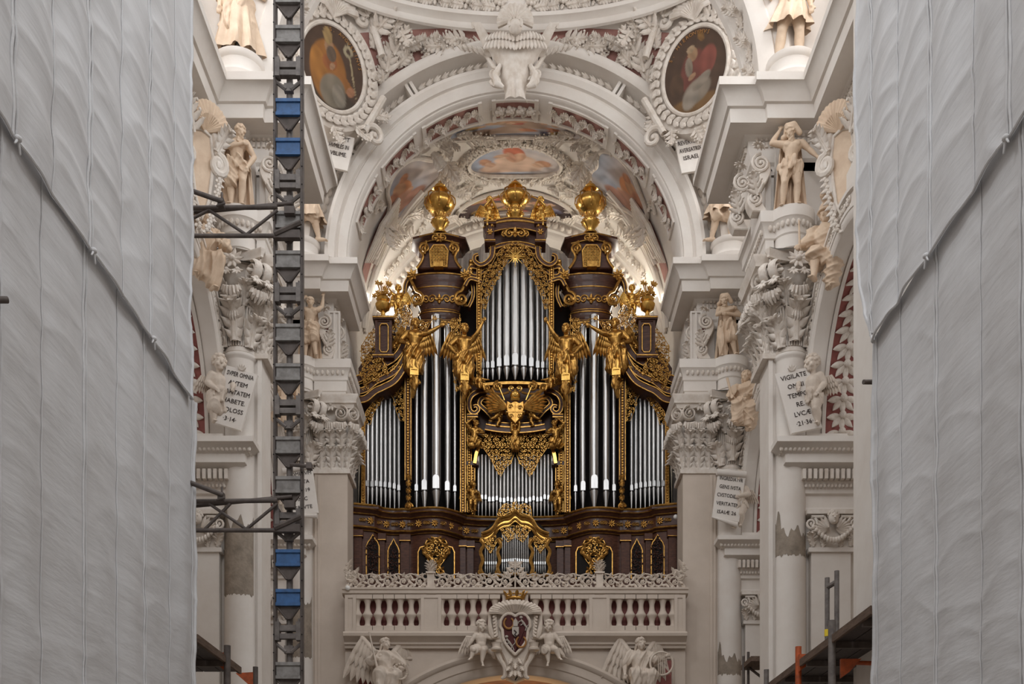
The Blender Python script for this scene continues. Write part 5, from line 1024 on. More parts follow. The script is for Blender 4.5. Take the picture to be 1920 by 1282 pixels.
def pair(fn):                                       # run for the left and mirrored right side
    for m in (False, True): fn(m)
def X2(px, m): return 2 * VX - px if m else px
# --- plan of the front and the base case
def planpath(bulge=True, step=5):
    out = []
    for px in range(661, 1272, step):
        u = abs(px - VX); Y = Yf(px)
        if 100 < u < 192: Y -= .30 * math.sin(math.pi * (u - 100) / 92) ** .7
        if 208 < u < 262: Y += .12 * math.sin(math.pi * (u - 208) / 54)
        if u >= 262: Y -= .10
        out.append(((px - VX) / F * Y, Y))
    return out
PATH = planpath()
def ypath(px):
    return min(PATH, key=lambda p: abs(VX + F * p[0] / p[1] - px))[1]
opart(OB().sweep([(-.4, 8.6), (0.05, 8.6), (.05, 8.9), (0, 8.95), (0, 12.45), (-.4, 12.45)], PATH), 'base_case', 'wood2')
opart(OB().sweep([(-.4, 12.42), (.02, 12.42), (.05, 12.48), (.09, 12.5), (.09, 12.56), (.03, 12.6), (.03, 12.9), (.08, 12.94), (.12, 13.0), (.2, 13.05), (.24, 13.08), (.24, 13.2), (-.6, 13.2)], PATH), 'base_cornice', 'wood')
for d, z, r_ in ((.245, 13.17, .035), (.225, 13.07, .018), (.085, 12.95, .02), (.1, 12.53, .028), (.05, 12.44, .014)):
    pts = []
    for i, p in enumerate(PATH):
        a, c = PATH[max(0, i - 1)], PATH[min(len(PATH) - 1, i + 1)]; t = Vector((c[0] - a[0], c[1] - a[1])).normalized(); pts.append((p[0] + t.y * d, p[1] - t.x * d, z))
    opart(OB().tube(pts, r_, 6), 'gilt_moulding', 'gold')
GROSE = shared(MB().rosette((0, 0, 0), 1, 8), 'gold'); _g = MB(); _g.spiral((-.5, 0, 0), .5, 1.4, .13, .08, 0, 1, n=6); _g.spiral((.5, 0, 0), .5, 1.4, .13, .08, math.pi, -1, n=6); _g.leaf((0, 0, -.4), (0, -.2, 1), (0, -1, 0), 1.0, .22, .3, 3, 7, .4); GSCR = shared(_g, 'gold')
_g = MB(); _g.leaf((0, 0, 0), (0, 0, 1), (0, -1, 0), 1, .3, .6, 4, 9, .4); GLEAF = shared(_g, 'gold')
def oput(me, name, px, py, Y, sc, d=(0, 0, 1), n=(0, -1, 0), wx=1.0, parent=None): return link(name, me, parent or ORG, mtx=ORX @ orient(W(px, py, Y), d, n, sc, wx))
k = 0
for px in list(range(680, 900, 15)):
    for m in (0, 1):
        q = X2(px, m); Y = ypath(q) - .08; z = 12.75; oput(GROSE if k % 2 else GSCR, 'frieze_ornament', q, VY - F * (z - CH) / Y, Y, .13 if k % 2 else .12)
    k += 1
for m in (0, 1):                                   # base pilasters, panels
    for px, w in ((672, 14), (717, 10), (760, 16), (868, 10), (882, 12)):
        q = X2(px, m); Y = ypath(q); hw = w / 2 * Y / F; x = (q - VX) / F * Y; b = OB(); b.box(x - hw, x + hw, Y - .10, Y + .15, 8.62, 12.42); b.box(x - hw - .04, x + hw + .04, Y - .14, Y + .15, 12.2, 12.42); b.box(x - hw - .03, x + hw + .03, Y - .13, Y + .15, 8.62, 8.95); o = opart(b, 'base_pilaster', 'wood2'); opart(OB().tube([(x - hw - .04, Y - .15, 12.22), (x + hw + .04, Y - .15, 12.22)], .018, 5), 'gilt_edge', 'gold', o)
    for px, w, yt in ((699, 24, 1002), (738, 21, 1010)):
        q = X2(px, m); Y = ypath(q) - .05; x0, x1 = q - w / 2, q + w / 2; out = [(x0, 1085), (x0, yt + 22), (x0 + 3, yt + 14), (x0 + w * .3, yt + 9), (q, yt), (x1 - w * .3, yt + 9), (x1 - 3, yt + 14), (x1, yt + 22), (x1, 1085)]
        b = OB(); b.prism([(p.x, p.z) for p in w3(out, Y)], Y, Y + .06); o = opart(b, 'lattice_panel', 'black')
        opart(OB().tube(w3(out, Y - .02), .024, 5), 'gilt_frame', 'gold', o); fret([(x0 + 2, 1082), (x0 + 2, yt + 22), (q, yt + 6), (x1 - 2, yt + 22), (x1 - 2, 1082)], Y - .01, 9, 4, 'lattice', 'wood', o, th=.6)
    q = X2(818, m); Y = ypath(q) - .06; out = [(q - 34, 1085), (q - 34, 1035), (q - 30, 1026), (q - 22, 1024), (q - 18, 1014), (q, 1008), (q + 18, 1014), (q + 22, 1024), (q + 30, 1026), (q + 34, 1035), (q + 34, 1085)]
    b = OB(); b.prism([(p.x, p.z) for p in w3(out, Y)], Y, Y + .1); o = opart(b, 'console_panel', 'black'); opart(OB().tube(w3(out, Y - .02), .026, 5), 'gilt_frame', 'gold', o)
    # gilded lyre-shaped ornament
    b = OB()
    for sgx in (-1, 1):
        b.tube(w3(curve([(q + sgx * 3, 1076), (q + sgx * 14, 1074), (q + sgx * 4, 1062), (q + sgx * 8, 1050), (q + sgx * 16, 1042), (q + sgx * 24, 1036), (q + sgx * 20, 1028), (q + sgx * 15, 1034)]), Y - .06), .05, 6)
        b.tube(w3(curve([(q + sgx * 18, 1030), (q + sgx * 18, 1022), (q + sgx * 10, 1018), (q + sgx * 4, 1010), (q + sgx * 10, 1008)]), Y - .06), .045, 6); b.tube(w3(curve([(q, 1056), (q + sgx * 8, 1046), (q + sgx * 5, 1038), (q, 1036)]), Y - .06), .03, 6)
        for (dx, py) in ((22, 1032), (10, 1014), (14, 1046), (8, 1068), (16, 1024)): c = W(q + sgx * dx, py, Y - .08); b.leaf(c, (sgx, -.3, .6), (0, -1, 0), .16, .05, .5, 3, 6, .5)
    opart(b, 'gilded_lyre_ornament', 'gold'); fret([(q - 22, 1040), (q - 20, 1026), (q - 8, 1012), (q + 8, 1012), (q + 20, 1026), (q + 22, 1040), (q + 8, 1060), (q + 5, 1078), (q - 5, 1078), (q - 8, 1060)], Y - .05, 9.5, 19, 'gilded_openwork', 'gold')
# --- dark body behind the pipes
for m in (0, 1):
    b = OB()
    def bd(pts, dY=.5): b.prism([(p.x, p.z) for p in w3([(X2(x, m), y) for x, y in pts], 35.3)], 35.25 + dY, 35.3 + dY + .3)
    bd([(668, 960), (676, 740), (700, 690), (770, 640), (785, 560), (870, 560), (900, 500), (930, 460), (966, 450), (966, 980)]); opart(b, 'case_back', 'black')
b = OB(); b.box(-4.6, 4.6, 35.2, 37.0, 8.6, 13.1); opart(b, 'case_body', 'wood')
# --- pipes
def pipe(px, yt, ym, yf, w, Y):
    s_ = Y / F; r_ = w * s_ / 2; x = (px - VX) * s_; z = lambda py: CH + (VY - py) * s_; mh = max(w * 1.55, 9) * s_; zm = z(ym); b = OB()
    b.lathe([(r_ * .22, z(yf)), (r_ * .94, zm - .10), (r_ * .98, zm - .05), (r_ * .7, zm - .045), (r_ * .7, zm - .02), (r_ * .97, zm - .01), (r_, zm + .04), (r_, z(yt)), (r_ * .8, z(yt))], (x, Y, 0), 14)
    lip = [(x - r_ * .78, zm - .0)] + [(x - r_ * .78 * math.cos(math.pi * i / 10), zm + mh * .72 + mh * .28 * math.sin(math.pi * i / 10)) for i in range(11)] + [(x + r_ * .78, zm)]
    b.prism(lip, Y - r_ * 1.03, Y - r_ * .5, r_ * .06); opart(b, 'organ_pipe', 'pipe')
for m in (0, 1):
    for i, px in enumerate((689.5, 697.7, 706, 714.2, 722.4, 731, 739.6, 748)):
        top = (800, 780, 765, 752, 742, 735, 750, 780)[i]; pipe(X2(px, m), top - 6, (912, 913, 912, 913, 914, 915, 917, 920)[i], 953 + i * .8, 7.2, ypath(X2(px, m)) + .28)
    for px, w, top, ym in ((781, 8.5, 655, 921), (796, 13, 640, 920), (818, 17, 592, 918), (839, 12, 610, 921), (853, 8, 650, 922)):
        pipe(X2(px, m), top, ym, 960, w, ypath(X2(px, m)) + .22)
    b = OB(); x0, x1 = sorted(((X2(776, m) - VX), (X2(858, m) - VX)))
    for (u0, u1) in ((774, 780), (786, 790), (804, 808), (828, 832), (846, 849)): pass
for i in range(21): px = 897 + i * 6.9; e = abs(i - 10) / 10; pipe(px, 858 - 6 * e, 942 - 6 * e * e + 2 * math.cos(i * 1.9), 968, 5.3 + .9 * math.cos(i * .9) ** 2, 35.0 + .02)
for px, w, top, ym in ((906, 7, 560, 691), (914.5, 8, 545, 691), (924, 9, 530, 691), (936, 11.5, 508, 689), (950, 13.5, 490, 688), (966, 15, 478, 687)):
    e = (966 - px) / 60
    for q in ((px, 2 * VX - px) if px < 966 else (px,)): pipe(q, top, ym, 712, w, 34.62 + .35 * e * e)
# --- gilded fretwork over the pipe fields
def f_side(m):
    fret([(683, 795), (686, 772), (698, 756), (714, 740), (730, 712), (748, 700), (757, 712), (757, 790), (750, 788), (743, 770), (738, 748), (730, 736), (722, 742), (712, 756), (702, 770), (694, 796)], 34.15, 8, 11, mir=m, Yfun=lambda q: ypath(q) + .05)
    fret([(770, 600), (858, 600), (860, 700), (855, 690), (848, 640), (840, 612), (828, 598), (812, 596), (800, 618), (790, 655), (780, 668), (772, 700)], 34.1, 8.5, 12, mir=m, Yfun=lambda q: ypath(q) + .02)
    fret([(846, 600), (862, 590), (866, 720), (856, 735), (850, 700)], 34.2, 8, 13, mir=m)
    fret([(903, 578), (902, 540), (910, 512), (924, 492), (936, 470), (950, 458), (966, 455), (966, 478), (952, 486), (942, 502), (934, 520), (922, 540), (916, 560), (910, 580)], 34.3, 8, 14, mir=m)
    fret([(888, 815), (964, 815), (964, 850), (958, 868), (946, 878), (939, 893), (930, 880), (922, 862), (908, 842), (895, 835)], 34.75, 8, 15, mir=m)
    fret([(676, 700), (690, 672), (712, 668), (726, 690), (700, 712), (684, 722)], 33.85, 9, 16, mir=m)
    fret([(733, 610), (757, 560), (772, 585), (772, 640), (752, 655), (736, 660)], 34.1, 9, 17, mir=m)
pair(f_side)
# star
b = OB(); c = W(966, 481, 34.2)
for k in range(16): a = math.pi * k / 8; L = .32 if k % 2 == 0 else .2; b.tube([c, c + Vector((math.cos(a) * L, 0, math.sin(a) * L))], [.035, .004], 5)
b.ell(c, .06, 8, 6); opart(b, 'gilded_star', 'goldb')
# --- beaded pilasters
def beadpost(px, y0, y1, w, Y, wood='wood'):
    s_ = Y / F; x = (px - VX) * s_; b = OB(); b.box(x - w * s_ / 2, x + w * s_ / 2, Y, Y + .3, CH + (VY - y1) * s_, CH + (VY - y0) * s_); o = opart(b, 'pilaster', wood)
    for q in (-1, 1): opart(OB().tube([W(px + q * w * .42, y0, Y - .01), W(px + q * w * .42, y1, Y - .01)], .018, 5), 'gilt_edge', 'gold', o)
    b = OB(); n = int((y1 - y0) / 5)
    for k in range(n): c = W(px, y0 + (k + .5) * (y1 - y0) / n, Y - .02); b.ell(c, (.05, .04, .055), 6, 5); b.leaf(c, (.5 if k % 2 else -.5, -.1, -1), (0, -1, 0), .09, .03, .4, 0, 4, .6)
    opart(b, 'gilded_bead_drop', 'gold', o)
for m in (0, 1):
    beadpost(X2(765, m), 708, 900, 13, 34.22); beadpost(X2(868, m), 725, 960, 11, 34.5); beadpost(X2(880, m), 725, 960, 9, 34.75); beadpost(X2(898, m), 498, 712, 9, 34.35); beadpost(X2(886, m), 870, 965, 10, 34.9); beadpost(X2(681, m), 780, 950, 7, 33.95)
    q = X2(766, m); b = OB()
    for k in range(4): c = W(q, 900 + 13 * k, 34.1); b.leaf(c, (0, -.2, -1), (0, -1, 0), .3, .1, .5, 3, 7, .5); b.leaf(c, (.4, -.2, 1), (0, -1, 0), .2, .06, .5, 3, 7, .5); b.leaf(c, (-.4, -.2, 1), (0, -1, 0), .2, .06, .5, 3, 7, .5)
    b.spiral(W(q, 950, 34.08), .12, 1.3, .04, .03, 0, 1); opart(b, 'gilded_bracket', 'gold')
# --- side towers: bowl crown, lantern, cornice
CX = 823
for m in (0, 1):
    q = X2(CX, m); s_ = 34.62 / F; Y = 34.62 + .42 * 64 * s_; SYB = .42; x = (q - VX) * s_; z = lambda py: CH + (VY - py) * s_
    bowl = [(28, 606), (33, 603), (36, 600), (36, 594), (33, 590), (37, 586), (39, 580), (39, 577), (37, 574), (41, 560), (47, 545), (50, 540), (53, 536), (53, 532), (58, 524), (63, 516), (64, 510), (60, 508), (48, 503), (20, 500)]
    tw = opart(OB().lathe([(r_ * s_, z(py)) for r_, py in bowl], (x, Y, 0), 40, math.pi, 2 * math.pi, SYB), 'tower_crown', 'wood')
    for r_, py, t in ((36.5, 597, .025), (39.5, 578, .025), (37.5, 573, .015), (53.5, 534, .025), (64, 512, .03)):
        opart(OB().tube([(x + r_ * s_ * math.cos(a), Y + r_ * s_ * math.sin(a) * SYB, z(py)) for a in [math.pi * (1 + i / 24) for i in range(25)]], t, 5), 'gilt_ring', 'gold', tw)
    b = OB()
    for k in range(7):
        a = math.pi * (1 + (k + .5) / 7); d = Vector((math.cos(a), math.sin(a), -.25)); p = Vector((x, Y, 0)) + Vector((math.cos(a), math.sin(a) * SYB, 0)) * 45 * s_ + Vector((0, 0, z(556))); t = Vector((-math.sin(a), math.cos(a) * SYB, 0)).normalized()
        if k % 2: b.rosette(p, .16, 4, t, (0, 0, 1))
        else: b.spiral(p + t * .1, .13, 1.4, .03, .02, 0, 1, t, (0, 0, 1), 5); b.spiral(p - t * .1, .13, 1.4, .03, .02, math.pi, -1, t, (0, 0, 1), 5)
    opart(b, 'gilded_scroll_band', 'gold', tw)
    for sg in (-1, 1):
        b = OB(); b.spiral(W(q + sg * 42, 560, 34.4), .22, 1.6, .05, .03, math.pi / 2, sg, n=6, tail=W(q + sg * 58, 515, 34.45)); opart(b, 'gilded_volute', 'gold', tw)
        b = OB(); cc = W(q + sg * 50, 515, 34.4); b.rosette(cc, .2, 7); b.rosette(cc + Vector((.0, -.06, 0)), .12, 6); opart(b, 'gilded_rosette', 'gold', tw)
        band([(q + sg * 50, 512), (q + sg * 62, 530), (q + sg * 64, 555), (q + sg * 56, 575)], 6, 34.55, .3, 4)
    # lantern
    lan = [(-41, 503), (-38, 495), (-32, 485), (-31, 475), (-34, 462), (-36, 455), (36, 455), (34, 462), (31, 475), (32, 485), (38, 495), (41, 503)]
    b = OB(); b.prism([(p.x, p.z) for p in w3([(q + u, y) for u, y in lan], 34.5)], 34.5, 35.2, .03); ln = opart(b, 'lantern', 'wood')
    latt = [(q - 15, 500), (q - 17, 470), (q - 10, 460), (q + 10, 460), (q + 17, 470), (q + 15, 500)]
    b = OB(); b.prism([(p.x, p.z) for p in w3(latt, 34.46)], 34.46, 34.5); lp = opart(b, 'lattice_panel', 'black', ln)
    b = OB()
    for k in range(-5, 6):
        for dg in (-1, 1):
            seg = [(q + k * 6 + dg * t, 480 + t) for t in range(-22, 23, 2)]; seg = [p for p in seg if inside(p, latt)]
            if len(seg) > 1: b.tube(w3([seg[0], seg[-1]], 34.44), .03, 5, flat=.5)
    b.tube(w3(latt, 34.43), .035, 5, closed=True); opart(b, 'gilded_lattice', 'gold', ln)
    for sg in (-1, 1):
        b = OB(); b.spiral(W(q + sg * 27, 465, 34.42), .17, 1.8, .04, .025, -math.pi / 2, sg, n=6, tail=W(q + sg * 24, 452, 34.45)); b.tube(w3(curve([(q + sg * 36, 468), (q + sg * 30, 480), (q + sg * 34, 492), (q + sg * 42, 503)]), 34.42), .04, 6); opart(b, 'gilded_volute', 'gold', ln)
    cp = [(q - 50, 0), (q - 36, 0), (q + 36, 0), (q + 50, 0)]; cpath = [((q - 42 - VX) * s_, 35.45), ((q - 37 - VX) * s_, 34.95), ((q - 12 - VX) * s_, 34.78), ((q + 12 - VX) * s_, 34.78), ((q + 37 - VX) * s_, 34.95), ((q + 42 - VX) * s_, 35.45)]
    pr = [(-.5, z(456)), (.0, z(456)), (.03, z(453)), (.08, z(451)), (.1, z(448)), (.2, z(444)), (.24, z(443)), (.24, z(439)), (.1, z(436)), (-.5, z(433))]
    lc = opart(OB().sweep(pr, cpath), 'tower_cornice', 'wood')
    for d, py in ((.25, 441), (.11, 449)):
        opart(OB().tube([(xx * 1.0, yy - d, z(py)) for xx, yy in cpath[1:5]], .025, 5), 'gilt_edge', 'gold', lc)
    b = OB(); b.rosette(W(q, 446, 34.45), .16, 6); b.spiral(W(q - 8, 446, 34.45), .1, 1.3, .03, .02, 0, 1); b.spiral(W(q + 8, 446, 34.45), .1, 1.3, .03, .02, math.pi, -1); opart(b, 'gilded_cresting_carving', 'gold', lc); opart(OB().box(*sorted(((q - 9 - VX) * s_, (q + 9 - VX) * s_)), 34.35, 34.6, z(508), z(498)), 'gilded_clasp', 'gold', lc)
# --- wings of the case: swelling cornices stepping down to the outside
for m in (0, 1):
    def bb(pts, w, Y, **k): return band([(X2(x, m), y) for x, y in pts], w, Y, **k)
    for off, w in ((0, 13), (26, 11), (43, 12)):
        bb([(667, 712 + off * .85), (685, 704 + off), (703, 690 + off), (718, 683 + off), (738, 672 + off), (752, 655 + off * 1.0), (762, 630 + off * 1.1), (766, 612 + off * 1.2)], w, 34.0 - .003 * off, dep=.9, name='wing_cornice', w1=w * .7)
    fret([(670, 722), (690, 714), (704, 702), (726, 694), (745, 680), (757, 662), (762, 668), (752, 690), (728, 708), (706, 716), (690, 728), (672, 736)], 33.95, 9, 21, mir=m)
    # pedestal box with panel
    q = X2(720, m); s_ = 34.0 / F; x = (q - VX) * s_; z = lambda py: CH + (VY - py) * s_; b = OB(); b.panel(x - .26, x + .26, 33.85, 34.5, z(668), z(602), .07, .04); b.box(x - .33, x + .33, 33.78, 34.5, z(604), z(598)); b.box(x - .33, x + .33, 33.78, 34.5, z(676), z(668)); o = opart(b, 'pedestal', 'wood')
    out = [(q - 8, 612), (q - 8, 655), (q - 5, 660), (q + 5, 660), (q + 8, 655), (q + 8, 612), (q + 5, 607), (q - 5, 607)]; opart(OB().tube(w3(out, 33.84), .022, 5, closed=True), 'gilt_frame', 'gold', o); opart(OB().tube([(x - .33, 33.77, z(601)), (x + .33, 33.77, z(601))], .025, 5), 'gilt_edge', 'gold', o); opart(OB().tube([(x - .33, 33.77, z(672)), (x + .33, 33.77, z(672))], .025, 5), 'gilt_edge', 'gold', o)
    fret([(677, 650), (690, 628), (704, 612), (706, 664), (690, 676), (680, 686)], 33.95, 8.5, 22, 'gilded_lattice_wing', 'gold', mir=m)
    b = OB(); b.prism([(p.x, p.z) for p in w3([(X2(a, m), y) for a, y in ((672, 745), (672, 690), (706, 640), (768, 612), (772, 700), (740, 700), (700, 745))], 34.4)], 34.4, 35.3); opart(b, 'wing_body', 'wood')
# --- centre tower crown
Y = 34.35; s_ = Y / F
def arcb(y0, sag, h_, half, Yc, mat='wood', name='arched_cornice', gold=True, dep=.5):
    pts = [(966 + half * t, y0 + sag * t * t) for t in [-1 + i / 12 for i in range(25)]]
    return band(pts, h_, Yc, dep, mat=mat, name=name, gold=gold, n=1)
arcb(441, 12, 26, 46, 34.45, name='crown_body', gold=False); arcb(421, 12, 14, 58, 34.25); arcb(456, 12, 6, 48, 34.3); arcb(410, 10, 5, 52, 34.3)
for m in (0, 1):
    q = X2(919, m); x = (q - VX) * s_; z = lambda py: CH + (VY - py) * s_; b = OB(); b.box(x - .13, x + .13, 34.15, 34.7, z(458), z(424)); b.box(x - .19, x + .19, 34.08, 34.7, z(428), z(421)); b.box(x - .17, x + .17, 34.1, 34.7, z(462), z(456)); o = opart(b, 'crown_post', 'wood')
    opart(OB().tube([(x - .19, 34.07, z(424)), (x + .19, 34.07, z(424))], .025, 5), 'gilt_edge', 'gold', o); opart(OB().tube([(x - .17, 34.09, z(459)), (x + .17, 34.09, z(459))], .025, 5), 'gilt_edge', 'gold', o); b = OB(); b.rosette((x, 34.13, z(442)), .11, 6); opart(b, 'gilded_rosette', 'gold', o)
    def bb(pts, w, Yc, **k): return band([(X2(a, m), y) for a, y in pts], w, Yc, **k)
    bb([(924, 462), (922, 480), (912, 492), (900, 496), (890, 489), (890, 480), (897, 477)], 8, 34.25, w1=4)
    bb([(913, 500), (900, 502), (884, 500), (880, 512), (892, 518), (908, 508)], 7, 34.4, w1=5)
    q = X2(891, m); b = OB(); b.prism([(p.x, p.z) for p in w3([(q - 12, 530), (q - 12, 492), (q - 5, 485), (q + 6, 485), (q + 12, 495), (q + 12, 530)], 34.5)], 34.5, 35.0, .02); o = opart(b, 'shoulder_block', 'wood')
    b = OB()
    for k in range(4): c = W(q - (8 if not m else -8), 490 + 7 * k, 34.45); b.ell(c, .07, 6, 5); b.leaf(c, (.6, -.2, -1), (0, -1, 0), .14, .05, .4, 0, 5, .6); b.leaf(c, (-.6, -.2, -1), (0, -1, 0), .14, .05, .4, 0, 5, .6)
    opart(b, 'gilded_drop', 'gold', o); bb([(872, 535), (882, 522), (903, 528)], 5, 34.3)
b = OB(); b.rosette(W(966, 436, 34.2), .17, 4)
for sg in (-1, 1): b.spiral(W(966 + sg * 11, 437, 34.2), .13, 1.5, .035, .02, math.pi / 2, -sg); b.spiral(W(966 + sg * 20, 437, 34.22), .09, 1.3, .03, .02, -math.pi / 2, sg)
opart(b, 'gilded_crest', 'gold')
# --- middle: curved rail, recess with big volutes, armorial group
arcb(717, 4, 5, 64, 34.4, mat='gold', name='curved_rail', gold=False, dep=.3)
b = OB(); b.prism([(p.x, p.z) for p in w3([(880, 815), (880, 722), (1052, 722), (1052, 815)], 35.2)], 35.2, 35.5); opart(b, 'recess_panel', 'wood')
arcb(806, -6, 10, 56, 34.55, name='armorial_shelf'); arcb(797, -5, 7, 50, 34.7, name='armorial_shelf')
for m in (0, 1):
    def bb(pts, w, Yc, **k): return band([(X2(a, m), y) for a, y in pts], w, Yc, **k)
    bb([(912, 731), (898, 733), (884, 742), (879, 756), (882, 770), (890, 774), (897, 768), (894, 761), (888, 762)], 8, 34.55, w1=4); bb([(920, 745), (905, 746), (899, 756), (905, 764), (912, 770), (926, 786)], 6, 34.75)
    bb([(876, 779), (896, 779)], 5, 34.5); bb([(876, 786), (892, 786)], 4, 34.55)
    bb([(893, 828), (897, 838), (893, 850), (890, 868)], 6, 34.65, mat='goldb', gold=False, name='gilded_scroll_leg')
    b = OB(); q = X2(884, m); b.spiral(W(q, 832, 34.55), .13, 1.6, .06, .04, 0, 1 if not m else -1, n=8); opart(b, 'gilded_volute', 'goldb')
    b = OB(); q = X2(886, m); s_ = 34.8 / F; x = (q - VX) * s_; b.box(x - .2, x + .2, 34.72, 35.1, CH + (VY - 873) * s_, CH + (VY - 866) * s_); opart(b, 'pilaster_cap', 'wood')
AG = 34.45
b = OB(); sh = [(950, 752), (958, 755), (966, 751), (974, 755), (982, 752), (984, 765), (980, 782), (966, 796), (952, 782), (948, 765)]; b.prism([(p.x, p.z) for p in w3(sh, AG - .1)], AG - .16, AG, .04); shd = opart(b, 'gilded_shield', 'gold')
b = OB(); b.tube(w3([(966, 754), (966, 793)], AG - .17), .015, 5); b.tube(w3([(949, 772), (983, 772)], AG - .17), .015, 5)
for (dx, dy) in ((-9, 762), (9, 764), (-8, 780), (8, 780)): b.spiral(W(966 + dx, dy, AG - .17), .07, 1.3, .02, .012, 0, 1); b.ell(W(966 + dx, dy - 3, AG - .17), .03, 6, 5)
opart(b, 'shield_charges', 'gold', shd)
b = OB(); b.ell(W(966, 742, AG - .1), (.17, .16, .15), 10, 8); b.tube(w3([(958, 748), (974, 748)], AG - .2), .05, 6); b.cap(W(966, 738, AG - .2), W(966, 730, AG - .15), .07, .03)
for sg in (-1, 1): b.spiral(W(966 + sg * 7, 728, AG - .1), .09, 1.2, .03, .02, -math.pi / 2, sg); b.tube(w3([(966 + sg * 20, 750), (966 + sg * 30, 726)], AG - .1), .02, 5)
opart(b, 'gilded_helmet', 'goldb')
for sg in (-1, 1):
    b = OB()
    for row, (cnt, L) in enumerate(((8, .82), (7, .55), (5, .32))):
        for k in range(cnt): a = math.radians(62 - k * (100 / cnt)); b.feather(W(966 + sg * 15, 764, AG - .05 - .03 * row), (sg * math.cos(a * .75), -.1, math.sin(a) * .75 + .05), (0, -1, 0), L * (1 - .05 * abs(k - 3)), .06)
    opart(b, 'gilded_eagle_wing', 'gold')
    b = OB(); b.spiral(W(966 + sg * 32, 724, 34.4), .15, 1.7, .04, .025, math.pi / 2, -sg); b.spiral(W(966 + sg * 52, 728, 34.4), .12, 1.5, .04, .025, 0, sg, tail=W(966 + sg * 40, 736, 34.4)); b.tube(w3(curve([(966 + sg * 12, 735), (966 + sg * 22, 738), (966 + sg * 36, 738), (966 + sg * 50, 733), (966 + sg * 62, 722)]), 34.4), .035, 6); opart(b, 'gilded_scroll', 'gold')
# --- small front organ in the base
fp = empty('front_positive', (0, 34.2, 9.2), parent=ORG); fp.location = ORX @ Vector((0, 34.3, 9.2)); FPX = Matrix.Translation((0, -34.3, -9.2))
def FB(): return MB(FPX)
b = FB(); b.prism([(p.x, p.z) for p in w3([(902, 1078), (902, 1000), (918, 985), (945, 968), (966, 955), (987, 968), (1014, 985), (1030, 1000), (1030, 1078)], 34.5)], 34.45, 35.1); b.build('case', 'black', fp)
b = FB(); out = curve([(903, 1000), (915, 996), (925, 988), (934, 974), (944, 968), (955, 966), (966, 958), (977, 966), (988, 968), (998, 974), (1007, 988), (1017, 996), (1029, 1000)], 5)
for dy, Yq, r_ in ((0, 34.3, .05), (6, 34.33, .045), (15, 34.36, .04), (20, 34.38, .025)): b.tube(w3([(x, y + dy) for x, y in out], Yq), r_, 6)
b.build('gilded_gable_moulding', 'gold', fp)
b = FB(); vs = [];
for x, y in out: vs += [W(x, y + 1, 34.34), W(x, y + 20, 34.36)]
b.add(vs, [(2 * i, 2 * i + 1, 2 * i + 3, 2 * i + 2) for i in range(len(out) - 1)]); b.build('gable_board', 'goldb', fp)
fret([(935, 968), (936, 955), (948, 944), (962, 948), (966, 934), (970, 948), (984, 944), (996, 955), (997, 968), (980, 962), (966, 954), (952, 962)], 34.3, 8, 31, 'gilded_crest', 'gold', fp, make=FB).build('gilded_crest', 'gold', fp)
for pts, sd in (([(938, 990), (964, 985), (964, 1008), (952, 1016), (944, 1006)], 32), ([(968, 985), (994, 990), (988, 1006), (980, 1016), (968, 1008)], 33), ([(908, 1012), (930, 1004), (930, 1020), (920, 1036), (910, 1024)], 34), ([(1002, 1004), (1024, 1012), (1022, 1024), (1012, 1036), (1002, 1020)], 35)):
    fret(pts, 34.36, 6.5, sd, make=FB).build('gilded_fretwork', 'gold', fp)
def fpipe(px, yt, ym, yf, w, Y):
    b = FB(); s_ = Y / F; r_ = w * s_ / 2; x = (px - VX) * s_; z = lambda py: CH + (VY - py) * s_
    b.lathe([(r_ * .25, z(yf)), (r_ * .95, z(ym) - .05), (r_ * .6, z(ym) - .03), (r_, z(ym)), (r_, z(yt)), (r_ * .8, z(yt))], (x, Y, 0), 10); b.box(x - r_ * .7, x + r_ * .7, Y - r_ * 1.02, Y - r_ * .5, z(ym), z(ym) + .09); b.build('organ_pipe', 'pipe', fp)
for i in range(13): fpipe(942 + i * 4, 1000 - 12 * abs(math.sin(i * .52)), 1052 + 2 * abs(i - 6) / 6, 1072, 3.1, 34.42)
for i in range(6):
    for q in (910 + i * 4, 2 * VX - 910 - i * 4): fpipe(q, 1020 + i, 1058, 1074, 2.7, 34.42)
for px in (904, 936, 996, 1028):
    sg = -1 if px < 966 else 1; b = FB(); b.tube(w3(curve([(px + sg * 2, 1012), (px - sg * 3, 1022), (px + sg * 3, 1034), (px - sg * 1, 1050), (px + sg * 3, 1064), (px, 1076)]), 34.33), .06, 6); b.spiral(W(px, 1014, 34.32), .09, 1.3, .03, .02, 0, 1); b.spiral(W(px + sg * 3, 1072, 34.32), .09, 1.3, .03, .02, 0, -1); b.build('gilded_side_scroll', 'gold', fp)
b = FB(); b.tube(w3(curve([(902, 1078), (930, 1080), (966, 1076), (1002, 1080), (1030, 1078)]), 34.3), .05, 6); b.build('gilded_sill', 'gold', fp)
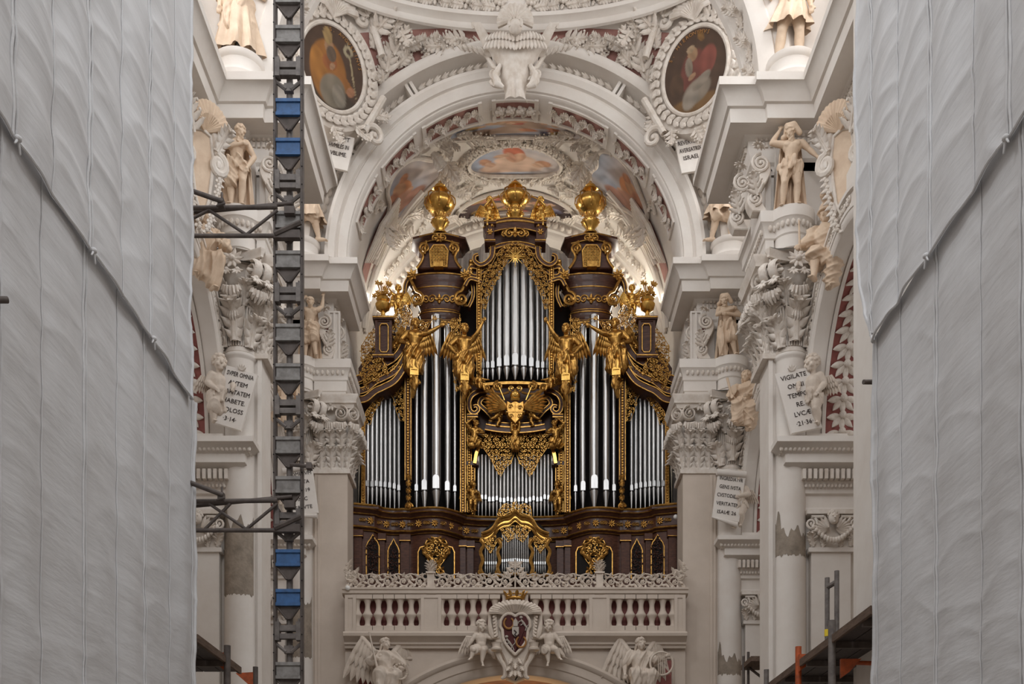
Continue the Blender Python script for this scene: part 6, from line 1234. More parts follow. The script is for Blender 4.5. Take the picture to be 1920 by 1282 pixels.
# --- urns (things standing on the case)
def urn(px, ybase, yt, Y, lab, wide=27.0):
    s_ = Y / F; c = W(px, ybase, Y); u = empty('gilded_urn', c, lab, 'urn', 'gilded urns on the organ'); k = (ybase - yt) / 100.0; z = lambda t: t * k * s_; r = lambda v: v * s_ * wide / 27
    MB().lathe([(r(13), 0), (r(13), z(3)), (r(8), z(6)), (r(9), z(12)), (r(14), z(18)), (r(16), z(22)), (r(16), z(26)), (r(11), z(29)), (r(10), z(36)), (r(11), z(40)), (r(13), z(42)), (r(20), z(46)), (r(25), z(53)), (r(27), z(58)), (r(26), z(65)), (r(21), z(72)), (r(14), z(75)), (r(9), z(78)), (r(9), z(82)), (r(8), z(84))], n=32).build('bowl', 'goldb', u)
    MB().lathe([(r(9), z(82)), (r(15), z(85)), (r(14), z(88)), (r(8), z(90)), (r(10), z(93)), (r(8), z(96)), (r(4), z(99)), (r(3), z(102)), (0, z(105))], n=20).build('lid', 'goldb', u)
    b = MB(); 
    for i in range(8):
        a = 2 * math.pi * i / 8; d = lambda rr_, t: (math.cos(a) * r(rr_), math.sin(a) * r(rr_), z(t)); b.tube([d(14, 78), d(22, 76), d(28, 70), d(29, 60), d(24, 50)], [r(.8), r(1.3), r(1.4), r(1.1), r(1.8)], 5)
        for q in range(4): b.ell(d(28 - q * 2.5, 58 - q * 4), r(1.7), 6, 5)
    b.build('strap_ornament', 'gold', u)
    b = MB()
    for i in range(12): a = 2 * math.pi * i / 12; b.ell((math.cos(a) * r(15.5), math.sin(a) * r(15.5), z(24)), r(2.6), 6, 5); b.leaf((math.cos(a) * r(9), math.sin(a) * r(9), z(30)), (math.cos(a) * .3, math.sin(a) * .3, 1), (math.cos(a), math.sin(a), 0), z(11), r(2.4), .2, 0, 5, .5)
    b.build('collar', 'gold', u)
    return u
urn(825, 440, 343, 34.8, 'gilded urn on the left organ tower'); urn(2 * VX - 825, 440, 343, 34.8, 'gilded urn on the right organ tower'); urn(966, 421, 340, 34.5, 'gilded urn on the central organ tower', 26)
# flower vases on the wing pedestals
for m in (0, 1):
    q = X2(718, m); Y = 34.1; s_ = Y / F; v = empty('gilded_vase', W(q, 598, Y), 'gilded flower vase on the %s organ wing' % ('right' if m else 'left'), 'vase')
    MB().lathe([(.15, 0), (.15, .06), (.07, .12), (.07, .2), (.2, .3), (.24, .45), (.18, .55), (.22, .62), (.2, .64), (.0, .6)], n=20).build('bowl', 'goldb', v)
    b = MB(); rg = random.Random(4)
    for k in range(22): a = rg.uniform(0, 6.28); rr_ = rg.uniform(.05, .3); zz = rg.uniform(.65, 1.15); p = Vector((math.cos(a) * rr_, math.sin(a) * rr_ * .7, zz)); b.tube([(0, 0, .55), p * .6 + Vector((0, 0, .25)), p], .018, 4); b.rosette(p, .09, 5)
    b.build('bouquet', 'gold', v)
# --- gilded figures
GF = dict(mat='gold')
for m in (0, 1):
    sg = -1 if m else 1; side_ = 'right' if m else 'left'
    def J2(d): return {k if not m else ({'l': 'r', 'r': 'l'}[k[0]] + k[1:] if k[0] in 'lr' and k[1:] in ('sh', 'el', 'ha', 'hi', 'kn', 'an', 'toe') else k): ((v[0] * sg, v[1], v[2])) for k, v in d.items()}
    ang = [(870, 702, 'inner', dict(lel=(-.22, -.05, .66), lha=(-.14, -.10, .55), rel=(.18, -.08, .85), rha=(.26, -.12, 1.0), dhea=(.0, -.03, 0))), (776, 692, 'outer', dict(rel=(.2, -.08, .78), rha=(.36, -.14, .86), lel=(-.2, -.03, .66), lha=(-.13, -.12, .6), dche=(.02, -.02, 0)))]
    for px, py, wh, ps in ang:
        Yq = 33.95 if wh == 'inner' else 33.85; c = W(X2(px, m), py, Yq); h_ = 2.15
        f, J, h = figure('gilded_angel', 'gilded half-length angel herm on the %s %s post of the organ' % (wh, side_), 'statue', c - Vector((0, 0, h_ * .40)) + Vector((0, 0, .25)), h_, .15 * sg, J2(ps), mat='gold', herm=True, wrap=('loin', 'thigh'), wings=.75, wraise=55, yaw=.3 * sg, group='gilded angel herms', seed=41 + m, vox=.018)
        b = MB(); z0 = h_ * .40; b.prism([(-.2, z0), (.2, z0), (.16, z0 - .25), (.13, z0 - .6), (-.13, z0 - .6), (-.16, z0 - .25)], -.18, .12, .03); b.panel(-.13, .13, -.22, -.15, z0 - .52, z0 - .32, .03, .03); b.build('herm_post', 'goldb', f)
        b = MB(); b.spiral((0, -.12, z0 - .75), .16, 1.4, .05, .03, 0, sg); b.tube([(.0, -.1, z0 - .55), (.06 * sg, -.16, z0 - .7), (.0, -.1, z0 - .95), (-.05 * sg, 0, z0 - 1.15)], [.12, .1, .08, .05], 8); b.leaf((0, -.15, z0 - .6), (0, -.2, -1), (0, -1, 0), .5, .12, .3, 4, 8, .4); b.build('herm_scroll', 'gold', f)
    px = X2(918, m)
    f, J, h = figure('gilded_cherub', 'small gilded cherub blowing a trumpet at the %s of the central urn' % side_, 'statue', W(px, 426, 34.15), .98, .3 * sg, J2(dict(lel=(-.16, -.05, .62), lha=(-.05, -.16, .74), rel=(.17, -.08, .62), rha=(.02, -.2, .78), rkn=(.07, -.07, .21))), kind='putto', mat='goldb', wrap=('loin',), wings=.8, wraise=25, yaw=.5 * sg, seed=51, group='gilded cherubs')
    b = MB(); p = J['rha'] if not m else J['lha']; b.tube([Vector((0, -.1, .80)), p, p + Vector((.16 * sg, -.12, .04)), p + Vector((.2 * sg, -.14, .05))], [.012, .016, .024, .06], 8); b.build('trumpet', 'goldb', f)
    figure('gilded_cherub', 'gilded cherub standing on a scroll at the %s of the lower pipes' % side_, 'statue', W(X2(886, m), 958, 34.6), 1.0, .4 * sg, J2(dict(lel=(-.17, -.05, .6), lha=(-.2, -.1, .72), rel=(.16, -.08, .56), rha=(.05, -.16, .54))), kind='putto', mat='gold', wrap=('loin',), wings=.7, wraise=25, yaw=.3 * sg, seed=53, group='gilded cherubs')
    figure('gilded_cherub', 'gilded cherub seated at the %s end of the curved rail' % side_, 'statue', W(X2(899, m), 742, 34.3), .85, .5 * sg, J2(dict(lkn=(-.09, -.15, .38), lan=(-.09, -.18, .2), rkn=(.1, -.12, .36), ran=(.14, -.16, .18), rel=(.18, -.06, .62), rha=(.28, -.1, .62))), kind='putto', mat='gold', wrap=('loin',), wings=.7, wraise=30, seed=55, group='gilded cherubs')
    figure('gilded_cherub', 'gilded cherub holding up the %s side of the golden shield' % side_, 'statue', W(X2(929, m), 796, 34.45), .95, .9 * sg, J2(dict(dche=(.06, -.08, -.05), rel=(.16, -.14, .6), rha=(.2, -.22, .66), lkn=(-.1, .05, .24), lan=(-.18, .12, .10))), kind='putto', mat='gold', wrap=('loin',), yaw=.4 * sg, seed=57, group='gilded cherubs', tilt=.45 * sg)
    figure('gilded_atlas', 'gilded muscular atlas bust at the %s of the golden shield' % side_, 'statue', W(X2(890, m), 833, 34.5) - Vector((0, 0, .62)), 1.4, .2 * sg, J2(dict(lel=(-.2, -.05, .88), lha=(-.1, -.04, .97), rel=(.2, -.06, .7), rha=(.08, -.14, .66), dhea=(.02, -.04, -.03))), mat='gold', herm=True, wrap=('loin',), beard=True, pitch=.4, yaw=.3 * sg, seed=59, group='gilded atlas busts')
    figure('gilded_cherub', 'bright gilded cherub perched on the %s shoulder of the organ' % side_, 'statue', W(X2(747, m), 592, 34.3), 1.0, -.3 * sg, J2(dict(lel=(-.17, -.05, .68), lha=(-.24, -.08, .8), rel=(.17, -.06, .6), rha=(.22, -.12, .66))), kind='putto', mat='goldb', wrap=('loin',), wings=.8, wraise=35, seed=61, group='gilded cherubs')
figure('gilded_cherub', 'gilded figure hanging beneath the tip of the golden shield', 'statue', W(966, 845, 34.5), .98, 0, dict(lel=(-.12, -.06, .85), lha=(-.04, -.08, 1.0), rel=(.14, -.06, .84), rha=(.10, -.08, 1.02)), kind='putto', mat='gold', wrap=('loin', 'thigh', 'shin'), seed=63, group='gilded cherubs')
# ------------------------------------------------------------------ organ gallery
GY = 31.5
def gz(py): return CH + (VY - py) / F * GY
def gx(px): return (px - VX) / F * GY
MB().box(-5.0, 5.0, 31.9, 39.2, 8.25, 8.6).build('floor_gallery', 'plaster', kind='structure')
gw = empty('wall_gallery_front', (0, 0, 0), kind='structure')
zc, RGI = 2.43, 5.1
poly = [(-4.96, 5.0), (-4.96, 8.45), (4.96, 8.45), (4.96, 5.0)] + [(RGI * math.cos(a), zc + RGI * math.sin(a)) for a in [math.radians(lerp(31, 149, i / 40)) for i in range(41)]]
MB().prism(poly, 31.72, 32.5).build('front_wall', 'plaster', gw)
MB().arch([(RGI, 32.5), (RGI, 31.7), (RGI + .06, 31.64), (RGI + .25, 31.62), (RGI + .28, 31.58), (RGI + .5, 31.56), (RGI + .53, 31.5), (RGI + .62, 31.46), (RGI + .7, 31.5), (RGI + .72, 31.72)], (0, zc), math.radians(28), math.radians(152), 60).build('archivolt', 'plaster', gw)
for s in (-1, 1):
    b = MB(); b.prism([(s * 4.55, 7.95), (s * 3.35, 7.95), (s * 3.5, 7.0), (s * 4.55, 6.0)], 31.69, 31.73); b.build('red_panel', 'red', gw)
    b = MB(); b.tube([(s * 4.6, 31.69, 5.8), (s * 4.6, 31.69, 8.0), (s * 3.0, 31.69, 8.0)], .035, 6); b.build('panel_moulding', 'plaster', gw)
MB().grid(lambda u, v: (RGI * 1.0 * math.cos(lerp(.35, math.pi - .35, u)), lerp(32.5, 39.2, v), zc + RGI * math.sin(lerp(.35, math.pi - .35, u))), 30, 6).build('ceiling_under_gallery', 'orangewood', kind='structure')
lp = bpy.data.lights.new('under_gallery_lamp', 'AREA'); lp.energy = 60; lp.color = (1, .62, .3); lp.size = 2.0; lo_ = bpy.data.objects.new('under_gallery_lamp', lp); COL.objects.link(lo_); lo_.location = (0, 34.5, 5.2); lo_.rotation_euler = (math.pi, 0, 0)
# sill moulding and balustrade
MB().sweep([(-.3, 8.28), (.04, 8.28), (.06, 8.36), (.12, 8.38), (.12, 8.44), (.2, 8.5), (.28, 8.56), (.32, 8.58), (.34, 8.66), (.3, 8.71), (-.3, 8.71)], [(-4.95, 31.62), (4.95, 31.62)]).build('trim_3', 'plaster', kind='structure')
bal = empty('balustrade', (0, GY, 8.7), 'warm white stone balustrade of the organ gallery', 'balustrade')
BT = Matrix.Translation((0, -GY, -8.7))
MB(BT).sweep([(-.26, 9.76), (.0, 9.76), (.05, 9.8), (.1, 9.82), (.1, 9.9), (.14, 9.93), (.14, 9.98), (-.26, 9.98)], [(gx(643), 31.45), (gx(1289), 31.45)]).build('handrail', 'plaster', bal)
MB(BT).box(gx(650), gx(1282), 31.36, 31.72, 8.7, 8.76).build('bottom_rail', 'plaster', bal)
for x0, x1 in ((648, 669), (790, 828), (942, 990), (1104, 1142), (1263, 1284)): MB(BT).panel(gx(x0), gx(x1), 31.34, 31.72, 8.71, 9.77, .09, .03).build('pedestal', 'plaster', bal)
MB(BT).box(gx(650), gx(1282), 31.80, 31.86, 8.68, 9.95).build('red_backing', 'red', bal)
_b = MB(); _b.lathe([(.10, .16), (.115, .18), (.085, .22), (.075, .27), (.08, .33), (.11, .43), (.145, .47), (.152, .50), (.145, .535), (.12, .56), (.085, .64), (.072, .74), (.078, .82), (.11, .92), (.13, .96)], n=18); _b.box(-.15, .15, -.15, .15, 0, .17); _b.box(-.15, .15, -.15, .15, .95, 1.07)
BALU = _b.mesh('baluster'); BALU.materials.append(M['plaster'])
for px in [669.5, 790, 827.5, 1104.5, 1142, 1262.5, 689, 709.5, 730, 750.6, 771, 847, 867, 887, 907.6, 928] + [2 * VX - q for q in (689, 709.5, 730, 750.6, 771, 847, 867, 887, 907.6, 928)]: link('baluster', BALU, bal, mtx=Matrix.Translation((gx(px), .03, .02)))
# vine railing on top
vin = empty('vine_railing', (0, GY, 9.98), 'carved openwork vine railing on top of the balustrade', 'railing')
VT = Matrix.Translation((0, -GY, -9.98))
def vpanel(x0, x1, hs, flip):
    b = MB(VT); n = max(2, round(abs(x1 - x0) / .46)); z0 = 9.99; sgn = 1 if x1 > x0 else -1
    for i in range(n):
        c = Vector((lerp(x0, x1, (i + .5) / n), GY, z0 + .2)); up = 1 if i % 2 else -1; R = .17
        b.spiral(c, R, 1.5, .036, .022, math.pi * (.5 if up > 0 else 1.5), up * sgn, n=6, tail=c + Vector((-sgn * .3, 0, -up * .12)))
        for k in range(7): a = k * 2 * math.pi / 7; d = Vector((math.cos(a), -.25, math.sin(a))); b.leaf(c + d * R * .75, d + Vector((-d.z * .8 * up * sgn, 0, d.x * .8 * up * sgn)), (0, -1, 0), .16, .045, .5, 2, 6, .5)
        b.rosette(c + Vector((0, -.04, 0)), .075, 5)
        for q in (-1, 1): b.leaf(c + Vector((sgn * .2, 0, q * .05)), (sgn * .6, -.2, q * .9), (0, -1, 0), .2, .055, .5, 3, 7, .5)
    b.tube([(x0, GY, z0 + .015), (x1, GY, z0 + .015)], .03, 6)
    b.tube([(lerp(x0, x1, i / 30), GY, z0 + .40 + .025 * math.sin(i * 1.26)) for i in range(31)], .022, 6)
    return b
vpanel(gx(802), gx(652), 1, 0).build('vine_panel', 'pale', vin); vpanel(gx(962), gx(814), 1, 0).build('vine_panel', 'pale', vin); vpanel(gx(970), gx(1118), 1, 0).build('vine_panel', 'pale', vin); vpanel(gx(1130), gx(1280), 1, 0).build('vine_panel', 'pale', vin)
b = MB(VT)
for sg in (-1, 1):
    for k, (dx, dz, R) in enumerate(((.12, .5, .11), (.07, .68, .08), (.2, .38, .1))): b.spiral((sg * dx, GY - .02, 9.98 + dz), R, 1.3, .03, .02, math.pi / 2, -sg, n=6); b.leaf((sg * dx, GY - .03, 9.98 + dz), (sg, -.2, .6), (0, -1, 0), .2, .06, .5, 3, 7, .5)
b.leaf((0, GY - .03, 10.55), (0, -.1, 1), (0, -1, 0), .28, .08, .3, 3, 8, .5); b.tube([(0, GY, 9.98), (0, GY, 10.7)], .025, 6); b.build('centre_crest', 'pale', vin)
for sg in (-1, 1):
    b = MB(VT); x = sg * 4.78
    for k, (dx, dz, R) in enumerate(((0, .35, .16), (.1, .55, .1), (.05, .68, .07), (-.15, .45, .09))): b.spiral((x + sg * dx, GY - .02, 9.98 + dz), R, 1.4, .036, .022, 0, sg, n=6); b.rosette((x + sg * dx, GY - .06, 9.98 + dz), .07, 6); b.leaf((x + sg * dx, GY - .04, 9.98 + dz), (-sg * .7, -.2, .8), (0, -1, 0), .22, .06, .5, 3, 7, .5)
    b.build('end_scroll', 'pale', vin)
    px = 808 if sg < 0 else 1124; b = MB(VT); x = gx(px); b.panel(x - .1, x + .1, GY - .12, GY + .1, 9.98, 10.42, .03, .02); b.box(x - .14, x + .14, GY - .15, GY + .12, 10.40, 10.45); b.box(x - .14, x + .14, GY - .15, GY + .12, 9.98, 10.03); ps = b.build('post', 'pale', vin)
    b = MB(VT)
    for k in range(40): z = k / 40; a = k * 2.4; rr_ = .13 * math.sin(math.pi * (.15 + .8 * z)) ** .8; b.leaf((x + math.cos(a) * rr_ * .8, GY + math.sin(a) * rr_ * .8, 10.48 + z * .28), (math.cos(a) * .7, math.sin(a) * .7, 1), (math.cos(a), math.sin(a), -.3), .1, .035, .6, 0, 5, .6)
    b.ell((x, GY, 10.6), (.1, .1, .16), 10, 8); b.build('pine_cone', 'pale', ps)
# coat of arms cartouche
AY = 31.1
ca = empty('coat_of_arms', W(966, 1262, AY), 'carved coat of arms cartouche with dark red shield below the balustrade', 'cartouche')
CT = Matrix.Translation(-ca.location)
def cw(pts, Y=AY): return w3(pts, Y)
def cpoly(b, pts, y0, y1, bev=0.0): b.prism([(p.x, p.z) for p in cw(pts)], y0, y1, bev); return b
def sym(pts): return pts + [(2 * VX - x, y) for x, y in reversed(pts)]
cpoly(MB(CT), sym([(966, 1128), (952, 1127), (936, 1133), (924, 1142), (918, 1158), (922, 1175), (926, 1195), (928, 1210), (938, 1222), (946, 1238), (952, 1258), (948, 1270), (958, 1274), (966, 1278)]), AY - .05, AY + .4, .05).build('plate', 'pale', ca)
SHL = sym([(966, 1155), (960, 1151), (952, 1150), (944, 1154), (939, 1163), (938, 1174), (942, 1181), (943, 1194), (947, 1205), (955, 1216), (966, 1227)])
cpoly(MB(CT), SHL, AY - .16, AY, .02).build('shield', 'shield', ca)
MB(CT).tube(cw(SHL, AY - .16), .045, 8, closed=True).build('shield_rim', 'pale', ca)
b = MB(CT)
for k in range(17):
    a = math.radians(8 + 164 * k / 16); c0 = W(966, 1152, AY - .12); d = Vector((math.cos(a), 0, math.sin(a))); b.tube([c0 + Vector((math.cos(a) * .28, -.02, math.sin(a) * .08)), c0 + Vector((math.cos(a) * .52, -.16, math.sin(a) * .26)), c0 + Vector((math.cos(a) * .72, -.1, math.sin(a) * .36))], [.035, .06, .075], 6)
b.build('shell', 'pale', ca)
for sg in (-1, 1):
    b = MB(CT); b.tube(w3(curve([(966 + sg * 30, 1136), (966 + sg * 44, 1144), (966 + sg * 48, 1160), (966 + sg * 46, 1180), (966 + sg * 40, 1196)]), AY - .12), [.07 + .02 * math.sin(i * .4) for i in range(25)], 8); b.build('scroll', 'pale', ca)
    b = MB(CT)
    for k in range(7): b.leaf(W(966 + sg * (36 - k * .5), 1150 + 6 * k, AY - .15), (sg * .5, -.2, -.8), (0, -1, 0), .2, .06, .6, 3, 7, .5)
    b.build('leaf_drop', 'pale', ca)
    b = MB(CT); b.lathe([(.06, 0), (.16, .05), (.17, .1), (.12, .13), (.13, .24), (.15, .26)], W(966 + sg * 35, 1222, AY - .22), 14); b.build('bowl', 'pale', ca)
    b = MB(CT); b.tube(w3(curve([(966 + sg * 34, 1222), (966 + sg * 28, 1236), (966 + sg * 20, 1250), (966 + sg * 19, 1266), (966 + sg * 26, 1272)]), AY - .1), [.09, .09, .085, .08, .08, .08, .075, .07, .07, .07, .07, .07, .07, .07, .07, .07, .07, .07, .07, .07, .06, .06, .05, .05, .04], 8); b.build('lower_scroll', 'pale', ca)
b = MB(CT)
for (dx, py, ax) in ((-6, 1240, -.5), (6, 1240, .5), (-9, 1254, -.7), (9, 1254, .7), (0, 1248, 0), (-5, 1264, -.4), (5, 1264, .4), (0, 1262, 0)): b.leaf(W(966 + dx, py - 6, AY - .15), (ax, -.3, -1), (0, -1, 0), .24, .075, .5, 3, 8, .6)
b.build('acanthus', 'pale', ca)
# charges on the shield: two horseshoes, two leaping animals, mitre and small escutcheon
ey = AY - .19
for (px, py) in ((954, 1170), (977, 1205)): MB(CT).tube(w3([(px + 9 * math.sin(a), py + 9 * math.cos(a) * 1.15 - 2) for a in [math.radians(-150 + 300 * i / 20) for i in range(21)]], ey), [.035 - .001 * abs(i - 10) for i in range(21)], 6).build('horseshoe_charge', 'emblem', ca)
for (px, py) in ((982, 1168), (955, 1204)):
    b = MB(CT); b.tube(w3([(px - 5, py - 7), (px, py), (px + 6, py + 9)], ey), [.022, .034, .026], 6); b.ell(W(px - 5, py - 11, ey), (.05, .03, .04), 7, 5); b.tube(w3([(px - 3, py - 5), (px - 9, py - 3), (px - 11, py + 1)], ey), .016, 5); b.tube(w3([(px, py), (px - 6, py + 4)], ey), .016, 5); b.tube(w3([(px + 5, py + 7), (px + 3, py + 14)], ey), .016, 5); b.tube(w3([(px + 6, py + 8), (px + 9, py + 15)], ey), .016, 5); b.tube(w3(curve([(px + 6, py + 6), (px + 11, py), (px + 9, py - 7)]), ey), .013, 5); b.build('leaping_animal_charge', 'silver', ca)
b = MB(CT); b.prism([(p.x, p.z) for p in cw([(962, 1177), (962, 1168), (966.5, 1161), (971, 1168), (971, 1177)])], ey - .03, ey + .02, .01); b.build('mitre_charge', 'silver', ca)
b = MB(CT); b.prism([(p.x, p.z) for p in cw([(960, 1178), (973, 1178), (973, 1191), (966.5, 1197), (960, 1191)])], ey - .04, ey + .02, .01); es = b.build('small_escutcheon', 'silver', ca)
MB(CT).tube(w3([(964, 1181), (968, 1185), (965, 1189), (969, 1193)], ey - .05), .022, 5).build('lion_charge', 'ink', ca)
cr = empty('crown', W(966, 1124, AY + .15) - ca.location, 'small gilded crown', parent=ca); MB().lathe([(.26, 0), (.28, .03), (.26, .06), (.27, .08)], n=24, sy=.6).build('band', 'gold', cr)
b = MB()
for k in range(9): a = 2 * math.pi * k / 9; b.leaf((math.cos(a) * .26, math.sin(a) * .16, .06), (math.cos(a) * .3, math.sin(a) * .3, 1), (math.cos(a), math.sin(a), 0), .2, .07, .3, 3, 7, .5); b.ell((math.cos(a + .35) * .28, math.sin(a + .35) * .17, .14), .03, 6, 5)
b.build('leaf_points', 'gold', cr)
for m in (0, 1):
    sg = -1 if m else 1
    def J2(d): return {k if not m else ({'l': 'r', 'r': 'l'}[k[0]] + k[1:] if k[0] in 'lr' and k[1:] in ('sh', 'el', 'ha', 'hi', 'kn', 'an', 'toe') else k): ((v[0] * sg, v[1], v[2])) for k, v in d.items()}
    figure('putto_statue', 'pale winged putto sitting at the %s of the coat of arms' % ('right' if m else 'left'), 'statue', W(X2(902, m), 1252, AY - .02), 1.42, .2 * sg, J2(dict(rel=(.16, -.08, .6), rha=(.28, -.1, .60), lel=(-.18, .0, .56), lha=(-.24, .0, .46), lkn=(-.16, -.12, .34), lan=(-.22, -.12, .19), rkn=(.03, -.14, .33), ran=(.0, -.12, .12), ltoe=(-.6, -.7, -.4), rtoe=(.1, -.7, -.8))), kind='putto', mat='pale', wrap=('lthigh', 'fly'), wings=.75, wraise=5, yaw=.25 * sg, pitch=.15, seed=71, group='putti beside the coat of arms')
f, J, h = figure('angel_statue', 'pale seated angel statue with long trumpet and wreath, left under the balustrade', 'statue', W(722, 1196, 31.2) - Vector((0, 0, 2.2 * 1.0)), 2.2, .3, dict(SIT, lkn=(-.10, -.2, .50), rkn=(.09, -.2, .49), lel=(-.19, -.07, .68), lha=(-.17, -.16, .74), rel=(.22, -.04, .66), rha=(.17, -.17, .53)), mat='pale', wrap=('torso', 'arm', 'thigh', 'shin', 'rfore'), wings=1.15, wraise=50, yaw=.5, longhair=True, seed=73)
attach(f, 'trumpet', MB().tube([J['lha'] + Vector((-.16, -.1, .62)), J['lha'] + Vector((-.02, -.08, 0)), J['lha'] + Vector((.1, -.08, -.5)), J['lha'] + Vector((.13, -.08, -.62))], [.02, .028, .04, .11], 10), 'pale')
b = MB()
for k in range(18): a = 2 * math.pi * k / 18; c = J['rha'] + Vector((-.03 + math.cos(a) * .2, -.12, math.sin(a) * .2)); b.leaf(c, (-math.sin(a), -.2, math.cos(a)), (0, -1, 0), .14, .04, .5, 0, 5, .6); b.ell(c, .035, 6, 5)
attach(f, 'wreath', b, 'pale')
f, J, h = figure('angel_statue', 'pale seated angel statue holding a ring-shaped lyre, right under the balustrade', 'statue', W(1200, 1196, 31.2) - Vector((0, 0, 2.2 * 1.0)), 2.2, .1, dict(SIT, lkn=(-.10, -.2, .50), rkn=(.12, -.2, .49), lel=(-.21, -.03, .66), lha=(-.22, -.1, .52), rel=(.2, -.07, .70), rha=(.29, -.15, .73), dhea=(.0, -.02, 0)), mat='pale', wrap=('torso', 'arm', 'thigh', 'shin', 'rfore'), wings=1.1, wraise=55, yaw=.2, pitch=.1, longhair=True, seed=75)
b = MB(); c = J['rha'] + Vector((-.1, -.06, -.2)); b.tube([c + Vector((math.cos(a) * .33, 0, math.sin(a) * .33)) for a in [2 * math.pi * i / 28 for i in range(28)]], .03, 8, closed=True)
for k in range(4): b.tube([c + Vector((-.09 + .06 * k, 0, -.3)), c + Vector((-.09 + .06 * k, 0, .3))], .009, 5)
attach(f, 'lyre', b, 'pale')
for px, py, Y, w_ in ((652, 1102, 31.3, 'left end of the balustrade'), (1267, 969, 33.4, 'right end of the organ cornice')):
    l = empty('globe_lamp', W(px, py, Y), 'small white globe lamp at the ' + w_, 'lamp'); MB().ell((0, 0, 0), .075, 14, 10).build('globe', 'lamp', l); MB().tube([(0, .05, 0), (.12 if px > 966 else 0, .2, .02)], .02, 6).build('bracket', 'lamp', l)
# ------------------------------------------------------------------ dust sheets, hoist mast, scaffolding
from mathutils import noise as mnoise
TX = 4.95
def ridge(p): return 1 - abs(mnoise.noise(p))
def sheet(s, y0, yedge, z0, z1, seams, off, label, seed, hem, amp=1.0, ny=140, nz=260):
    c = Vector((s * TX, y0, z0)); root = empty('dust_sheet', c, label, 'sheet', 'dust sheets round the scaffolds')
    ss = sorted(seams)
    def dx(y, z):
        k = 0
        while k < len(ss) - 1 and ss[k + 1] < y: k += 1
        a, b_ = (ss[k], ss[min(k + 1, len(ss) - 1)]) if y >= ss[0] else (y0, ss[0])
        f = (y - a) / (b_ - a) if b_ > a else 0; f = min(1, max(0, f)); bil = math.sin(math.pi * f)
        # diagonal sagging folds that hang from the seams, stronger beside them
        q = z + (y - a) * .10 * (1 if amp > 1 else -.3) - .10 * bil
        w1 = mnoise.noise(Vector((q * 2.0, y * .4, seed))); w2 = ridge(Vector((q * 1.9 + 4, y * .55, seed + 9))) ** 4
        w3_ = mnoise.noise(Vector((y * 1.3, z * .45, seed + 3)))
        near = .35 + .65 * abs(1 - 2 * f)
        return off + .03 * bil * amp + (.013 * w1 + .022 * (w2 - .5) * (near if amp < 1 else 1)) * amp + .03 * w3_ * bil
    def f(u, v):
        z = lerp(z0, z1, v); ye = yedge(z); y = lerp(y0, ye, u); return (-s * dx(y, z), y - c.y, z - c.z)
    b = MB(); b.grid(f, ny, nz); b.build('fabric', 'tarp', root)
    for i, y in enumerate(ss):
        n = 60; thick = seams[y]
        zs = [lerp(z0, z1, k / n) for k in range(n + 1)]
        for q in ((-.035, .035) if thick else (0,)):
            pts = [(-s * (dx(y, z) + .012), y + q + .012 * mnoise.noise(Vector((z * 1.5, y, q * 40))) - c.y, z - c.z) for z in zs if y <= yedge(z)]
            if len(pts) > 2: MB().tube(pts, [(.016 if thick else .007) * (1 + .35 * mnoise.noise(Vector((p[2] * 3, y, 1)))) for p in pts], 6).build('seam', 'tarp', root)
    if hem:                                              # rolled lower hem with tie knots
        ys = [lerp(y0, yedge(z0), k / 80) for k in range(81)]
        MB().tube([(-s * (dx(y, z0) + .02), y - c.y, .025 * mnoise.noise(Vector((y * 3, 0, seed)))) for y in ys], .016, 6).build('hem', 'tarp', root)
        for y in ss:
            if seams[y] and y < yedge(z0) + .05: b = MB(); p = Vector((-s * (dx(y, z0) + .05), y - c.y, 0)); b.ell(p, (.04, .045, .035), 8, 6); b.cap(p, p + Vector((0, .05, -.12)), .016, .01); b.cap(p, p + Vector((0, -.06, -.08)), .016, .01); b.build('tie_knot', 'tarp', root)
    ze = [lerp(z0, z1, k / 80) for k in range(81)]
    MB().tube([(-s * dx(yedge(z) - .01, z), yedge(z) - c.y, z - c.z) for z in ze], .03, 6).build('edge_roll', 'tarp', root)
    return root
sheet(-1, 8.0, lambda z: 16.42 + .03 * math.sin(z * 1.7) + .03 * math.sin(z * 4.1), 8.87, 17.5, {9.4: 0, 10.6: 1, 11.5: 0, 12.5: 1, 13.5: 0, 14.55: 1, 15.6: 0}, .06, 'upper grey dust sheet with diagonal creases on the left', 2, True, 1.15)
sheet(-1, 8.0, lambda z: 16.80 + .04 * math.sin(z * 2.1 + 1), 2.0, 9.0, {9.4: 0, 10.4: 1, 11.35: 0, 12.48: 1, 13.5: 0, 14.5: 1, 15.55: 0, 16.62: 0}, .0, 'lower grey dust sheet with long vertical seams on the left', 5, False, .8)
sheet(1, 8.0, lambda z: lerp(14.9, 15.58, min(1, max(0, (z - 9.0) / 1.9)) ** .7) - .05 * math.sin(z * 2.3), 8.98, 17.5, {9.2: 0, 10.75: 1, 11.6: 0, 12.8: 1, 13.9: 0, 14.95: 1}, .06, 'upper grey dust sheet with gathered edge on the right', 12, True, 1.15)
sheet(1, 8.0, lambda z: 15.02 + .05 * math.sin(z * 1.9), 2.0, 9.1, {9.6: 0, 10.6: 1, 11.55: 0, 12.78: 1, 13.95: 0, 14.85: 0}, .0, 'lower grey dust sheet with vertical seams on the right', 15, False, .8)
def polth(name, label, a, b_, r=.045, mat='dsteel', group=None, parent=None):
    o = MB().tube([Vector(a), Vector(b_)], r, 12).build(name, mat, parent, label, 'pole' if label else None, group); return o
polth('scaffold_tube', 'short scaffold tube end poking through the far left sheet', W(-30, 562, 10.1), W(14, 562, 10.25), .032)
polth('scaffold_tube', 'short scaffold tube end poking out beside the right sheet', W(1619, 716, 15.2), W(1650, 716, 15.3), .033)
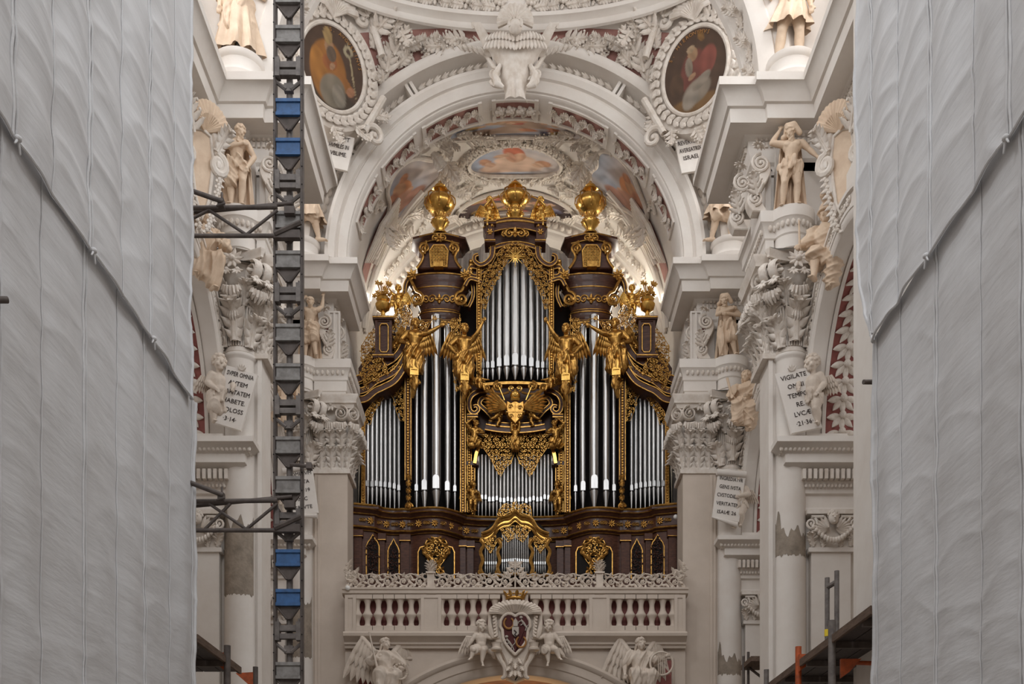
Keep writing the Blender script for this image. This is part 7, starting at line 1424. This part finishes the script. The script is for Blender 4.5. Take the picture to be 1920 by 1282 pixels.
# --- hoist mast
HY = 17.0; hs = HY / F
mast = empty('hoist_mast', W(541.5, VY - 0, HY) * 1.0, 'tall steel scaffold hoist mast with blue and grey plates standing on the left', 'mast'); mast.location = ((541.5 - VX) * hs, HY, 0)
for sg in (-1, 1):
    b = MB(); x = sg * 25 * hs; b.box(x - .024, x + .024, -.05, .05, 0, 17.5); b.box(x - .012 - sg * .0, x + .012, -.075, -.05, 0, 17.5); b.build('rail', 'dsteel', mast)
    b = MB()
    for k in range(60): b.ell((x + sg * .012, -.078, .4 + k * .28), (.012, .006, .012), 6, 4)
    b.build('bolt_row', 'black', mast, kind='stuff')
MB().tube([(0, .07, 0), (0, .07, 17.5)], .05, 14).build('centre_tube', 'steel', mast)
def plate(py, mat):
    z1 = CH + (VY - py) * hs; z0 = z1 - 31 * hs; w = 23 * hs
    b = MB(); b.box(-w, w, -.05, .04, z0 + .045, z1 - .04); b.box(-w, w, -.075, .05, z1 - .05, z1); b.box(-w, w, -.075, .05, z0, z0 + .05); p = b.build('channel_plate', mat, mast)
    b = MB(); b.prism([(-w, z0), (w, z0), (.05, z0 - 24 * hs), (-.05, z0 - 24 * hs)], -.02, .01); b.build('gusset', 'dsteel', p)
    b = MB(); b.tube([(-w, -.03, z0), (-.03, -.03, z0 - 24 * hs)], .016, 6); b.tube([(w, -.03, z0), (.03, -.03, z0 - 24 * hs)], .016, 6); b.build('gusset_edge', 'dsteel', p)
def joint(py):
    z = CH + (VY - py) * hs; w = 24 * hs; b = MB(); b.box(-w, w, -.07, .03, z + .02, z + .11); b.box(-w, w, -.07, .03, z - .1, z - .02)
    for sg in (-1, 1): b.box(sg * w * .82 - .035, sg * w * .82 + .035, -.1, .04, z - .13, z + .16); b.cap((sg * w * .82, -.04, z + .16), (sg * w * .82, -.04, z + .21), .02, .012); b.tube([(sg * w, -.02, z - .17), (sg * .04, -.02, z - .3)], .03, 6)
    b.box(-.07, .07, -.03, .05, z - .32, z - .2); b.build('joint_bracket', 'steel', mast)
for j in range(-2, 11):
    py = 134 + 210.5 * j; joint(py)
    for dy in (56, 130): plate(py + dy, 'blue' if j in (0, 4) else 'zinc')
# --- tie frames between sheet and mast
for k, (yt, yb, yl) in enumerate(((390, 442, 360), (940, 994, 908))):
    lab = 'steel lattice tie between left sheet and hoist mast, %s' % ('upper of two' if k == 0 else 'lower of two'); fr = empty('tie_frame', W(365, yb, 16.85), lab, 'scaffold'); T = Matrix.Translation(-fr.location)
    def tb(a, b_, r=.036, nm='tube'): MB(T).tube([W(*(tuple(a) + (16.85,))[:3]), W(*(tuple(b_) + (16.85,))[:3])], r, 10).build(nm, 'dsteel', fr)
    tb((355, yt), (520, yt - 2)); tb((355, yb), (516, yb), .033); tb((355, yl - 4, 16.6), (418, yt - 12, 16.7), .036, 'angled_tube'); tb((364, yt + 8, 16.95), (548, yt - 9, 16.95), .032)
    tb((392, yt + 4), (462, yb - 2), .024, 'brace'); tb((520, yt + 4), (462, yb - 2), .024, 'brace'); tb((392, yt + 4), (360, yt + 20), .024, 'brace') if k == 0 else tb((432, yt + 4), (384, yb - 2), .024, 'brace')
    b = MB(T); p = W(415, yt - 8, 16.75); b.box(p.x - .045, p.x + .045, p.y - .06, p.y + .06, p.z - .06, p.z + .06); b.cap(p + Vector((.02, -.04, .04)), p + Vector((.02, -.04, .14)), .016, .016); b.cap(p + Vector((-.05, -.05, -.06)), p + Vector((.06, -.06, -.03)), .018, .018); b.build('clamp', 'dsteel', fr)
    b = MB(T); p = W(546, yt + 6, 16.9); b.box(p.x - .1, p.x + .06, p.y - .06, p.y + .06, p.z - .06, p.z + .05); b.build('clamp', 'dsteel', fr)
    b = MB(T); p = W(541, yt + 52, 16.88); b.box(p.x - .22, p.x + .18, p.y - .05, p.y + .06, p.z - .05, p.z + .07); b.tube([p + Vector((-.2, -.05, .0)), p + Vector((.2, -.05, .18))], .04, 6); b.build('mast_bracket', 'dsteel', fr)
b = MB(Matrix.Translation(-mast.location)); b.tube([W(545, 871, 16.9), W(582, 874, 16.8)], .03, 8); b.box(W(575, 0, 16.8).x, W(585, 0, 16.8).x, 16.74, 16.86, W(0, 880, 16.8).z, W(0, 869, 16.8).z); b.build('side_arm', 'dsteel', mast)
# --- scaffold decks at the bottom corners
for s in (-1, 1):
    dk = empty('scaffold_deck', (s * 5.0, 15.0, 5.35), 'scaffold deck with orange brackets at the lower %s' % SIDE[s], 'scaffold'); T = Matrix.Translation((-s * 5.0, -15.0, -5.35)); ye = 21.4 if s > 0 else 19.6; ys_ = 15.1 if s > 0 else 16.9
    for k in range(5):
        x = 4.98 + k * .32; MB(T).box(*sorted((s * x, s * (x + .30))), ys_, ye, 5.36, 5.42).build('deck_board', 'deck', dk)
    b = MB(T); b.box(*sorted((s * 4.93, s * 4.98)), ys_, ye, 5.32, 5.44); b.build('edge_board', 'plank', dk)
    for k in range(4):
        y = 15.6 + 1.5 * k + (1.5 if s < 0 else 0)
        if y < ye: MB(T).box(*sorted((s * 4.98, s * 6.6)), y - .04, y + .04, 5.26, 5.36).build('cross_beam', 'dsteel', dk)
    if s > 0:
        spec = [(1497, 1212, 1330, 19.0, 'orange', .055), (1560, 1163, 1330, 17.0, 'steel', .06), (1551, 1083, 1200, 17.6, 'steel', .04), (1569, 1070, 1190, 17.4, 'steel', .04), (1437, 1255, 1330, 21.2, 'steel', .05)]
    else: spec = [(426, 1210, 1330, 18.6, 'dsteel', .06), (479, 1250, 1330, 20.6, 'dsteel', .05)]
    for px, y0, y1, Y, mt, r_ in spec: MB(T).tube([W(px, y0, Y), W(px, y1, Y)], r_, 12).build('standard', mt, dk)
    if s > 0:
        MB(T).tube([W(1551, 1101, 17.6), W(1569, 1090, 17.4)], .04, 8).build('guard_rail', 'steel', dk); MB(T).tube([W(1551, 1180, 17.6), W(1551, 1193, 17.6)], .045, 10).build('yellow_sleeve', 'yellow', dk)
        for px, py, Y in ((1500, 1235, 18.9), (1578, 1245, 17.0)):
            b = MB(T); p = W(px, py, Y); b.prism([(p.x - .02, p.z + .08), (p.x + .3, p.z + .08), (p.x + .12, p.z - .12), (p.x - .02, p.z - .22)], Y - .03, Y + .03); b.build('orange_bracket', 'orange', dk); MB(T).tube([p + Vector((0, 0, .03)), p + Vector((1.4, .2, .03))], .035, 8).build('orange_ledger', 'orange', dk)
    else:
        for px, py, Y in ((424, 1232, 18.6), (477, 1268, 20.6)): b = MB(T); p = W(px, py, Y); b.prism([(p.x, p.z + .08), (p.x - .35, p.z + .06), (p.x, p.z - .25)], Y - .03, Y + .03); b.build('orange_bracket', 'orange', dk)
# small platform by the far right pier
sp = empty('small_platform', W(1400, 1248, 27.5), 'small scaffold platform and posts beside the far right pilaster', 'scaffold'); T = Matrix.Translation(-sp.location)
b = MB(T); a_, c_ = W(1394, 1243, 27.5), W(1437, 1235, 27.0); b.box(a_.x, c_.x, 26.6, 27.8, a_.z - .12, a_.z); b.build('deck', 'plank', sp)
for px, y0 in ((1394, 1230), (1403, 1222)): MB(T).tube([W(px, y0, 27.5), W(px, 1340, 27.5)], .035, 8).build('post', 'dsteel', sp)
MB(T).tube([W(1400, 1248, 27.5), W(1435, 1275, 27.0)], .035, 8).build('brace', 'dsteel', sp)
